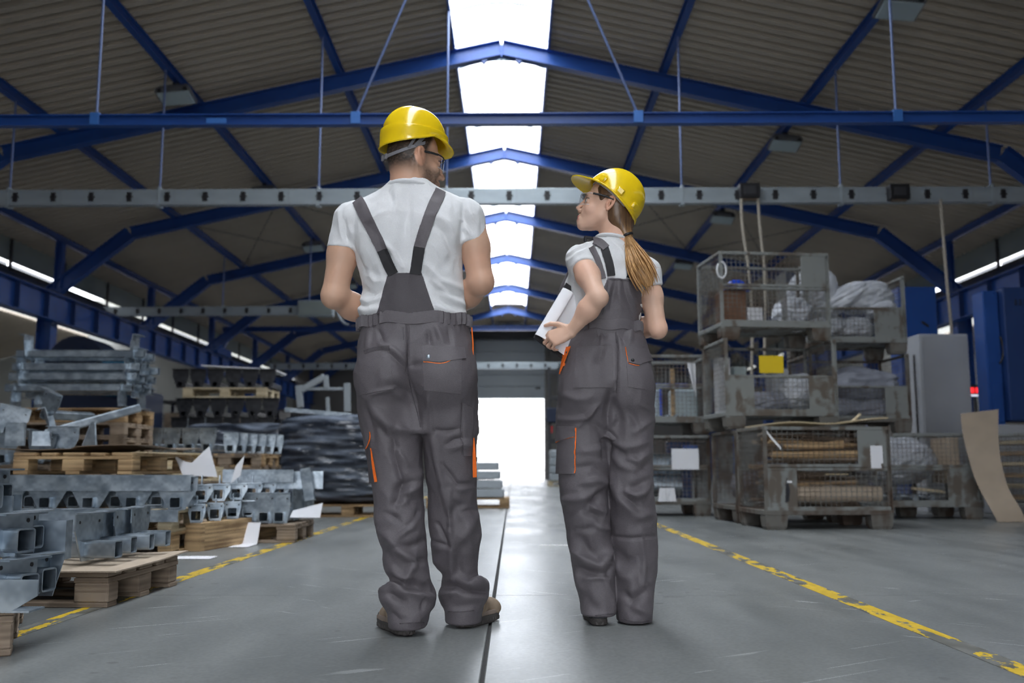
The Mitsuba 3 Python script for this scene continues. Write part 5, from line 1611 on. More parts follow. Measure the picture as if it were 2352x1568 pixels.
def head_field(F, O, R, female=False, neck=None, mouth_open=0.0, S=1.0, ear=0.36):
    """Blends a head into the field: O = point between the ear canals, R = right, forward, up."""
    W = lambda r, f, u: O + R @ (np.array([r, f, u], float) * S)
    F_ = F

    class Scaled:
        def ball(self, c, r, R=None, k=None, op='u'):
            F_.ball(c, np.asarray(r) * S, R, k, op)

        def cone(self, a, b, ra, rb=None, k=None, op='u'):
            F_.cone(a, b, ra * S, (ra if rb is None else rb) * S, k, op)

    F = Scaled()
    k = 0.014
    F.ball(W(0, -0.012, 0.045), (0.077, 0.098, 0.092), R, k=0.01)
    F.ball(W(0, -0.045, 0.005), (0.066, 0.058, 0.065), R, k=0.02)
    F.ball(W(0, 0.034, -0.012), (0.062, 0.062, 0.080), R, k=k)
    jw = 0.046 if not female else 0.041
    for s in (-1, 1):
        cu = -0.103 if not female else -0.094
        F.cone(W(s * jw, 0.012, -0.050), W(s * 0.014, 0.078, cu), 0.022, 0.017, k=0.02)
        F.cone(W(s * 0.052, 0.0, -0.005), W(s * jw, 0.012, -0.05), 0.022, 0.022, k=0.02)
        F.ball(W(s * 0.040, 0.066, -0.028 if not female else -0.034), (0.024, 0.022, 0.026), R, k=0.016)
    F.ball(W(0, 0.083, cu), (0.021, 0.018, 0.017), R, k=0.014)
    F.ball(W(0, 0.050, -0.072), (0.045, 0.040, 0.035), R, k=0.016)
    F.cone(W(-0.036, 0.080, 0.028), W(0.036, 0.080, 0.028), 0.016, 0.016, k=0.014)
    for s in (-1, 1):
        F.ball(W(s * 0.032, 0.104, 0.006), (0.020, 0.016, 0.013), R, k=0.010, op='s')
        F.ball(W(s * 0.032, 0.0800, 0.005), (0.0125, 0.0125, 0.0125), R, k=0.003)
        F.cone(W(s * 0.018, 0.0895, 0.0120), W(s * 0.046, 0.082, 0.0100), 0.0038, 0.0038, k=0.005)
        F.cone(W(s * 0.018, 0.0885, -0.0020), W(s * 0.046, 0.081, -0.0015), 0.0034, 0.0034, k=0.005)
    tip = (0, 0.117, -0.026) if female else (0, 0.121, -0.034)
    F.cone(W(0, 0.090, 0.018), W(*tip), 0.0085 if not female else 0.0070, 0.0105 if not female else 0.0085, k=0.010)
    for s in (-1, 1):
        F.ball(W(s * 0.017, 0.086, -0.030), (0.012, 0.012, 0.013), R, k=0.012)
        F.ball(W(s * 0.0125, 0.104, -0.037), (0.009, 0.012, 0.0085), R, k=0.006)
        F.ball(W(s * 0.0065, 0.108, -0.0465), (0.0032, 0.0045, 0.0030), R, k=0.003, op='s')
    # mouth
    F.ball(W(0, 0.094, -0.070), (0.030, 0.016, 0.020), R, k=0.012)
    sm_ = 0.006 if female else 0.0
    for rr, lip in ((0.0036, [(0.0, 0.1045, -0.0650), (0.010, 0.1020, -0.0640), (0.019, 0.0945, -0.0655 + sm_ * 0.5), (0.025, 0.0875, -0.0680 + sm_)]), (0.0048, [(0.0, 0.1030, -0.0795), (0.010, 0.1000, -0.0785), (0.018, 0.0940, -0.0745 + sm_ * 0.5), (0.025, 0.0875, -0.0690 + sm_)])):
        for s in (-1, 1):
            for p_, q_ in zip(lip[:-1], lip[1:]):
                F.cone(W(s * p_[0], *p_[1:]), W(s * q_[0], *q_[1:]), rr, rr * 0.9, k=0.004)
    for s in (-1, 1):
        for p_, q_ in zip([(0.0, 0.1100, -0.0722), (0.012, 0.1050, -0.0712)], [(0.012, 0.1050, -0.0712), (0.024, 0.0930, -0.0685 + sm_)]):
            F.cone(W(s * p_[0], *p_[1:]), W(s * q_[0], *q_[1:]), 0.0022 + mouth_open, 0.0016 + mouth_open * 0.6, k=0.002, op='s')
    for s in (-1, 1):
        # ear: a thin shell, its rim, the inner fold, the hollow, the lobe
        al = s * ear
        Re = R @ np.array([[math.cos(al), -math.sin(al), 0], [math.sin(al), math.cos(al), 0], [0, 0, 1]]) @ np.array([[1, 0, 0], [0, math.cos(0.16), -math.sin(0.16)], [0, math.sin(0.16), math.cos(0.16)]])
        C = W(s * 0.0810, -0.014, 0.002)
        E = lambda o, f, u: C + Re @ (np.array([s * o, f, u]) * S)
        F.ball(E(0.001, -0.001, 0.0), (0.0048, 0.0175, 0.030), Re, k=0.005)
        F.ball(E(0.0075, -0.0005, -0.003), (0.0115, 0.0088, 0.0140), Re, k=0.003, op='s')
        F.ball(E(0.0070, -0.004, 0.0165), (0.0085, 0.0075, 0.0085), Re, k=0.002, op='s')
        rim = [(0.002, 0.010, 0.012), (0.004, 0.009, 0.024), (0.004, 0.000, 0.0325), (0.004, -0.011, 0.029), (0.005, -0.0175, 0.018), (0.005, -0.0180, 0.004), (0.005, -0.0140, -0.010), (0.004, -0.0080, -0.021)]
        for p_, q_ in zip(rim[:-1], rim[1:]):
            F.cone(E(*p_), E(*q_), 0.0042, 0.0042, k=0.002)
        fold_ = [(0.003, 0.001, 0.020), (0.004, -0.008, 0.010), (0.004, -0.0105, -0.002), (0.004, -0.006, -0.014)]
        for p_, q_ in zip(fold_[:-1], fold_[1:]):
            F.cone(E(*p_), E(*q_), 0.0026, 0.0026, k=0.003)
        F.ball(E(0.002, -0.001, -0.026), (0.0048, 0.0075, 0.0085), Re, k=0.004)
        F.ball(E(0.003, 0.0105, -0.005), (0.0042, 0.0040, 0.0065), Re, k=0.003)
    return W


FINGERS = [((0.088, 0.030, 0.0), (0.042, 0.025, 0.020), 0.0088), ((0.092, 0.010, 0.002), (0.046, 0.029, 0.021), 0.0090), ((0.086, -0.010, 0.0), (0.042, 0.026, 0.021), 0.0086), ((0.077, -0.028, -0.004), (0.033, 0.020, 0.018), 0.0076)]


def hand_field(F, O, R, bends, thumb, scale=1.0, spread=0.04):
    """R's columns: along the fingers, towards the thumb, out of the back of the hand. bends: three angles per finger (towards the palm); thumb: its points in hand space."""
    W = lambda q: O + R @ (np.array(q, float) * scale)
    tips = []
    for i, (kn, ls, r_) in enumerate(FINGERS):
        F.cone(W((0.0, kn[1] * 0.55, 0.0)), W(kn), 0.0150 * scale, 0.0112 * scale, k=0.012)
        a, sp = 0.0, (1.5 - i) * spread
        p = np.array(kn)
        for j in range(3):
            a += bends[i][j]
            d = np.array([math.cos(a) * math.cos(sp), math.cos(a) * math.sin(sp), -math.sin(a)])
            q = p + d * ls[j]
            F.cone(W(p), W(q), r_ * (1.0 - 0.08 * j) * scale, r_ * (0.93 - 0.09 * j) * scale, k=0.0035)
            p = q
        tips.append((W(p), R @ d, R @ np.array([math.sin(a), 0, math.cos(a)])))
    F.ball(W((0.045, 0.0, -0.006)), np.array([0.045, 0.034, 0.013]) * scale, R, k=0.012)
    pr = [0.0145, 0.0115, 0.0098, 0.0080]
    for j in range(len(thumb) - 1):
        F.cone(W(thumb[j]), W(thumb[j + 1]), pr[j] * scale, pr[j + 1] * scale, k=0.008 if j == 0 else 0.0035)
    return W, tips


def shoe(heel, ang, L=0.29, tilt=0.0, s=1.0):
    """Meshes (sole, upper, tongue seam) of a low shoe: heel point on the floor, ang = direction of the toe from +Y, clockwise."""
    M = mat((heel[0], heel[1], heel[2]), rz=-ang) @ mat(rx=tilt)
    n = 40
    t = np.linspace(0, 2 * math.pi, n, endpoint=False)
    yy = L / 2 - L / 2 * np.cos(t)
    w = np.interp(yy, [0, 0.02, 0.06, 0.12, 0.20, 0.25, 0.28, L], [0.0, 0.028, 0.034, 0.033, 0.045, 0.040, 0.024, 0.0])
    sgn = np.sign(np.sin(t))
    out = np.stack([w * sgn + 0.006 * np.sin(yy / L * 3), yy], 1)
    rings = []
    for z, g in ((0.0, 0.97), (0.004, 1.0), (0.014, 1.03), (0.026, 1.02), (0.034, 0.98)):
        c = np.array([0, L * 0.5])
        rings.append(np.column_stack([(out - c) * g + c, np.full(n, z) + 0.012 * (np.abs(out[:, 1] - L * 0.5) / (L / 2)) ** 3 * 0.5 + (0.012 * np.clip(out[:, 1] / L - 0.75, 0, 1) * 4)]))
    sole = loft(np.array(rings))
    tread = []
    for k in range(13):
        y = 0.012 + k * L / 13.5
        ww = float(np.interp(y, [0, 0.02, 0.06, 0.12, 0.20, 0.25, 0.28, L], [0.0, 0.028, 0.034, 0.033, 0.045, 0.040, 0.024, 0.0]))
        if ww > 0.01:
            tread.append(box((0.006 * math.sin(y / L * 3), y, 0.012), (2 * ww * 1.055, 0.013, 0.017), 0.003))
    F = Field((-0.075, -0.03, 0.0), (0.075, L + 0.03, 0.15), 0.005, 0.03)
    F.cone((0, 0.048, 0.045), (0, 0.065, 0.085), 0.034, 0.034)
    F.cone((0, 0.05, 0.062), (0.004, 0.13, 0.075), 0.036, 0.034)
    F.cone((0.004, 0.13, 0.07), (0.01, 0.23, 0.052), 0.036, 0.030)
    F.ball((0.010, 0.235, 0.045), (0.043, 0.045, 0.030))
    F.ball((0.0, 0.09, 0.045), (0.035, 0.07, 0.03))
    F.plane((0, 0, 0.026), (0, 0, -1))
    F.plane((0, 0.05, 0.090), (0, -0.25, 1))
    up = F.mesh(2)
    band = loft(np.array([np.column_stack([(out - [0, L * .5]) * g + [0, L * .5], np.full(n, z)]) for z, g in ((0.030, 1.0), (0.033, 1.035), (0.041, 1.03), (0.046, 0.99))]))
    sc = np.diag([s, s, s, 1.0])
    return [xf(m_, M @ sc) for m_ in (cat(sole, *tread), up, band)]
# ------------------------------------------------------------------ the man
def zpts(o, s, pts):
    return [(o[0] + x / s, o[1] + y / s) for x, y in pts]


bsdf('m_skin', (0.5, 0.3, 0.2), 0.48, spec=0.35)
scene['m_skin'] = {'type': 'twosided', 'bsdf': {'type': 'principled', 'base_color': {'type': 'mesh_attribute', 'name': 'vertex_color'}, 'roughness': 0.46, 'specular': 0.35, 'sheen': 0.25}}
def c_cloth(a, b, sc=500.0):
    def fn(p, n, uv):
        w = noise(p.x * sc, p.y * sc, p.z * sc * 0.6)
        return mix(a, b, 0.5 * w + 0.5 * fbm(p.x * 5, p.y * 5, p.z * 5, 2))
    return fn


bsdf('m_shirt', c_cloth((0.60, 0.615, 0.625), (0.72, 0.73, 0.735)), 0.85, spec=0.2, sheen=0.3, bump=lambda p, n, uv: fbm(p.x * 60, p.y * 60, p.z * 34, 2), bscale=0.0008)
bsdf('m_overall', c_cloth((0.086, 0.077, 0.085), (0.120, 0.108, 0.117)), 0.58, spec=0.4, sheen=0.5, bump=lambda p, n, uv: fbm(p.x * 40, p.y * 40, p.z * 30, 2), bscale=0.0010)
bsdf('m_overall_dark', c_cloth((0.055, 0.049, 0.055), (0.075, 0.067, 0.074)), 0.62, spec=0.35, sheen=0.4)
bsdf('m_elastic', (0.018, 0.018, 0.020), 0.75)
bsdf('m_orange', (0.80, 0.15, 0.015), 0.7)
bsdf('m_helmet', (0.80, 0.56, 0.006), 0.16, spec=0.6, clearcoat=0.8, clearcoat_gloss=0.95)
bsdf('m_strap', (0.17, 0.17, 0.185), 0.5)
bsdf('m_strap_white', (0.62, 0.62, 0.66), 0.5)
bsdf('m_shoe', lambda p, n, uv: mix((0.20, 0.15, 0.105), (0.30, 0.23, 0.165), fbm(p.x * 40, p.y * 40, p.z * 40, 2)), 0.85)
bsdf('m_shoe_trim', (0.21, 0.165, 0.135), 0.7)
bsdf('m_sole', (0.055, 0.050, 0.047), 0.75)
scene['m_lens'] = {'type': 'thindielectric', 'int_ior': 1.5}


def stitch(bk, pts, y0=3.45):
    return ribbon(bk, pts, 1.6, 0.0016, n=max(12, int(len(pts) * 12)), y0=y0, lift=0.0014)


MY = 3.55
man = thing('person', 'taller worker on the left in grey overalls, white T-shirt and yellow helmet, seen from behind', 'person')

# --- head
phi = math.radians(60)
fm = np.array([math.sin(phi), math.cos(phi), 0.0]); pit = math.radians(-5)
fm = fm * math.cos(pit) + np.array([0, 0, 1.0]) * math.sin(pit)
RM = rot(fm, np.array([0.10, 0, 1.0]))
OM = np.array([-0.372, 3.575, 1.722])
HD = Field((-0.56, 3.38, 1.50), (-0.20, 3.76, 1.93), 0.0026, 0.014)
WM = head_field(HD, OM, RM, False, ear=0.62)
HD.cone((-0.392, 3.545, 1.74), (-0.390, 3.550, 1.50), 0.064, 0.078, k=0.03)
HD.cone(WM(0.075, -0.030, -0.03), (-0.33, 3.64, 1.52), 0.016, 0.014, k=0.035)
head = HD.mesh(1)

# --- arms and hands
def arm_field(F, S, E, Wr, r, k=0.03):
    S, E, Wr = map(np.array, (S, E, Wr))
    F.cone(S, S + (E - S) * 0.45, r[0], r[1], k=k)
    F.cone(S + (E - S) * 0.45, E, r[1], r[2], k=k)
    F.cone(E, E + (Wr - E) * 0.35, r[2] * 0.98, r[3], k=k * 0.6)
    F.cone(E + (Wr - E) * 0.35, Wr, r[3], r[4], k=k)
    d = (E - S) / np.linalg.norm(E - S)
    F.ball(E + d * 0.012 + np.array([0, -0.012, 0]), r[2] * 0.86, k=0.02)


arms = []
for s in (-1, 1):
    if s < 0:
        S, E, Wr = (-0.612, 3.565, 1.49), (-0.655, 3.53, 1.205), (-0.50, 3.74, 1.115)
    else:
        S, E, Wr = (-0.165, 3.565, 1.50), (-0.118, 3.53, 1.255), (-0.26, 3.735, 1.155)
    lo = np.minimum(np.minimum(S, E), Wr) - 0.10; hi = np.maximum(np.maximum(S, E), Wr) + 0.10
    lo[0] -= 0.08; hi[0] += 0.10; hi[1] += 0.10; lo[2] -= 0.05
    A = Field(lo, hi, 0.0042, 0.03)
    arm_field(A, S, E, Wr, (0.060, 0.054, 0.046, 0.047, 0.029))
    E_, W_ = np.array(E), np.array(Wr)
    d = np.array([-s * 0.85, 0.50, -0.05]); d /= np.linalg.norm(d)
    up = np.array([0.0, 0.3, 0.9]); up -= d * (up @ d); up /= np.linalg.norm(up)
    th = np.cross(up, d) * (-1 if s > 0 else 1)
    R = np.stack([d, th, up], 1)
    hand_field(A, W_ + d * 0.01, R, [(0.35, 0.5, 0.3)] * 4, [(0.02, 0.02, -0.006), (0.052, 0.046, -0.02), (0.078, 0.054, -0.03), (0.10, 0.052, -0.036)])
    arms.append(A.mesh(1))

# --- shirt
SH = Field((-0.76, 3.36, 1.05), (-0.02, 3.76, 1.68), 0.0045, 0.03)
SH.rows([(1.06, -0.545, -0.185, 3.555, 0.118), (1.12, -0.566, -0.170, 3.553, 0.126), (1.17, -0.556, -0.176, 3.553, 0.125), (1.24, -0.556, -0.184, 3.552, 0.122), (1.31, -0.573, -0.188, 3.552, 0.128),
         (1.38, -0.590, -0.180, 3.552, 0.130), (1.45, -0.598, -0.176, 3.552, 0.126), (1.52, -0.575, -0.195, 3.555, 0.112), (1.57, -0.520, -0.242, 3.56, 0.096), (1.61, -0.482, -0.285, 3.563, 0.088), (1.636, -0.462, -0.308, 3.565, 0.082)], p=2.3)
SH.cone((-0.40, 3.56, 1.545), (-0.590, 3.56, 1.490), 0.074, 0.070, k=0.05)
SH.cone((-0.37, 3.56, 1.555), (-0.185, 3.56, 1.502), 0.074, 0.070, k=0.05)
# shoulder blades and the furrow of the back
SH.ball((-0.475, 3.465, 1.42), (0.075, 0.035, 0.10), k=0.05)
SH.ball((-0.285, 3.465, 1.43), (0.075, 0.035, 0.10), k=0.05)
SH.cone((-0.382, 3.40, 1.46), (-0.375, 3.405, 1.20), 0.012, 0.012, k=0.045, op='s')
for S_, E_, pc, nn in (((-0.597, 3.558, 1.488), (-0.650, 3.545, 1.30), (-0.645, 3.55, 1.382), (-0.10, 0.05, -1.0)), ((-0.180, 3.558, 1.500), (-0.138, 3.545, 1.32), (-0.145, 3.55, 1.404), (0.12, 0.05, -1.0))):
    SV = Field((-0.76, 3.36, 1.05), (-0.02, 3.76, 1.68), 0.0045, 0.03)
    SV.cone(S_, E_, 0.071, 0.059)
    SV.plane(pc, nn, k=0.002)
    SH.d = smin(SH.d, SV.d, 0.022)
shirt = SH.mesh(2)
SLEEVES = [((-0.645, 3.55, 1.382), (-0.10, 0.05, -1.0), 0.085), ((-0.145, 3.55, 1.404), (0.12, 0.05, -1.0), 0.085)]
O1, S1 = (700, 220), 2.904
fs = [([(420, 840), (500, 790), (560, 770)], .010, .004), ([(430, 860), (500, 960), (560, 1060)], .012, -.004), ([(500, 960), (590, 1040), (640, 1140)], .012, .006), ([(600, 1010), (650, 1120)], .010, -.005),
      ([(890, 800), (960, 850), (1010, 980)], .014, .006), ([(860, 850), (930, 920), (990, 1060)], .012, -.005), ([(820, 1130), (900, 1230), (1040, 1290)], .014, .007), ([(800, 1190), (880, 1290), (1010, 1350)], .012, -.006),
      ([(840, 1230), (960, 1340), (1060, 1400)], .012, .008), ([(870, 1330), (950, 1400), (1030, 1440)], .012, -.006), ([(880, 1400), (1000, 1440), (1070, 1450)], .012, .006),
      ([(1060, 700), (1060, 800), (1110, 900)], .010, -.006), ([(1090, 760), (1140, 850), (1150, 930)], .012, .005), ([(1050, 850), (1060, 930), (1050, 980)], .009, -.007), ([(1080, 880), (1110, 960)], .010, .005),
      ([(260, 830), (270, 920), (300, 1000)], .010, -.007), ([(230, 780), (240, 880), (250, 960)], .012, .005), ([(300, 880), (340, 1000), (400, 1130)], .010, .005), ([(320, 940), (370, 1080), (410, 1180)], .009, -.005),
      ([(380, 1280), (460, 1330), (510, 1300)], .014, -.006), ([(370, 1350), (440, 1380), (500, 1340)], .014, .008), ([(360, 1420), (420, 1440), (490, 1420)], .014, .009), ([(360, 1480), (420, 1490), (480, 1450)], .012, -.004),
      ([(600, 600), (620, 700), (600, 780)], .012, .003), ([(700, 620), (690, 760), (660, 900)], .016, -.004), ([(560, 640), (590, 720)], .01, -.003), ([(420, 1180), (470, 1240), (530, 1230)], .012, .005)]
shirt = fold(shirt, [(zpts(O1, S1, p), a, b * 2.0) for p, a, b in fs], MY - 0.08, hems=SLEEVES)
shirt = wrinkle(shirt, 0.0045, (16, 16, 7), 3, hems=SLEEVES)

# --- the body: head, arms and a trunk inside the clothes, one skin
TR = Field((-0.66, 3.38, 0.03), (-0.08, 3.80, 1.60), 0.012, 0.03)
TR.rows([(0.95, -0.53, -0.17, 3.56, 0.10), (1.10, -0.52, -0.20, 3.56, 0.10), (1.25, -0.53, -0.21, 3.56, 0.10), (1.40, -0.56, -0.21, 3.56, 0.105), (1.50, -0.54, -0.22, 3.56, 0.09), (1.56, -0.45, -0.31, 3.56, 0.07)])
TR.cone((-0.46, 3.56, 0.95), (-0.415, 3.56, 0.5), 0.075, 0.055).cone((-0.415, 3.56, 0.5), (-0.365, 3.53, 0.07), 0.055, 0.035)
TR.cone((-0.24, 3.56, 0.95), (-0.215, 3.60, 0.5), 0.075, 0.055).cone((-0.215, 3.60, 0.5), (-0.178, 3.68, 0.07), 0.055, 0.035)
TR.cone((-0.40, 3.56, 1.50), (-0.61, 3.565, 1.49), 0.05, 0.05).cone((-0.37, 3.56, 1.50), (-0.165, 3.565, 1.50), 0.05, 0.05)
body = join(TR.mesh(), head, *arms)


def skin_color(v, O, R, base, beard, hair, hair_c, female=False, S=1.0):
    """Skin with the colours of its parts: lips, brows, beard, cropped hair."""
    q = (v - O) @ R / S
    r, f, u = q.T
    near = np.linalg.norm(q, axis=1) < 0.17
    c = np.tile(np.array(base), (len(v), 1)) * (0.93 + 0.14 * meshkit.fbm(v * 22, 3, 4))[:, None]
    red = meshkit.fbm(v * 9, 2, 8)[:, None]
    c = c * (1 + (red - 0.5) * np.array([0.10, -0.06, -0.10]))
    def blend(w, col):
        nonlocal c
        c = c * (1 - w[:, None]) + np.array(col) * w[:, None]
    ss = lambda a, b, x: np.clip((x - a) / (b - a), 0, 1) ** 2 * (3 - 2 * np.clip((x - a) / (b - a), 0, 1))
    lips = near & (f > 0.083) & (np.abs(r) < 0.028)
    blend(lips * ss(0.0125, 0.008, np.abs(u + 0.071)) * ss(0.029, 0.022, np.abs(r)) * 0.85, (0.42, 0.16, 0.13) if not female else (0.55, 0.17, 0.16))
    mouth = near & (np.abs(r) < 0.022) & (np.abs(u + 0.0715) < 0.0055) & (f > 0.080) & (f < 0.1015 - 14 * r * r)
    if female:
        blend(mouth * 0.9, (0.80, 0.77, 0.72))
        blend(near * np.exp(-((np.abs(r) - 0.045) / 0.016) ** 2 - ((f - 0.062) / 0.022) ** 2 - ((u + 0.035) / 0.018) ** 2) * 0.30, (0.66, 0.27, 0.22))
    brow = near & (f > 0.06)
    blend(brow * ss(0.006, 0.003, np.abs(u - 0.030 + 3.0 * np.maximum(np.abs(r) - 0.03, 0) ** 1.5)) * ss(0.054, 0.044, np.abs(r)) * ss(0.008, 0.013, np.abs(r)) * 0.85, hair_c)
    for s in (-1, 1):
        e = np.stack([r - s * 0.032, f - 0.080, u - 0.005], 1)
        d = np.linalg.norm(e, axis=1)
        on = near & (d < 0.0142)
        blend(on * 0.95, (0.58, 0.55, 0.52))
        blend(on * ss(0.0085, 0.0065, np.hypot(e[:, 0], e[:, 2])), (0.06, 0.035, 0.02))
        blend(near * (f > 0.075) * ss(0.0040, 0.0020, np.abs(e[:, 2] - 0.0075)) * (np.abs(e[:, 0]) < 0.018) * 0.85, (0.03, 0.02, 0.015))
    ear = near * ss(1.25, 0.95, np.hypot((f + 0.016) / 0.023, (u - 0.002) / 0.037)) * ss(0.0755, 0.0785, np.abs(r))
    blend(ear * 0.35, np.array(base) * [1.05, 0.70, 0.62])
    n1 = meshkit.fbm(v * 160, 2, 12); n2 = meshkit.fbm(v * 30, 2, 15)
    if beard:
        w = ss(-0.004, -0.045, u) * ss(0.0, 0.03, f + 0.012) * ss(-0.125, -0.105, u)
        side = ss(0.025, -0.01, np.abs(f - 0.012)) * ss(0.045, 0.03, u) * ss(0.055, 0.066, np.abs(r)) * (u > -0.05)
        w = np.maximum(w, side * 0.9) * (1 - lips * 0.8) * near
        blend(np.clip(w, 0, 1) * (0.45 + 0.35 * n1) * (0.8 + 0.4 * n2), hair_c)
    if hair:
        top = ss(-0.080, -0.005, u - 0.25 * np.clip(f + 0.03, -1, 0)) * ss(0.015, -0.012, f - 0.45 * np.clip(u, 0, 1))
        blend(near * (1 - ear) * np.clip(top, 0, 1) ** 1.3 * (0.85 + 0.25 * n1).clip(0, 1), hair_c)
    return np.clip(c, 0.005, 0.9)


SKIN_M, HAIR_M = (0.54, 0.325, 0.225), (0.040, 0.030, 0.024)
put('body', body, 'm_skin', man, smooth=True, color=skin_color(body[0], OM, RM, SKIN_M, True, True, HAIR_M))
sh_key = put('t_shirt', shirt, 'm_shirt', man, smooth=True)
a = np.linspace(0, 2 * math.pi, 60)
put('collar', tube([(-0.386 + 0.082 * math.cos(t), 3.556 + 0.085 * math.sin(t), 1.606 - 0.16 * 0.08 * math.sin(t) - 0.004 * math.cos(t)) for t in a], 0.0095, 8), 'm_shirt', sh_key, smooth=True)

# --- trousers of the overalls
PN = Field((-0.64, 3.36, -0.01), (-0.04, 3.84, 1.13), 0.0045, 0.02)
PN.rows([(0.70, -0.545, -0.128, 3.555, 0.095), (0.78, -0.560, -0.130, 3.552, 0.125), (0.85, -0.566, -0.130, 3.548, 0.142), (0.93, -0.568, -0.132, 3.547, 0.147), (1.0, -0.566, -0.143, 3.548, 0.140), (1.06, -0.560, -0.155, 3.55, 0.130), (1.105, -0.558, -0.160, 3.552, 0.124)], p=2.5)
PN.ball((-0.455, 3.455, 0.90), (0.10, 0.070, 0.105), k=0.05).ball((-0.245, 3.455, 0.90), (0.10, 0.070, 0.105), k=0.05)
LEGL = [(0.018, -0.438, -0.306, 3.525, 0.100), (0.03, -0.440, -0.303, 3.525, 0.102), (0.06, -0.442, -0.296, 3.522, 0.102), (0.09, -0.458, -0.278, 3.523, 0.098), (0.125, -0.474, -0.274, 3.525, 0.102), (0.15, -0.468, -0.281, 3.527, 0.098), (0.172, -0.436, -0.29, 3.528, 0.086), (0.22, -0.458, -0.303, 3.532, 0.09), (0.304, -0.474, -0.31, 3.538, 0.097), (0.38, -0.486, -0.318, 3.544, 0.1), (0.46, -0.5, -0.322, 3.55, 0.104), (0.535, -0.512, -0.327, 3.551, 0.106), (0.62, -0.527, -0.331, 3.552, 0.11), (0.691, -0.541, -0.332, 3.553, 0.116), (0.78, -0.556, -0.34, 3.551, 0.125), (0.86, -0.562, -0.35, 3.55, 0.12)]
LEGR = [(0.035, -0.238, -0.112, 3.698, 0.100), (0.045, -0.240, -0.110, 3.696, 0.100), (0.075, -0.24, -0.108, 3.693, 0.100), (0.105, -0.256, -0.096, 3.69, 0.096), (0.135, -0.262, -0.083, 3.687, 0.1), (0.168, -0.254, -0.086, 3.683, 0.094), (0.195, -0.248, -0.124, 3.681, 0.084), (0.227, -0.268, -0.128, 3.674, 0.088), (0.304, -0.297, -0.12, 3.655, 0.096), (0.334, -0.299, -0.114, 3.648, 0.099), (0.4, -0.302, -0.122, 3.632, 0.1), (0.48, -0.306, -0.132, 3.613, 0.103), (0.55, -0.31, -0.133, 3.597, 0.106), (0.62, -0.318, -0.133, 3.581, 0.11), (0.691, -0.324, -0.132, 3.565, 0.116), (0.78, -0.338, -0.131, 3.557, 0.125), (0.86, -0.345, -0.133, 3.55, 0.12)]
def true_rows(rows, y0):
    """Rows measured in the plane y0, moved to their own depth."""
    return [(CAM_H + (z - CAM_H) * yc / y0, xl * yc / y0, xr * yc / y0, yc, ry) for z, xl, xr, yc, ry in rows]


PN.rows(true_rows(LEGL, MY), k=0.012, p=2.3).rows(true_rows(LEGR, MY), k=0.012, p=2.3)
pants = PN.mesh(2)
PHEM = [((-0.37, 3.45, 0.02), (0, 0, -1), 0.13), ((-0.18, 3.62, 0.03), (0, 0, -1), 0.13)]
A2, B2, A3, B3 = (780, 700), 3.137, (780, 1100), 3.92
fm2 = [([(200, 680), (290, 800), (390, 890), (580, 900)], .022, .013), ([(330, 640), (450, 740), (560, 850)], .028, -.012), ([(380, 580), (480, 640), (545, 760)], .020, -.012), ([(290, 880), (370, 990), (450, 1060)], .013, -.008),
       ([(330, 940), (430, 1060), (480, 1150)], .012, .007), ([(385, 900), (400, 1080), (440, 1230), (470, 1275)], .014, -.011), ([(470, 1280), (560, 1230), (590, 1180)], .014, .006), ([(560, 1260), (480, 1290), (410, 1345)], .018, -.013),
       ([(400, 1440), (470, 1390), (540, 1410)], .018, -.012), ([(430, 1390), (520, 1330), (590, 1240)], .018, .012), ([(640, 690), (660, 900), (700, 1100), (760, 1400), (790, 1560)], .011, .006), ([(690, 905), (780, 910), (870, 890)], .008, -.006),
       ([(780, 1000), (830, 970), (890, 960)], .010, -.007), ([(800, 1040), (870, 1010), (960, 1000)], .012, .006), ([(740, 1150), (850, 1290), (960, 1285)], .008, -.005), ([(860, 1330), (960, 1310)], .010, .005),
       ([(487, 150), (490, 480), (530, 650), (585, 880)], .0045, -.006), ([(490, 420), (520, 640), (575, 800)], .028, -.013), ([(300, 290), (400, 340), (490, 420)], .012, .007), ([(350, 330), (440, 420), (490, 500)], .012, -.006),
       ([(240, 640), (330, 620), (390, 600)], .010, .006), ([(500, 430), (600, 420)], .012, -.006), ([(640, 640), (600, 780), (610, 900)], .014, .006), ([(190, 700), (230, 860), (250, 1000)], .014, -.006),
       ([(880, 700), (880, 900), (890, 1080)], .004, -.003), ([(640, 200), (650, 280)], .008, -.005), ([(700, 170), (740, 260)], .010, .005), ([(780, 170), (800, 270)], .010, -.005), ([(220, 180), (200, 300)], .010, .006), ([(280, 180), (320, 280)], .009, -.005)]
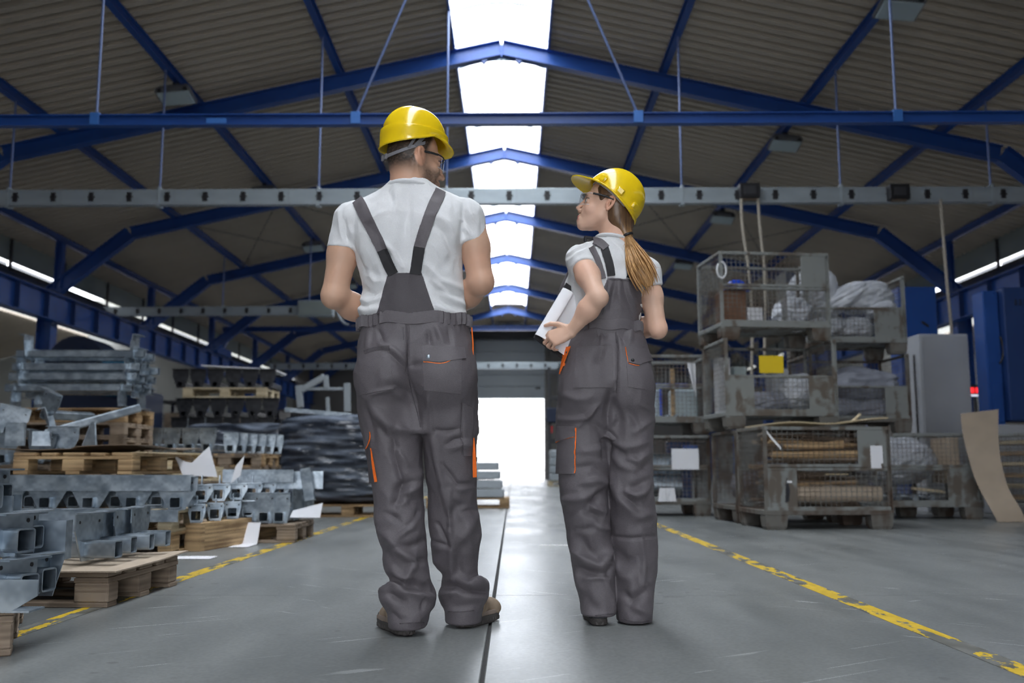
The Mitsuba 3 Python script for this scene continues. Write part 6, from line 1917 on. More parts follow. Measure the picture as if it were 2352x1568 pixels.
fm3 = [([(490, 245), (560, 215), (640, 180)], .012, .009), ([(500, 235), (545, 130), (590, 60)], .016, -.011), ([(430, 310), (540, 370)], .012, -.008), ([(530, 520), (640, 440), (720, 320)], .009, .008), ([(500, 615), (640, 600), (770, 550)], .013, -.011),
       ([(430, 500), (520, 620), (665, 745)], .015, .014), ([(400, 640), (450, 760), (515, 825)], .018, -.013), ([(420, 720), (520, 860), (600, 912)], .015, .013), ([(470, 870), (540, 935), (592, 925)], .013, -.013), ([(670, 755), (600, 890)], .014, .011),
       ([(600, 960), (700, 960), (840, 1000)], .017, -.016), ([(365, 1000), (480, 968), (560, 965), (625, 900)], .012, .013), ([(450, 1010), (500, 1065), (570, 1105)], .014, -.011), ([(520, 1000), (650, 1030), (740, 1040), (845, 1060)], .013, .011),
       ([(420, 1180), (520, 1255), (600, 1270)], .012, -.007), ([(765, 1080), (740, 1175)], .006, -.005), ([(640, 760), (700, 740), (780, 730)], .012, -.008), ([(330, 300), (360, 440), (400, 520)], .015, .006), ([(720, 250), (690, 360), (640, 420)], .010, -.006),
       ([(985, 100), (1000, 600), (1010, 900)], .009, .007), ([(880, 400), (990, 600)], .008, -.007), ([(815, 545), (980, 605)], .006, -.005), ([(1110, 300), (1180, 280), (1240, 285)], .008, -.006), ([(1040, 600), (1130, 480), (1240, 330)], .018, .008),
       ([(1060, 690), (1080, 850), (1130, 910)], .018, -.011), ([(920, 965), (1040, 968), (1110, 990)], .014, -.016), ([(1080, 880), (1150, 952), (1240, 930), (1320, 905)], .015, .016), ([(1120, 1000), (1230, 1010), (1335, 1022)], .011, -.012),
       ([(940, 1030), (1040, 1000), (1090, 1020)], .012, .008), ([(960, 1130), (1080, 1160), (1220, 1120)], .014, -.005), ([(1000, 330), (1060, 250), (1200, 230)], .016, -.006), ([(820, 700), (880, 780)], .015, .006)]
pants = fold(pants, [(zpts(A2, B2, p), a_, b_ * 1.7) for p, a_, b_ in fm2] + [(zpts(A3, B3, p), a_, b_ * 1.75) for p, a_, b_ in fm3], MY - 0.09, hems=PHEM)
pants = wrinkle(pants, 0.007, (9, 9, 6), 6, hems=PHEM)
ov = put('overalls', pants, 'm_overall', man, smooth=True)
bkP, bkS = Back(pants), Back(shirt)
Q2 = lambda *p: zpts(A2, B2, p)
hm = [stitch(bkP, zpts(A3, B3, [(540, 1300), (640, 1292), (760, 1290)])), stitch(bkP, zpts(A3, B3, [(980, 1190), (1100, 1195), (1210, 1180)]))]
for h_ in hm:
    put('hem_stitch', h_, 'm_overall_dark', ov)
put('seat_seam', cat(stitch(bkP, Q2((484, 155), (486, 300), (490, 480), (515, 610), (550, 740), (582, 880))), stitch(bkP, Q2((458, 160), (462, 250)))), 'm_overall_dark', ov)
# waistband, ruffled at both sides
n = 150
rings = []
for z, g in ((1.084, 0.985), (1.085, 1.006), (1.106, 1.014), (1.127, 1.006), (1.128, 0.98)):
    t = np.linspace(0, 2 * math.pi, n, endpoint=False)
    ca, sa = np.cos(t), np.sin(t)
    x = -0.361 + 0.2045 * np.sign(ca) * np.abs(ca) ** (2 / 2.5); y = 3.551 + 0.129 * np.sign(sa) * np.abs(sa) ** (2 / 2.5)
    ruf = 0.006 * np.sin(t * 46 + 2 * np.sin(t * 5)) * np.clip((np.abs(x + 0.361) - 0.10) / 0.02, 0, 1) * (g > 1)
    rings.append(np.stack([-0.361 + (x + 0.361) * (g + ruf / 0.15), 3.551 + (y - 3.551) * (g + ruf / 0.12), z + 0.004 * np.sin(t * 9) - 0.010 * (x < -0.45) * (-0.45 - x) / 0.1], 1))
put('waistband', loft(np.array(rings), caps=False), 'm_overall', ov, smooth=50)
# back bib, straps
bibm, _, _ = patch(bkS, [(893, 627), (968, 627), (999, 718), (866, 720)], 24, 24, 0.003, lift=0.002, blur=2)
bib = put('back_bib', bibm, 'm_overall_dark', ov, smooth=40)
put('bib_stitch', cat(stitch(bkS, [(897, 632), (930, 631), (965, 632)]), stitch(bkS, [(890, 635), (878, 680), (868, 722)]), stitch(bkS, [(971, 636), (984, 680), (997, 720)])), 'm_overall', ov)
for k, (g_, e_) in enumerate((([(880, 578), (862, 540), (842, 500), (828, 472), (821, 461)], [(904, 630), (892, 605), (879, 574)]), ([(963, 572), (974, 535), (990, 490), (1006, 452), (1012, 439)], [(954, 630), (958, 605), (964, 568)]))):
    st_ = put('strap', ribbon(bkS, g_, [25, 26, 27, 27, 26], 0.0035, lift=0.003), 'm_overall', ov, smooth=40)
    put('elastic', ribbon(bkS, e_, 25, 0.003, lift=0.0045, n=20), 'm_elastic', st_, smooth=40)
# pockets
p1, _, _ = patch(bkP, Q2((182, 330), (360, 296), (385, 605), (150, 650)), 16, 22, 0.0035, lift=0.0015)
pk = put('back_pocket', p1, 'm_overall', ov, smooth=40)
put('pocket_hem', ribbon(bkP, Q2((184, 346), (270, 320), (360, 312)), 9, 0.002, lift=0.004), 'm_overall_dark', pk)
p2, _, _ = patch(bkP, Q2((600, 310), (880, 318), (873, 640), (612, 615)), 16, 22, 0.0035, lift=0.0015)
pk = put('back_pocket', p2, 'm_overall', ov, smooth=40)
fl_, _, _ = patch(bkP, Q2((594, 296), (893, 311), (905, 388), (602, 404)), 16, 10, 0.0035, lift=0.004, sag=lambda a: (9 * min(a / 0.38, (1 - a) / 0.62)) / 3.137 * 2.2)
put('pocket_flap', fl_, 'm_overall', pk, smooth=40)
put('orange_piping', ribbon(bkP, Q2((606, 410), (660, 418), (715, 424), (800, 400)), 1.6, 0.002, lift=0.004), 'm_orange', pk)
q = bkP.px(*Q2((642, 376))[0])
put('snap_button', loft(np.array([[(q[0] + r_ * math.cos(t), q[1] - 0.008 - h_, q[2] + r_ * math.sin(t)) for t in np.linspace(0, 2 * math.pi, 20, endpoint=False)] for r_, h_ in ((0.0075, 0.0), (0.0078, 0.002), (0.0055, 0.004), (0.001, 0.0045))])), 'm_galv', pk, smooth=40)
p3, _, _ = patch(bkP, Q2((880, 702), (958, 745), (945, 1086), (892, 1088)), 8, 22, 0.0035, lift=0.0015)
put('tool_pocket', p3, 'm_overall', ov, smooth=40)
p4, _, _ = patch(bkP, Q2((200, 1035), (228, 1030), (272, 1272), (225, 1284)), 8, 18, 0.004, lift=0.002)
pk = put('cargo_pocket', p4, 'm_overall_dark', ov, smooth=40)
put('orange_piping', cat(ribbon(bkP, Q2((231, 1030), (248, 1150), (268, 1275)), [1.5, 5.0, 6.0], 0.003, lift=0.004), ribbon(bkP, Q2((220, 912), (224, 950), (212, 1005), (196, 1035)), 1.6, 0.003, lift=0.004)), 'm_orange', pk)
p5, _, _ = patch(bkP, Q2((192, 922), (220, 914), (212, 1000), (192, 1040)), 6, 8, 0.004, lift=0.002)
put('cargo_flap', p5, 'm_overall', pk, smooth=40)
put('orange_piping', cat(tube([at(1083.5, 752, 3.50), at(1086.5, 790, 3.50), at(1086, 826, 3.50)], 0.0028, 6), tube([at(1088.5, 1005, 3.50), at(1089, 1040, 3.50), at(1090, 1070, 3.50), at(1090.5, 1096, 3.50)], [0.002, 0.006, 0.008, 0.008], 6), tube([at(826, 772, 3.53), at(825, 800, 3.53)], 0.002, 6)), 'm_orange', ov)

# --- shoes
for k, (h, ang) in enumerate((((-0.358, 3.446, 0.0), -0.42), ((-0.194, 3.618, 0.0), 0.42))):
    so, u_, b_ = shoe(h, ang, 0.265)
    sk = put('shoe', u_, 'm_shoe', man, smooth=True)
    put('sole', so, 'm_sole', sk, smooth=40)
    put('welt', b_, 'm_shoe_trim', sk, smooth=40)


# --- helmets and glasses
def helmet(O, R, a_f, a_b, a_r, h, rim, brim, droop, band=0.0, out=0.008, ridges=True, thick=0.004, brim_w=1.05):
    """Rings of an outer and inner shell; rim(a): height of the lower edge at the angle a from the front."""
    n = 96
    t = np.linspace(0, 2 * math.pi, n, endpoint=False)
    sf = np.cos(t); sr = np.sin(t)
    rad = np.stack([a_r * sr, np.where(sf > 0, a_f, a_b) * sf], 1)
    fr = np.clip((np.abs(np.angle(np.exp(1j * t))) - 0.0) / brim_w, 0, 1)
    bw = brim * np.cos(fr * math.pi / 2) ** 1.0
    rings = []
    crest = np.exp(-(rad[:, 0] / 0.030) ** 2)
    def ring(el, off, dz=0.0, cr=True):
        c = math.cos(el) ** 0.85; s_ = math.sin(el)
        q = rad * c
        q = q * (1 + off / np.linalg.norm(rad, axis=1, keepdims=True))
        z = h * s_ + dz
        lift = (0.005 * np.clip(1 - (np.abs(q[:, 0]) / 0.030) ** 6, 0, 1) if cr and ridges else 0.0) * min(1.0, math.cos(el) * 6) * (el > 0.25)
        nrm = np.column_stack([q, np.full(n, z * 0.9)]); nrm /= np.linalg.norm(nrm, axis=1, keepdims=True) + 1e-9
        return np.column_stack([q, np.full(n, z)]) + nrm * np.reshape(lift, (-1, 1)) if np.ndim(lift) else np.column_stack([q, np.full(n, z)])
    for el in np.linspace(1.56, 0.0, 26):
        rings.append(ring(el, 0.0))
    rz = np.array([rim(abs(math.degrees(float(np.angle(np.exp(1j * x)))))) for x in t])
    d = rad / np.linalg.norm(rad, axis=1, keepdims=True)
    if band > 0:
        rings = rings[:-3]
        for g, z in ((0.0, band + 0.001), (0.75, band), (1.0, band - 0.003), (1.06, band * 0.5), (1.1, 0.0)):
            rings.append(np.column_stack([rad + d * out * g, np.full(n, z) + 0.006 * np.cos(t) * 0]))
    for g in (0.5, 1.0):
        rings.append(np.column_stack([rad + d * (out + bw[:, None] * g), rz * g - np.sin(droop) * bw * g]))
    last = rings[-1]
    rings.append(last + np.column_stack([d * 0.0035, np.full(n, -0.001)]))
    rings.append(last + np.column_stack([d * 0.001, np.full(n, -thick - 0.001)]))
    rings.append(np.column_stack([rad + d * (out - thick * 1.5), rz * 0.9 - 0.003]))
    rings.append(np.column_stack([rad * (1 - thick / 0.1), np.zeros(n)]))
    for el in np.linspace(0.15, 1.5, 8):
        q = ring(el, 0, cr=False)
        rings.append(q * np.array([1 - thick / 0.1, 1 - thick / 0.12, 1 - thick / h]))
    v, f = loft(np.array(rings), caps=True)
    return v @ R.T + O, f


pitH = math.radians(-3)
fh = np.array([math.sin(phi), math.cos(phi), 0.0]) * math.cos(pitH) + np.array([0, 0, 1.0]) * math.sin(pitH)
RHM = rot(fh, np.array([0.02, 0.02, 1.0]))
OHM = np.array([-0.376, 3.575, 1.808])
def rim_m(a):
    return float(np.interp(a, [0, 30, 55, 75, 95, 125, 150, 180], [-0.026, -0.022, -0.010, -0.006, -0.024, -0.040, -0.048, -0.052]))
hel = put('helmet', helmet(OHM, RHM, 0.126, 0.122, 0.104, 0.124, rim_m, 0.024, 0.20, band=0.022, out=0.0085), 'm_helmet', man, smooth=38)
def on_head(r, f, u, O=OM, R=RM): return O + R @ np.array([r, f, u])
tt = np.linspace(-0.15, math.pi + 0.15, 30)
def band_strip(P, up, w, t):
    P = np.asarray(P)
    tg = np.gradient(P, axis=0); tg /= np.linalg.norm(tg, axis=1, keepdims=True)
    N = np.cross(tg, up); N /= np.linalg.norm(N, axis=1, keepdims=True)
    return slab(np.stack([P - up * w / 2, P + up * w / 2], 1), np.repeat(N[:, None], 2, 1), t)
Pn = [on_head(0.089 * math.cos(x), -0.018 - 0.106 * math.sin(x), 0.046 - 0.058 * math.sin(x)) for x in tt]
put('nape_strap', band_strip(Pn, RM[:, 2], 0.013, 0.003), 'm_strap', hel, smooth=40)
put('strap_buckle', cat(*[bar(Pn[k] - RM[:, 2] * 0.010, Pn[k] + RM[:, 2] * 0.010, 0.010, 0.008, up=RM[:, 1]) for k in (13, 16)]), 'm_strap', hel)
put('side_hanger', cat(bar(Pn[3], on_head(0.088, -0.005, 0.085), 0.014, 0.004, up=RM[:, 0]), bar(Pn[5], on_head(0.086, -0.03, 0.095), 0.010, 0.004, up=RM[:, 0])), 'm_strap', hel)


def glasses(O, R, key, temple_black=True):
    W = lambda r, f, u: O + R @ np.array([r, f, u])
    a = np.linspace(-1.12, 1.12, 40)
    g = thing_part = put('glasses', tube([W(0.083 * math.sin(x), 0.026 + 0.086 * math.cos(x), 0.027) for x in a], 0.0026 if temple_black else 0.0014, 6), 'm_black' if temple_black else 'm_strap_white', key, smooth=True)
    P = np.stack([np.stack([W(0.083 * math.sin(x), 0.026 + 0.088 * math.cos(x), z - 0.012 * (abs(x) < 0.16) * (z < 0)) for z in np.linspace(0.026, -0.020, 7)]) for x in a])
    put('lens', slab(P, R[:, 1], 0.0003) if False else gridmesh(P), 'm_lens', g, smooth=True)
    put('lens_rim', tube([W(0.083 * math.sin(x), 0.026 + 0.088 * math.cos(x), -0.020 - 0.012 * (abs(x) < 0.16) * 0) for x in a], 0.0011, 6), 'm_strap_white', g, smooth=True)
    for s in (-1, 1):
        put('temple', tube([W(s * 0.077, 0.060, 0.026), W(s * 0.0795, 0.03, 0.026), W(s * 0.081, 0.0, 0.024), W(s * 0.080, -0.022, 0.018)], [0.0042, 0.0045, 0.0042, 0.003], 8), 'm_black', g, smooth=True)
    return g


glasses(OM, RM, man)
# ------------------------------------------------------------------ the woman
WY = 3.78
wom = thing('person', 'shorter woman with a ponytail in grey overalls and yellow helmet, holding a clipboard', 'person')
fw = np.array([-0.996, 0.09, 0.0]); pw_ = math.radians(15)
fw = fw / np.linalg.norm(fw) * math.cos(pw_) + np.array([0, 0, 1.0]) * math.sin(pw_)
RW = rot(fw, np.array([0.25, 0.0, 1.0]))
OW = np.array([0.374, 3.80, 1.603])
HW = Field((0.19, 3.58, 1.38), (0.56, 3.95, 1.80), 0.0026, 0.014)
WW = head_field(HW, OW, RW, True, mouth_open=0.0026, S=0.95)
for s in (-1, 1):
    HW.ball(WW(s * 0.034, 0.082, -0.050), (0.009, 0.012, 0.012), RW, k=0.012)
HW.cone((0.405, 3.80, 1.585), (0.395, 3.80, 1.40), 0.049, 0.062, k=0.03)
HW.cone(WW(0.0, -0.05, -0.01), (0.425, 3.79, 1.46), 0.045, 0.055, k=0.03)
headw = HW.mesh(1)

# arms: the left one with the hand on the clipboard, the right one bent in front of her
S1w, E1w, W1w = np.array([0.266, 3.77, 1.392]), np.array([0.318, 3.60, 1.208]), np.array([0.222, 3.655, 1.088])
lo = np.array([0.03, 3.45, 0.95]); hi = np.array([0.42, 3.90, 1.50])
AL = Field(lo, hi, 0.0034, 0.03)
arm_field(AL, S1w, E1w, W1w, (0.050, 0.043, 0.034, 0.037, 0.0215))
AL.ball(E1w + [0.008, -0.010, -0.006], 0.024, k=0.02)
dh = np.array([-0.93, 0.16, -0.33]); dh /= np.linalg.norm(dh)
bk_ = np.array([-0.10, -0.90, 0.42]); bk_ -= dh * (bk_ @ dh); bk_ /= np.linalg.norm(bk_)
th_ = np.cross(bk_, dh); th_ = th_ if th_[2] > 0 else -th_
RH = np.stack([dh, th_, bk_], 1)
SC = 0.88
HAND_O = W1w + dh * 0.004
Wh, tips = hand_field(AL, HAND_O, RH, [(0.70, 1.05, 0.55), (0.75, 1.05, 0.55), (0.78, 1.05, 0.55), (0.80, 1.0, 0.55)],
                      [(0.010, 0.022, 0.004), (0.038, 0.048, 0.012), (0.068, 0.064, 0.012), (0.096, 0.070, 0.006)], SC, 0.05)
armL = AL.mesh(1)
S2w, E2w, W2w = np.array([0.530, 3.80, 1.345]), np.array([0.562, 3.76, 1.115]), np.array([0.43, 3.97, 1.15])
AR = Field((0.26, 3.62, 0.98), (0.66, 4.12, 1.44), 0.0042, 0.03)
arm_field(AR, S2w, E2w, W2w, (0.048, 0.042, 0.036, 0.038, 0.0225))
dr_ = np.array([-0.9, 0.3, 0.1]); dr_ /= np.linalg.norm(dr_)
ub = np.array([0.0, 0.4, 0.9]); ub -= dr_ * (ub @ dr_); ub /= np.linalg.norm(ub)
hand_field(AR, W2w + dr_ * 0.004, np.stack([dr_, np.cross(ub, dr_) * -1, ub], 1), [(0.4, 0.6, 0.4)] * 4, [(0.02, 0.02, -0.006), (0.052, 0.046, -0.02), (0.078, 0.054, -0.03), (0.10, 0.052, -0.036)], 0.88)
armR = AR.mesh(1)

# shirt
SW = Field((0.12, 3.55, 1.02), (0.66, 4.02, 1.56), 0.0042, 0.03)
SW.rows([(1.06, 0.245, 0.495, 3.80, 0.105), (1.13, 0.245, 0.495, 3.80, 0.102), (1.20, 0.235, 0.505, 3.80, 0.108), (1.28, 0.222, 0.520, 3.81, 0.125), (1.34, 0.225, 0.525, 3.81, 0.122), (1.40, 0.250, 0.505, 3.80, 0.100), (1.44, 0.300, 0.475, 3.80, 0.082), (1.475, 0.335, 0.445, 3.80, 0.066)], p=2.3)
SW.ball((0.265, 3.88, 1.27), (0.07, 0.06, 0.07), k=0.05)
SW.cone((0.37, 3.80, 1.412), (0.275, 3.775, 1.390), 0.060, 0.054, k=0.04)
SW.cone((0.40, 3.80, 1.40), (0.528, 3.80, 1.340), 0.060, 0.053, k=0.04)
for S_, E_, pc, nn, rr in ((S1w + [0, 0, 0], S1w + (E1w - S1w) * 0.62, (0.275, 3.71, 1.358), (0.20, -0.55, -0.85), (0.055, 0.052)), (S2w, S2w + (E2w - S2w) * 0.7, (0.545, 3.79, 1.278), (0.25, 0.0, -1.0), (0.056, 0.049))):
    SV = Field((0.12, 3.55, 1.02), (0.66, 4.02, 1.56), 0.0042, 0.03)
    SV.cone(S_, E_, *rr)
    SV.plane(pc, nn, k=0.002)
    SW.d = smin(SW.d, SV.d, 0.02)
shirtw = SW.mesh(2)
SLW = [((0.275, 3.71, 1.358), (0.20, -0.55, -0.85), 0.08), ((0.545, 3.79, 1.278), (0.25, 0.0, -1.0), 0.07)]
O4, S4 = (1200, 360), 3.564
fw_ = [([(370, 850), (440, 790), (540, 760)], .008, .005), ([(380, 830), (460, 760), (560, 730)], .007, -.004), ([(375, 800), (450, 740), (550, 705)], .007, .005), ([(390, 770), (460, 720), (540, 690)], .006, -.004),
       ([(520, 700), (560, 790), (600, 860)], .008, .004), ([(400, 880), (500, 830), (590, 800)], .008, -.004), ([(720, 680), (800, 760), (850, 860)], .012, .004), ([(760, 850), (800, 950)], .012, -.004),
       ([(1040, 850), (1060, 950), (1080, 1040)], .010, .005), ([(940, 1180), (980, 1240), (950, 1330)], .010, .006), ([(930, 1080), (970, 1180)], .010, -.005)]
shirtw = fold(shirtw, [(zpts(O4, S4, p), a, b * 1.6) for p, a, b in fw_], WY - 0.08, hems=SLW)
shirtw = wrinkle(shirtw, 0.004, (16, 16, 9), 13, hems=SLW)

# trunk and legs inside the clothes
TW = Field((0.14, 3.60, 0.04), (0.62, 3.98, 1.50), 0.012, 0.03)
TW.rows([(0.90, 0.22, 0.50, 3.80, 0.085), (1.06, 0.27, 0.47, 3.80, 0.075), (1.15, 0.27, 0.47, 3.80, 0.075), (1.28, 0.25, 0.49, 3.81, 0.085), (1.38, 0.28, 0.48, 3.80, 0.07), (1.44, 0.34, 0.45, 3.80, 0.05)])
TW.cone((0.285, 3.79, 0.92), (0.275, 3.78, 0.5), 0.07, 0.05).cone((0.275, 3.78, 0.5), (0.315, 3.74, 0.09), 0.05, 0.033)
TW.cone((0.44, 3.79, 0.92), (0.455, 3.78, 0.5), 0.07, 0.05).cone((0.455, 3.78, 0.5), (0.455, 3.775, 0.08), 0.05, 0.033)
TW.cone((0.37, 3.80, 1.40), (0.27, 3.775, 1.40), 0.042, 0.045).cone((0.40, 3.80, 1.38), (0.53, 3.80, 1.345), 0.042, 0.04)
bodyw = join(TW.mesh(), headw, armL, armR)
SKIN_W, HAIR_W = (0.68, 0.43, 0.315), (0.10, 0.055, 0.028)
cw = skin_color(bodyw[0], OW, RW, SKIN_W, False, False, (0.07, 0.04, 0.025), female=True, S=0.95)
for tp, dd, nn in tips:
    pass
put('body', bodyw, 'm_skin', wom, smooth=True, color=cw)
ts = put('t_shirt', shirtw, 'm_shirt', wom, smooth=True)
a = np.linspace(0, 2 * math.pi, 60)
put('collar', tube([(0.396 + 0.066 * math.cos(t), 3.795 + 0.066 * math.sin(t), 1.470 - 0.12 * 0.07 * math.sin(t) - 0.010 * math.cos(t)) for t in a], 0.007, 8), 'm_shirt', ts, smooth=True)

# overalls
PW = Field((0.10, 3.58, -0.02), (0.64, 4.04, 1.15), 0.0045, 0.02)
PW.rows([(0.68, 0.172, 0.541, 3.79, 0.095), (0.76, 0.172, 0.543, 3.79, 0.115), (0.84, 0.174, 0.545, 3.785, 0.128), (0.92, 0.178, 0.546, 3.785, 0.130), (0.99, 0.192, 0.541, 3.79, 0.124), (1.06, 0.212, 0.522, 3.795, 0.112), (1.10, 0.226, 0.508, 3.80, 0.106), (1.13, 0.230, 0.504, 3.80, 0.104)], p=2.4)
PW.ball((0.285, 3.705, 0.87), (0.095, 0.062, 0.10), k=0.05).ball((0.445, 3.705, 0.88), (0.085, 0.062, 0.10), k=0.05)
WL = [(0.028, 0.260, 0.384, 3.735, 0.076), (0.044, 0.258, 0.386, 3.74, 0.076), (0.11, 0.246, 0.386, 3.75, 0.084), (0.20, 0.226, 0.384, 3.765, 0.092), (0.27, 0.218, 0.377, 3.79, 0.096), (0.35, 0.204, 0.370, 3.78, 0.100), (0.43, 0.190, 0.365, 3.775, 0.102), (0.50, 0.180, 0.362, 3.775, 0.104), (0.58, 0.174, 0.366, 3.78, 0.106), (0.68, 0.171, 0.372, 3.785, 0.108), (0.80, 0.172, 0.378, 3.785, 0.115)]
WR = [(0.004, 0.394, 0.520, 3.765, 0.082), (0.030, 0.392, 0.524, 3.77, 0.088), (0.10, 0.386, 0.536, 3.78, 0.092), (0.20, 0.382, 0.546, 3.795, 0.096), (0.27, 0.380, 0.548, 3.79, 0.099), (0.36, 0.376, 0.546, 3.785, 0.102), (0.44, 0.370, 0.541, 3.78, 0.104), (0.52, 0.367, 0.538, 3.78, 0.105), (0.62, 0.368, 0.541, 3.785, 0.107), (0.72, 0.366, 0.542, 3.785, 0.112), (0.80, 0.364, 0.544, 3.785, 0.115)]
PW.rows(true_rows(WL, WY), k=0.010, p=2.3).rows(true_rows(WR, WY), k=0.010, p=2.3)
pantsw = PW.mesh(2)
A5, B5, A6, B6 = (1200, 700), 3.408, (1240, 1100), 4.125
f5 = [([(740, 160), (750, 340), (745, 560), (735, 690)], .0045, -.005), ([(690, 700), (670, 900), (660, 1200)], .016, -.014), ([(720, 650), (690, 760), (670, 880)], .018, -.012), ([(300, 895), (400, 900), (500, 880), (570, 800)], .010, .008), ([(420, 960), (520, 870), (600, 780)], .010, .006),
      ([(500, 900), (600, 960), (660, 1000)], .012, -.006), ([(720, 780), (760, 900), (700, 1000)], .018, -.010), ([(700, 1040), (780, 1120), (900, 1100), (960, 1080)], .014, .010), ([(690, 1000), (740, 1060)], .008, -.008), ([(800, 1170), (900, 1220), (980, 1170)], .014, .010),
      ([(720, 1180), (780, 1260), (860, 1290)], .014, .008), ([(740, 1110), (820, 1180), (900, 1180)], .012, -.009), ([(910, 1300), (960, 1280), (1020, 1210)], .014, -.009), ([(840, 830), (880, 900), (920, 980)], .016, -.007), ([(880, 1000), (960, 940), (1010, 900)], .012, .007),
      ([(930, 780), (1000, 830)], .010, .005), ([(440, 1150), (560, 1140), (650, 1110)], .014, .006), ([(420, 1280), (540, 1260), (650, 1330)], .014, -.007), ([(600, 960), (640, 1080), (640, 1200)], .012, -.008), ([(460, 1400), (600, 1370), (660, 1400)], .012, .008),
      ([(520, 1560), (600, 1470), (660, 1420)], .014, -.010), ([(700, 1340), (770, 1450), (860, 1480)], .016, .010), ([(820, 1480), (900, 1500), (960, 1440)], .014, .008), ([(640, 180), (650, 260)], .008, -.005), ([(850, 190), (840, 280)], .010, .006), ([(600, 200), (590, 330)], .008, -.004),
      ([(640, 320), (600, 420), (555, 490)], .009, -.007), ([(760, 200), (800, 300)], .012, -.006), ([(320, 700), (420, 740), (520, 720)], .014, .005), ([(290, 560), (290, 700), (270, 840)], .008, -.004)]
f6 = [([(190, 200), (330, 190), (480, 170), (620, 70)], .014, .010), ([(470, 235), (540, 170), (600, 130)], .016, -.014), ([(440, 320), (520, 330), (560, 370)], .013, -.010), ([(470, 240), (540, 290), (600, 310)], .012, .009), ([(250, 340), (360, 290), (470, 285)], .012, -.005),
      ([(330, 480), (420, 480), (520, 460)], .012, -.006), ([(250, 540), (330, 680), (440, 780), (560, 830), (640, 700)], .016, .013), ([(380, 560), (450, 680), (540, 740)], .020, -.010), ([(330, 830), (440, 870), (560, 900)], .018, -.014), ([(570, 870), (620, 800), (660, 640)], .016, .010), ([(430, 940), (560, 930), (640, 940)], .010, .007),
      ([(640, 920), (660, 830)], .008, -.008), ([(540, 450), (600, 460), (660, 480)], .010, .006), ([(700, 60), (780, 200), (880, 290), (950, 320)], .018, .012), ([(720, 30), (840, 200), (950, 310)], .016, -.011), ([(830, 130), (960, 130), (1040, 60)], .016, .010), ([(850, 110), (940, 60), (1020, 20)], .016, -.010),
      ([(1000, 200), (1040, 120), (1060, 60)], .010, -.008), ([(720, 545), (860, 560), (1000, 545), (1090, 540)], .007, -.006), ([(720, 700), (820, 800), (920, 760)], .030, -.010), ([(740, 860), (860, 960), (880, 1090)], .022, .008), ([(780, 1080), (860, 1130), (900, 1100)], .016, -.009), ([(850, 1210), (940, 1110), (1040, 1040)], .016, -.011),
      ([(860, 1190), (950, 1230), (1020, 1280)], .014, .008), ([(960, 500), (990, 760), (980, 1000)], .010, .005), ([(720, 720), (740, 860)], .010, .005), ([(400, 1050), (470, 1180), (560, 1250)], .020, -.006), ([(600, 950), (690, 1120), (700, 1260)], .010, .006), ([(340, 900), (360, 1010), (410, 1060)], .014, .008), ([(900, 380), (1020, 330), (1080, 360)], .016, .006)]
pantsw = fold(pantsw, [(zpts(A5, B5, p), a_, b_ * 1.5) for p, a_, b_ in f5] + [(zpts(A6, B6, p), a_, b_ * 1.6) for p, a_, b_ in f6], WY - 0.09)
pantsw = wrinkle(pantsw, 0.006, (9, 9, 6), 16)
ow = put('overalls', pantsw, 'm_overall', wom, smooth=True)
bP, bS = Back(pantsw), Back(shirtw)
# upper part of the overalls: a shell over the shirt, open under the arms
UW = Field((0.12, 3.55, 1.04), (0.62, 4.04, 1.46), 0.0042, 0.03)
UW.rows([(1.05, 0.232, 0.502, 3.80, 0.112), (1.13, 0.234, 0.500, 3.80, 0.110), (1.20, 0.224, 0.512, 3.80, 0.116), (1.28, 0.211, 0.528, 3.81, 0.134), (1.34, 0.214, 0.532, 3.81, 0.131), (1.40, 0.24, 0.512, 3.80, 0.11), (1.46, 0.30, 0.47, 3.80, 0.09)], p=2.3)
UW.ball((0.265, 3.89, 1.27), (0.078, 0.068, 0.078), k=0.05)
core = Field((0.12, 3.55, 1.04), (0.62, 4.04, 1.46), 0.0042, 0.03)
core.d = UW.d + 0.007
x_, y_, z_ = UW.P
cutb = np.maximum(UW.d, -core.d)
# the back panel tapers from the waist to (1395..1462, 640); the front panel stays at the far side
xl = np.interp(z_[0, 0], [1.06, 1.12, 1.20, 1.30, 1.46], [0.0, 0.262, 0.325, 0.362, 0.40]); xr = np.interp(z_[0, 0], [1.06, 1.12, 1.24, 1.30, 1.46], [0.7, 0.512, 0.500, 0.492, 0.47])
back_panel = np.maximum(np.maximum(xl - x_, x_ - xr), y_ - 3.83)
back_panel = np.maximum(back_panel, z_ - 1.297 - 0.02 * (0.42 - x_))
front_panel = np.maximum(3.835 - y_, z_ - 1.40)
UW.d = np.maximum(cutb, np.minimum(back_panel, front_panel)).astype(np.float32)
upper = UW.mesh(1)
fu = [([(740, 1010), (700, 1120), (670, 1240)], .012, .006), ([(790, 1000), (790, 1120), (810, 1230)], .012, .005), ([(850, 1010), (870, 1120), (920, 1210)], .012, .006), ([(760, 1010), (740, 1120), (720, 1250)], .010, -.005), ([(830, 1020), (860, 1150), (900, 1260)], .010, -.005)]
upper = fold(upper, [(zpts(O4, S4, p), a, b * 1.3) for p, a, b in fu], WY - 0.1)
up_ = put('back_bib', upper, 'm_overall', ow, smooth=45)
bU = Back(upper, shirtw)
n = 130
rings = []
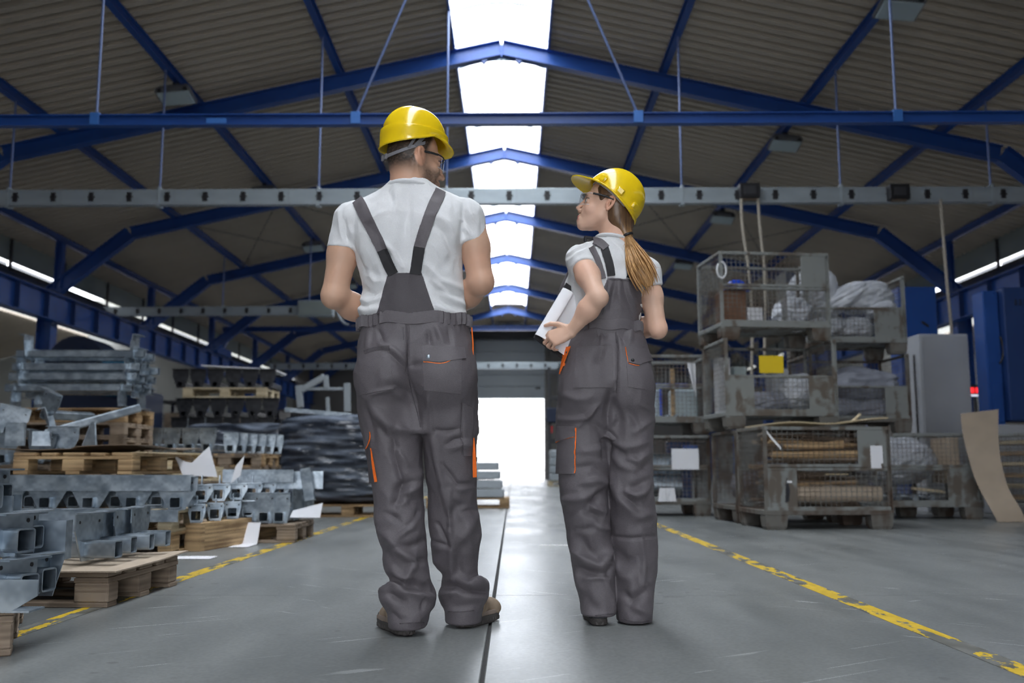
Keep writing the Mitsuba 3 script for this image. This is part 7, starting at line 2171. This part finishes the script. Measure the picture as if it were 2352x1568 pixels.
for z, g in ((1.100, 0.985), (1.101, 1.006), (1.121, 1.014), (1.141, 1.006), (1.142, 0.98)):
    t = np.linspace(0, 2 * math.pi, n, endpoint=False)
    ca, sa = np.cos(t), np.sin(t)
    x = 0.367 + 0.139 * np.sign(ca) * np.abs(ca) ** (2 / 2.4); y = 3.80 + 0.112 * np.sign(sa) * np.abs(sa) ** (2 / 2.4)
    ruf = 0.006 * np.sin(t * 40 + 2 * np.sin(t * 5)) * np.clip((np.abs(x - 0.385) - 0.075) / 0.02, 0, 1) * (g > 1)
    rings.append(np.stack([0.367 + (x - 0.367) * (g + ruf / 0.13), 3.80 + (y - 3.80) * (g + ruf / 0.11), z + 0.004 * np.sin(t * 9) + 0.012 * (x - 0.367) / 0.14 * -0.3], 1))
put('waistband', loft(np.array(rings), caps=False), 'm_overall', ow, smooth=50)
# straps
st1 = put('strap', ribbon(bS, [(1392, 572), (1378, 560), (1364, 556)], [17, 19, 15], 0.004, n=20, y0=3.7, lift=0.006), 'm_overall', ow, smooth=40)
put('elastic', ribbon(bS, [(1404, 634), (1398, 602), (1388, 570)], [18, 18, 18], 0.003, n=20, y0=3.7, lift=0.004), 'm_elastic', st1, smooth=40)
put('side_strap', ribbon(bS, [(1386, 640), (1374, 600), (1358, 568)], [12, 13, 14], 0.004, n=20, y0=3.7, lift=0.003), 'm_overall', ow, smooth=40)
put('buckle', xf(cat(box((0, 0, 0), (0.052, 0.012, 0.012), 0.003), box((-0.02, 0, -0.01), (0.012, 0.014, 0.02), 0.003)), mat(bS.px(1356, 552, 3.72) + [0.0, -0.006, 0.008], rz=0.2, ry=0.10)), 'm_black', st1)
st2 = put('strap', ribbon(bS, [(1468, 590), (1470, 582), (1471, 575)], [17, 16, 14], 0.004, n=14, y0=3.7, lift=0.005), 'm_overall', ow, smooth=40)
put('elastic', ribbon(bS, [(1447, 640), (1456, 615), (1467, 588)], [20, 18, 17], 0.003, n=16, y0=3.7, lift=0.004), 'm_elastic', st2, smooth=40)
Q5 = lambda *p: zpts(A5, B5, p)
put('bib_stitch', cat(stitch(bU, [(1399, 641), (1430, 643), (1456, 647)], 3.68), stitch(bU, [(1396, 645), (1390, 690), (1384, 722)], 3.68)), 'm_overall_dark', up_)
put('seat_seam', cat(stitch(bP, Q5((738, 165), (748, 340), (745, 520), (735, 690)), 3.7), stitch(bP, Q5((725, 165), (735, 300)), 3.7)), 'm_overall_dark', ow)
p1, _, _ = patch(bP, Q5((430, 330), (700, 318), (712, 645), (398, 650)), 16, 20, 0.0035, y0=3.7, lift=0.0015)
pk = put('back_pocket', p1, 'm_overall', ow, smooth=40)
put('pocket_stitch', cat(stitch(bP, Q5((400, 640), (560, 632), (712, 632)), 3.7), stitch(bP, Q5((402, 612), (560, 605), (710, 606)), 3.7), stitch(bP, Q5((428, 350), (560, 342), (702, 338)), 3.7)), 'm_overall_dark', pk)
p2, _, _ = patch(bP, Q5((806, 335), (975, 350), (990, 670), (826, 640)), 12, 20, 0.0035, y0=3.7, lift=0.0015)
pk = put('back_pocket', p2, 'm_overall', ow, smooth=40)
fl_, _, _ = patch(bP, Q5((803, 330), (972, 352), (1006, 438), (828, 456)), 14, 10, 0.004, y0=3.7, lift=0.005, sag=lambda a: 8.0 * min(a / 0.45, (1 - a) / 0.55))
put('pocket_flap', fl_, 'm_overall', pk, smooth=40)
put('orange_piping', cat(ribbon(bP, Q5((803, 334), (812, 390), (828, 456)), 1.6, 0.003, y0=3.7, lift=0.005), ribbon(bP, Q5((830, 462), (870, 474), (910, 480)), 1.3, 0.003, y0=3.7, lift=0.005)), 'm_orange', pk)
q = bP.px(*Q5((860, 434))[0], 3.7)
put('snap_button', loft(np.array([[(q[0] + r_ * math.cos(t), q[1] - 0.010 - h_, q[2] + r_ * math.sin(t)) for t in np.linspace(0, 2 * math.pi, 20, endpoint=False)] for r_, h_ in ((0.0065, 0.0), (0.0068, 0.003), (0.0045, 0.005), (0.001, 0.0055))])), 'm_black', pk, smooth=40)
p3, _, _ = patch(bP, Q5((292, 950), (420, 955), (412, 1325), (276, 1320)), 12, 20, 0.006, y0=3.72, lift=0.003)
pk = put('cargo_pocket', p3, 'm_overall', ow, smooth=40)
fl_, _, _ = patch(bP, Q5((290, 945), (420, 952), (412, 1030), (276, 1072)), 12, 8, 0.005, y0=3.72, lift=0.008)
put('cargo_flap', fl_, 'm_overall', pk, smooth=40)
put('orange_piping', cat(ribbon(bP, Q5((420, 958), (416, 1150), (412, 1320)), 2.4, 0.003, y0=3.72, lift=0.007), ribbon(bP, Q5((278, 1075), (330, 1052), (410, 1035)), 1.3, 0.003, y0=3.72, lift=0.009)), 'm_orange', pk)
hip, _, _ = patch(bP, Q5((338, 338), (385, 328), (330, 470), (300, 545)), 6, 10, 0.004, y0=3.74, lift=0.004)
put('hip_vent', hip, 'm_orange', ow, smooth=40)
q = bP.px(*Q5((347, 376))[0], 3.74)
put('vent_button', loft(np.array([[(q[0] + r_ * math.cos(t), q[1] - 0.010 - h_, q[2] + r_ * math.sin(t)) for t in np.linspace(0, 2 * math.pi, 16, endpoint=False)] for r_, h_ in ((0.005, 0.0), (0.005, 0.003), (0.001, 0.004))])), 'm_dark', ow, smooth=40)
for pts in ([(450, 1300), (580, 1285), (700, 1272)], [(780, 1320), (900, 1350), (1030, 1340)]):
    put('hem_stitch', stitch(bP, zpts(A6, B6, pts), 3.72), 'm_overall_dark', ow)

# shoes: the left one on its toe
for k, (h, ang, tl) in enumerate((((0.318, 3.668, 0.0), -0.05, 0.0), ((0.458, 3.700, 0.0), 0.12, 0.0))):
    so, u_, b_ = shoe(h, ang, 0.245, tl, 0.9)
    sk = put('shoe', u_, 'm_black', wom, smooth=True)
    put('sole', so, 'm_sole', sk, smooth=40)
    put('welt', b_, 'm_dark', sk, smooth=40)

# helmet, glasses, hair
ph = math.radians(42)
fhw = np.array([-0.985, 0.17, 0.0]) * math.cos(ph) + np.array([0, 0, 1.0]) * math.sin(ph)
RHW = rot(fhw, np.array([0.6, 0.02, 0.8]))
OHW = np.array([0.400, 3.80, 1.640])
helw = put('helmet', helmet(OHW, RHW, 0.118, 0.124, 0.102, 0.128, lambda a: float(np.interp(a, [0, 60, 110, 180], [-0.006, -0.004, -0.006, -0.016])), 0.058, 0.62, band=0.0, out=0.007, ridges=False, brim_w=1.15), 'm_helmet', wom, smooth=38)
def on_hel(r, f, u): return OHW + RHW @ np.array([r, f, u])
lug = []
for a_, rr_ in ((-0.2, 0.108), (-0.95, 0.112), (0.55, 0.110)):
    c = on_hel(-math.cos(a_) * 0.104, math.sin(a_) * 0.122, 0.016)
    lug.append(xf(box((0, 0, 0), (0.016, 0.034, 0.030), 0.006), np.block([[RHW @ np.array([[math.cos(-a_), -math.sin(-a_), 0], [math.sin(-a_), math.cos(-a_), 0], [0, 0, 1]]), c[:, None]], [np.zeros((1, 3)), 1]])))
put('slot_lug', cat(*lug), 'm_helmet', helw, smooth=40)
tt = np.linspace(0, 2 * math.pi, 48)
Pb = [on_hel(0.088 * math.sin(x), 0.106 * math.cos(x) - 0.004, 0.002 + 0.006 * math.cos(x)) for x in tt]
put('headband', band_strip(Pb, RHW[:, 2], 0.026, 0.002), 'm_strap_white', helw, smooth=40)
tn = np.linspace(math.pi * 0.74, math.pi * 1.26, 16)
Pn = [on_hel(0.090 * math.sin(x), 0.108 * math.cos(x), -0.046) for x in tn]
put('nape_strap', band_strip(Pn, RHW[:, 2], 0.020, 0.003), 'm_strap_white', helw, smooth=40)
put('brim_rim', tube([on_hel((0.110) * math.sin(x), (0.126 if math.cos(x) < 0 else 0.122) * math.cos(x), -0.006 - 0.010 * (math.cos(x) < 0) * -math.cos(x)) for x in np.linspace(0.9, 2 * math.pi - 0.9, 60)], 0.004, 6), 'm_helmet', helw, smooth=True)
glasses(OW, RW, wom, False)


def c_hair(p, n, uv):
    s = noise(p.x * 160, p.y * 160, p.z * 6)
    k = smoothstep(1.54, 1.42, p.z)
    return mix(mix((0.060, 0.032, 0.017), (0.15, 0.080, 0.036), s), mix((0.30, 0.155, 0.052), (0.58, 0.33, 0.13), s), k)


bsdf('m_hair', c_hair, 0.36, spec=0.6)
HR = Field((0.28, 3.66, 1.46), (0.53, 3.94, 1.74), 0.003, 0.012)
HR.ball(WW(0, -0.020, 0.045), (0.080, 0.095, 0.089), RW)
HR.ball(WW(0, -0.056, 0.0), (0.071, 0.062, 0.070), RW, k=0.02)
for s in (-1, 1):
    HR.cone(WW(s * 0.050, -0.035, 0.005), WW(s * 0.036, -0.060, -0.058), 0.030, 0.024, k=0.02)
q = [(HR.P[0] - OW[0]) * RW[0, i] + (HR.P[1] - OW[1]) * RW[1, i] + (HR.P[2] - OW[2]) * RW[2, i] for i in range(3)]
HR.d = np.maximum(HR.d, q[1] - 0.040 - 0.45 * (q[2] - 0.03)).astype(np.float32)
# free the ear
for s in (-1, 1):
    HR.ball(WW(s * 0.092, 0.004, -0.002), (0.028, 0.021, 0.034), RW, k=0.006, op='s')
HR.apply(lambda x, y, z: -(q[2] + 0.55 * (q[1] + 0.02) + 0.085 + 0.0 * x), 0.01, 'i')
HR.cone(WW(0, -0.075, -0.015), at(1438, 538, 3.765), 0.052, 0.022, k=0.03)
HR.cone(WW(-0.040, -0.050, -0.040), at(1438, 540, 3.755), 0.028, 0.018, k=0.03)
HR.d = np.maximum(HR.d, (np.sqrt((HR.P[0] - 0.372) ** 2 + (HR.P[1] - 3.80) ** 2 + (HR.P[2] - 1.60) ** 2) - 0.165)).astype(np.float32)
hm__ = HR.mesh(2)
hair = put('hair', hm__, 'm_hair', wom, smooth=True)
rh = np.random.default_rng(5)
strands = []
from scipy.interpolate import CubicSpline
tie = at(1441, 541, 3.75)
ctrl_px = [(1441, 541), (1450, 566), (1464, 600), (1480, 632), (1492, 660)]
for k in range(280):
    u1, u2 = rh.uniform(-1, 1), rh.uniform(-1, 1)
    end = rh.uniform(0.62, 1.02)
    sp_ = [0.010, 0.021, 0.036, 0.038, 0.026]
    yo = [3.745, 3.715, 3.672, 3.660, 3.664]
    P = []
    wob = rh.normal(0, 0.0035, 3)
    for j, ((px, py), s_, y_) in enumerate(zip(ctrl_px, sp_, yo)):
        c = at(px, py, y_)
        P.append(c + np.array([u1 * s_ + wob[0] * j * 0.6, u2 * s_ * 0.55 + wob[1] * j * 0.5, u1 * s_ * 0.35 + wob[2] * j]))
    cs = CubicSpline(np.linspace(0, 1, 5), np.array(P))
    n_ = 13
    tt_ = np.linspace(0, end, n_)
    r0 = rh.uniform(0.0022, 0.0042)
    strands.append(tube(cs(tt_), r0 * np.interp(np.linspace(0, 1, n_), [0, 0.2, 0.7, 1], [0.8, 1.0, 0.85, 0.12]), 5, True))
for k in range(26):
    c0 = at(1441 + rh.uniform(-4, 6), 548 + rh.uniform(-6, 20), 3.70)
    d = np.array([rh.uniform(0.01, 0.07), rh.uniform(-0.03, 0.01), -rh.uniform(0.06, 0.16)])
    P = [c0, c0 + d * 0.5 + rh.normal(0, 0.010, 3), c0 + d + rh.normal(0, 0.014, 3) + [0.03, 0, 0.02]]
    cs = CubicSpline([0, .5, 1], np.array(P))
    strands.append(tube(cs(np.linspace(0, 1, 9)), np.linspace(0.0008, 0.0003, 9), 4, False))
core_r = [0.012, 0.019, 0.030, 0.031, 0.012]
core = []
for j, ((px, py), r_, y_) in enumerate(zip(ctrl_px, core_r, [3.745, 3.715, 3.675, 3.664, 3.668])):
    c = at(px, py, y_)
    t = np.linspace(0, 2 * math.pi, 20, endpoint=False)
    core.append(np.stack([c[0] + r_ * np.cos(t), c[1] + r_ * 0.5 * np.sin(t), c[2] + 0.35 * r_ * np.cos(t)], 1))
core = CubicSpline(np.arange(5), np.array(core))(np.linspace(0, 3.9, 24))
strands.append(loft(core))
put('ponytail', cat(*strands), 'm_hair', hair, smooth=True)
put('hair_tie', tube([tie + np.array([0.017 * math.cos(x), 0.017 * math.sin(x), 0.006 * math.cos(x) + 0.003]) for x in np.linspace(0, 2 * math.pi, 24)], 0.006, 8), 'm_black', hair, smooth=True)
# --- the clipboard with curled sheets, held in her left hand
cl = thing('clipboard', 'black clipboard with curled white sheets held in the left hand of the woman', 'clipboard')
c_lt, c_lb, c_rb = at(1293, 664, 3.74), at(1231, 768, 3.70), at(1288, 812, 3.74)
e_up = c_lt - c_lb; Lb = np.linalg.norm(e_up); e_up /= Lb
e_r = c_rb - c_lb; e_r -= e_up * (e_r @ e_up); e_r /= np.linalg.norm(e_r)
e_n = np.cross(e_r, e_up); e_n = e_n if e_n[1] < 0 else -e_n
Bm = np.eye(4); Bm[:3, 0], Bm[:3, 1], Bm[:3, 2], Bm[:3, 3] = e_r, e_up, np.cross(e_r, e_up), c_lb
sg = 1.0 if np.cross(e_r, e_up) @ e_n > 0 else -1.0
put('board', xf(box((0.115, Lb / 2 + 0.01, -0.010 * sg), (0.23, Lb + 0.05, 0.005), 0.002), Bm), 'm_black', cl)
u = np.linspace(0, 1, 26)
prof = [(0.012 + 0.006 * math.sin(a * 3), sg * (0.0 + 0.0)) for a in u]
xs_ = np.concatenate([0.030 - 0.030 * np.cos(np.linspace(0.2, math.pi, 10)) * -1 * -1, np.linspace(0.06, 0.215, 10)])
crv = [(0.045 + 0.010 * math.cos(a), 0.018 + 0.016 * math.sin(a)) for a in np.linspace(-2.2, -math.pi * 1.0, 3)]
roll = [(0.022 - 0.022 * math.cos(a), 0.001 + 0.017 * (1 - math.cos(a * 1.0)) * 0.5 + 0.011 * math.sin(a)) for a in np.linspace(0.0, math.pi, 14)]
flat = [(x, 0.004 + 0.012 * math.exp(-(x - 0.044) / 0.02)) for x in np.linspace(0.050, 0.215, 12)]
pf = np.array(roll + flat)
pf = pf[np.argsort(np.arange(len(pf)))]
P = np.stack([np.stack([(c_lb + e_r * (x - 0.004) + e_up * (v * Lb * 1.02) + e_n * z) for v in np.linspace(-0.012, 1.0, 8)]) for x, z in pf])
put('paper', slab(P, e_n, 0.0012), 'm_paper', cl, smooth=40)
put('clip', xf(cat(box((0.115, Lb + 0.012, 0.006 * sg), (0.10, 0.03, 0.014), 0.004), box((0.115, Lb + 0.024, 0.016 * sg), (0.06, 0.03, 0.006), 0.002)), Bm), 'm_galv', cl)
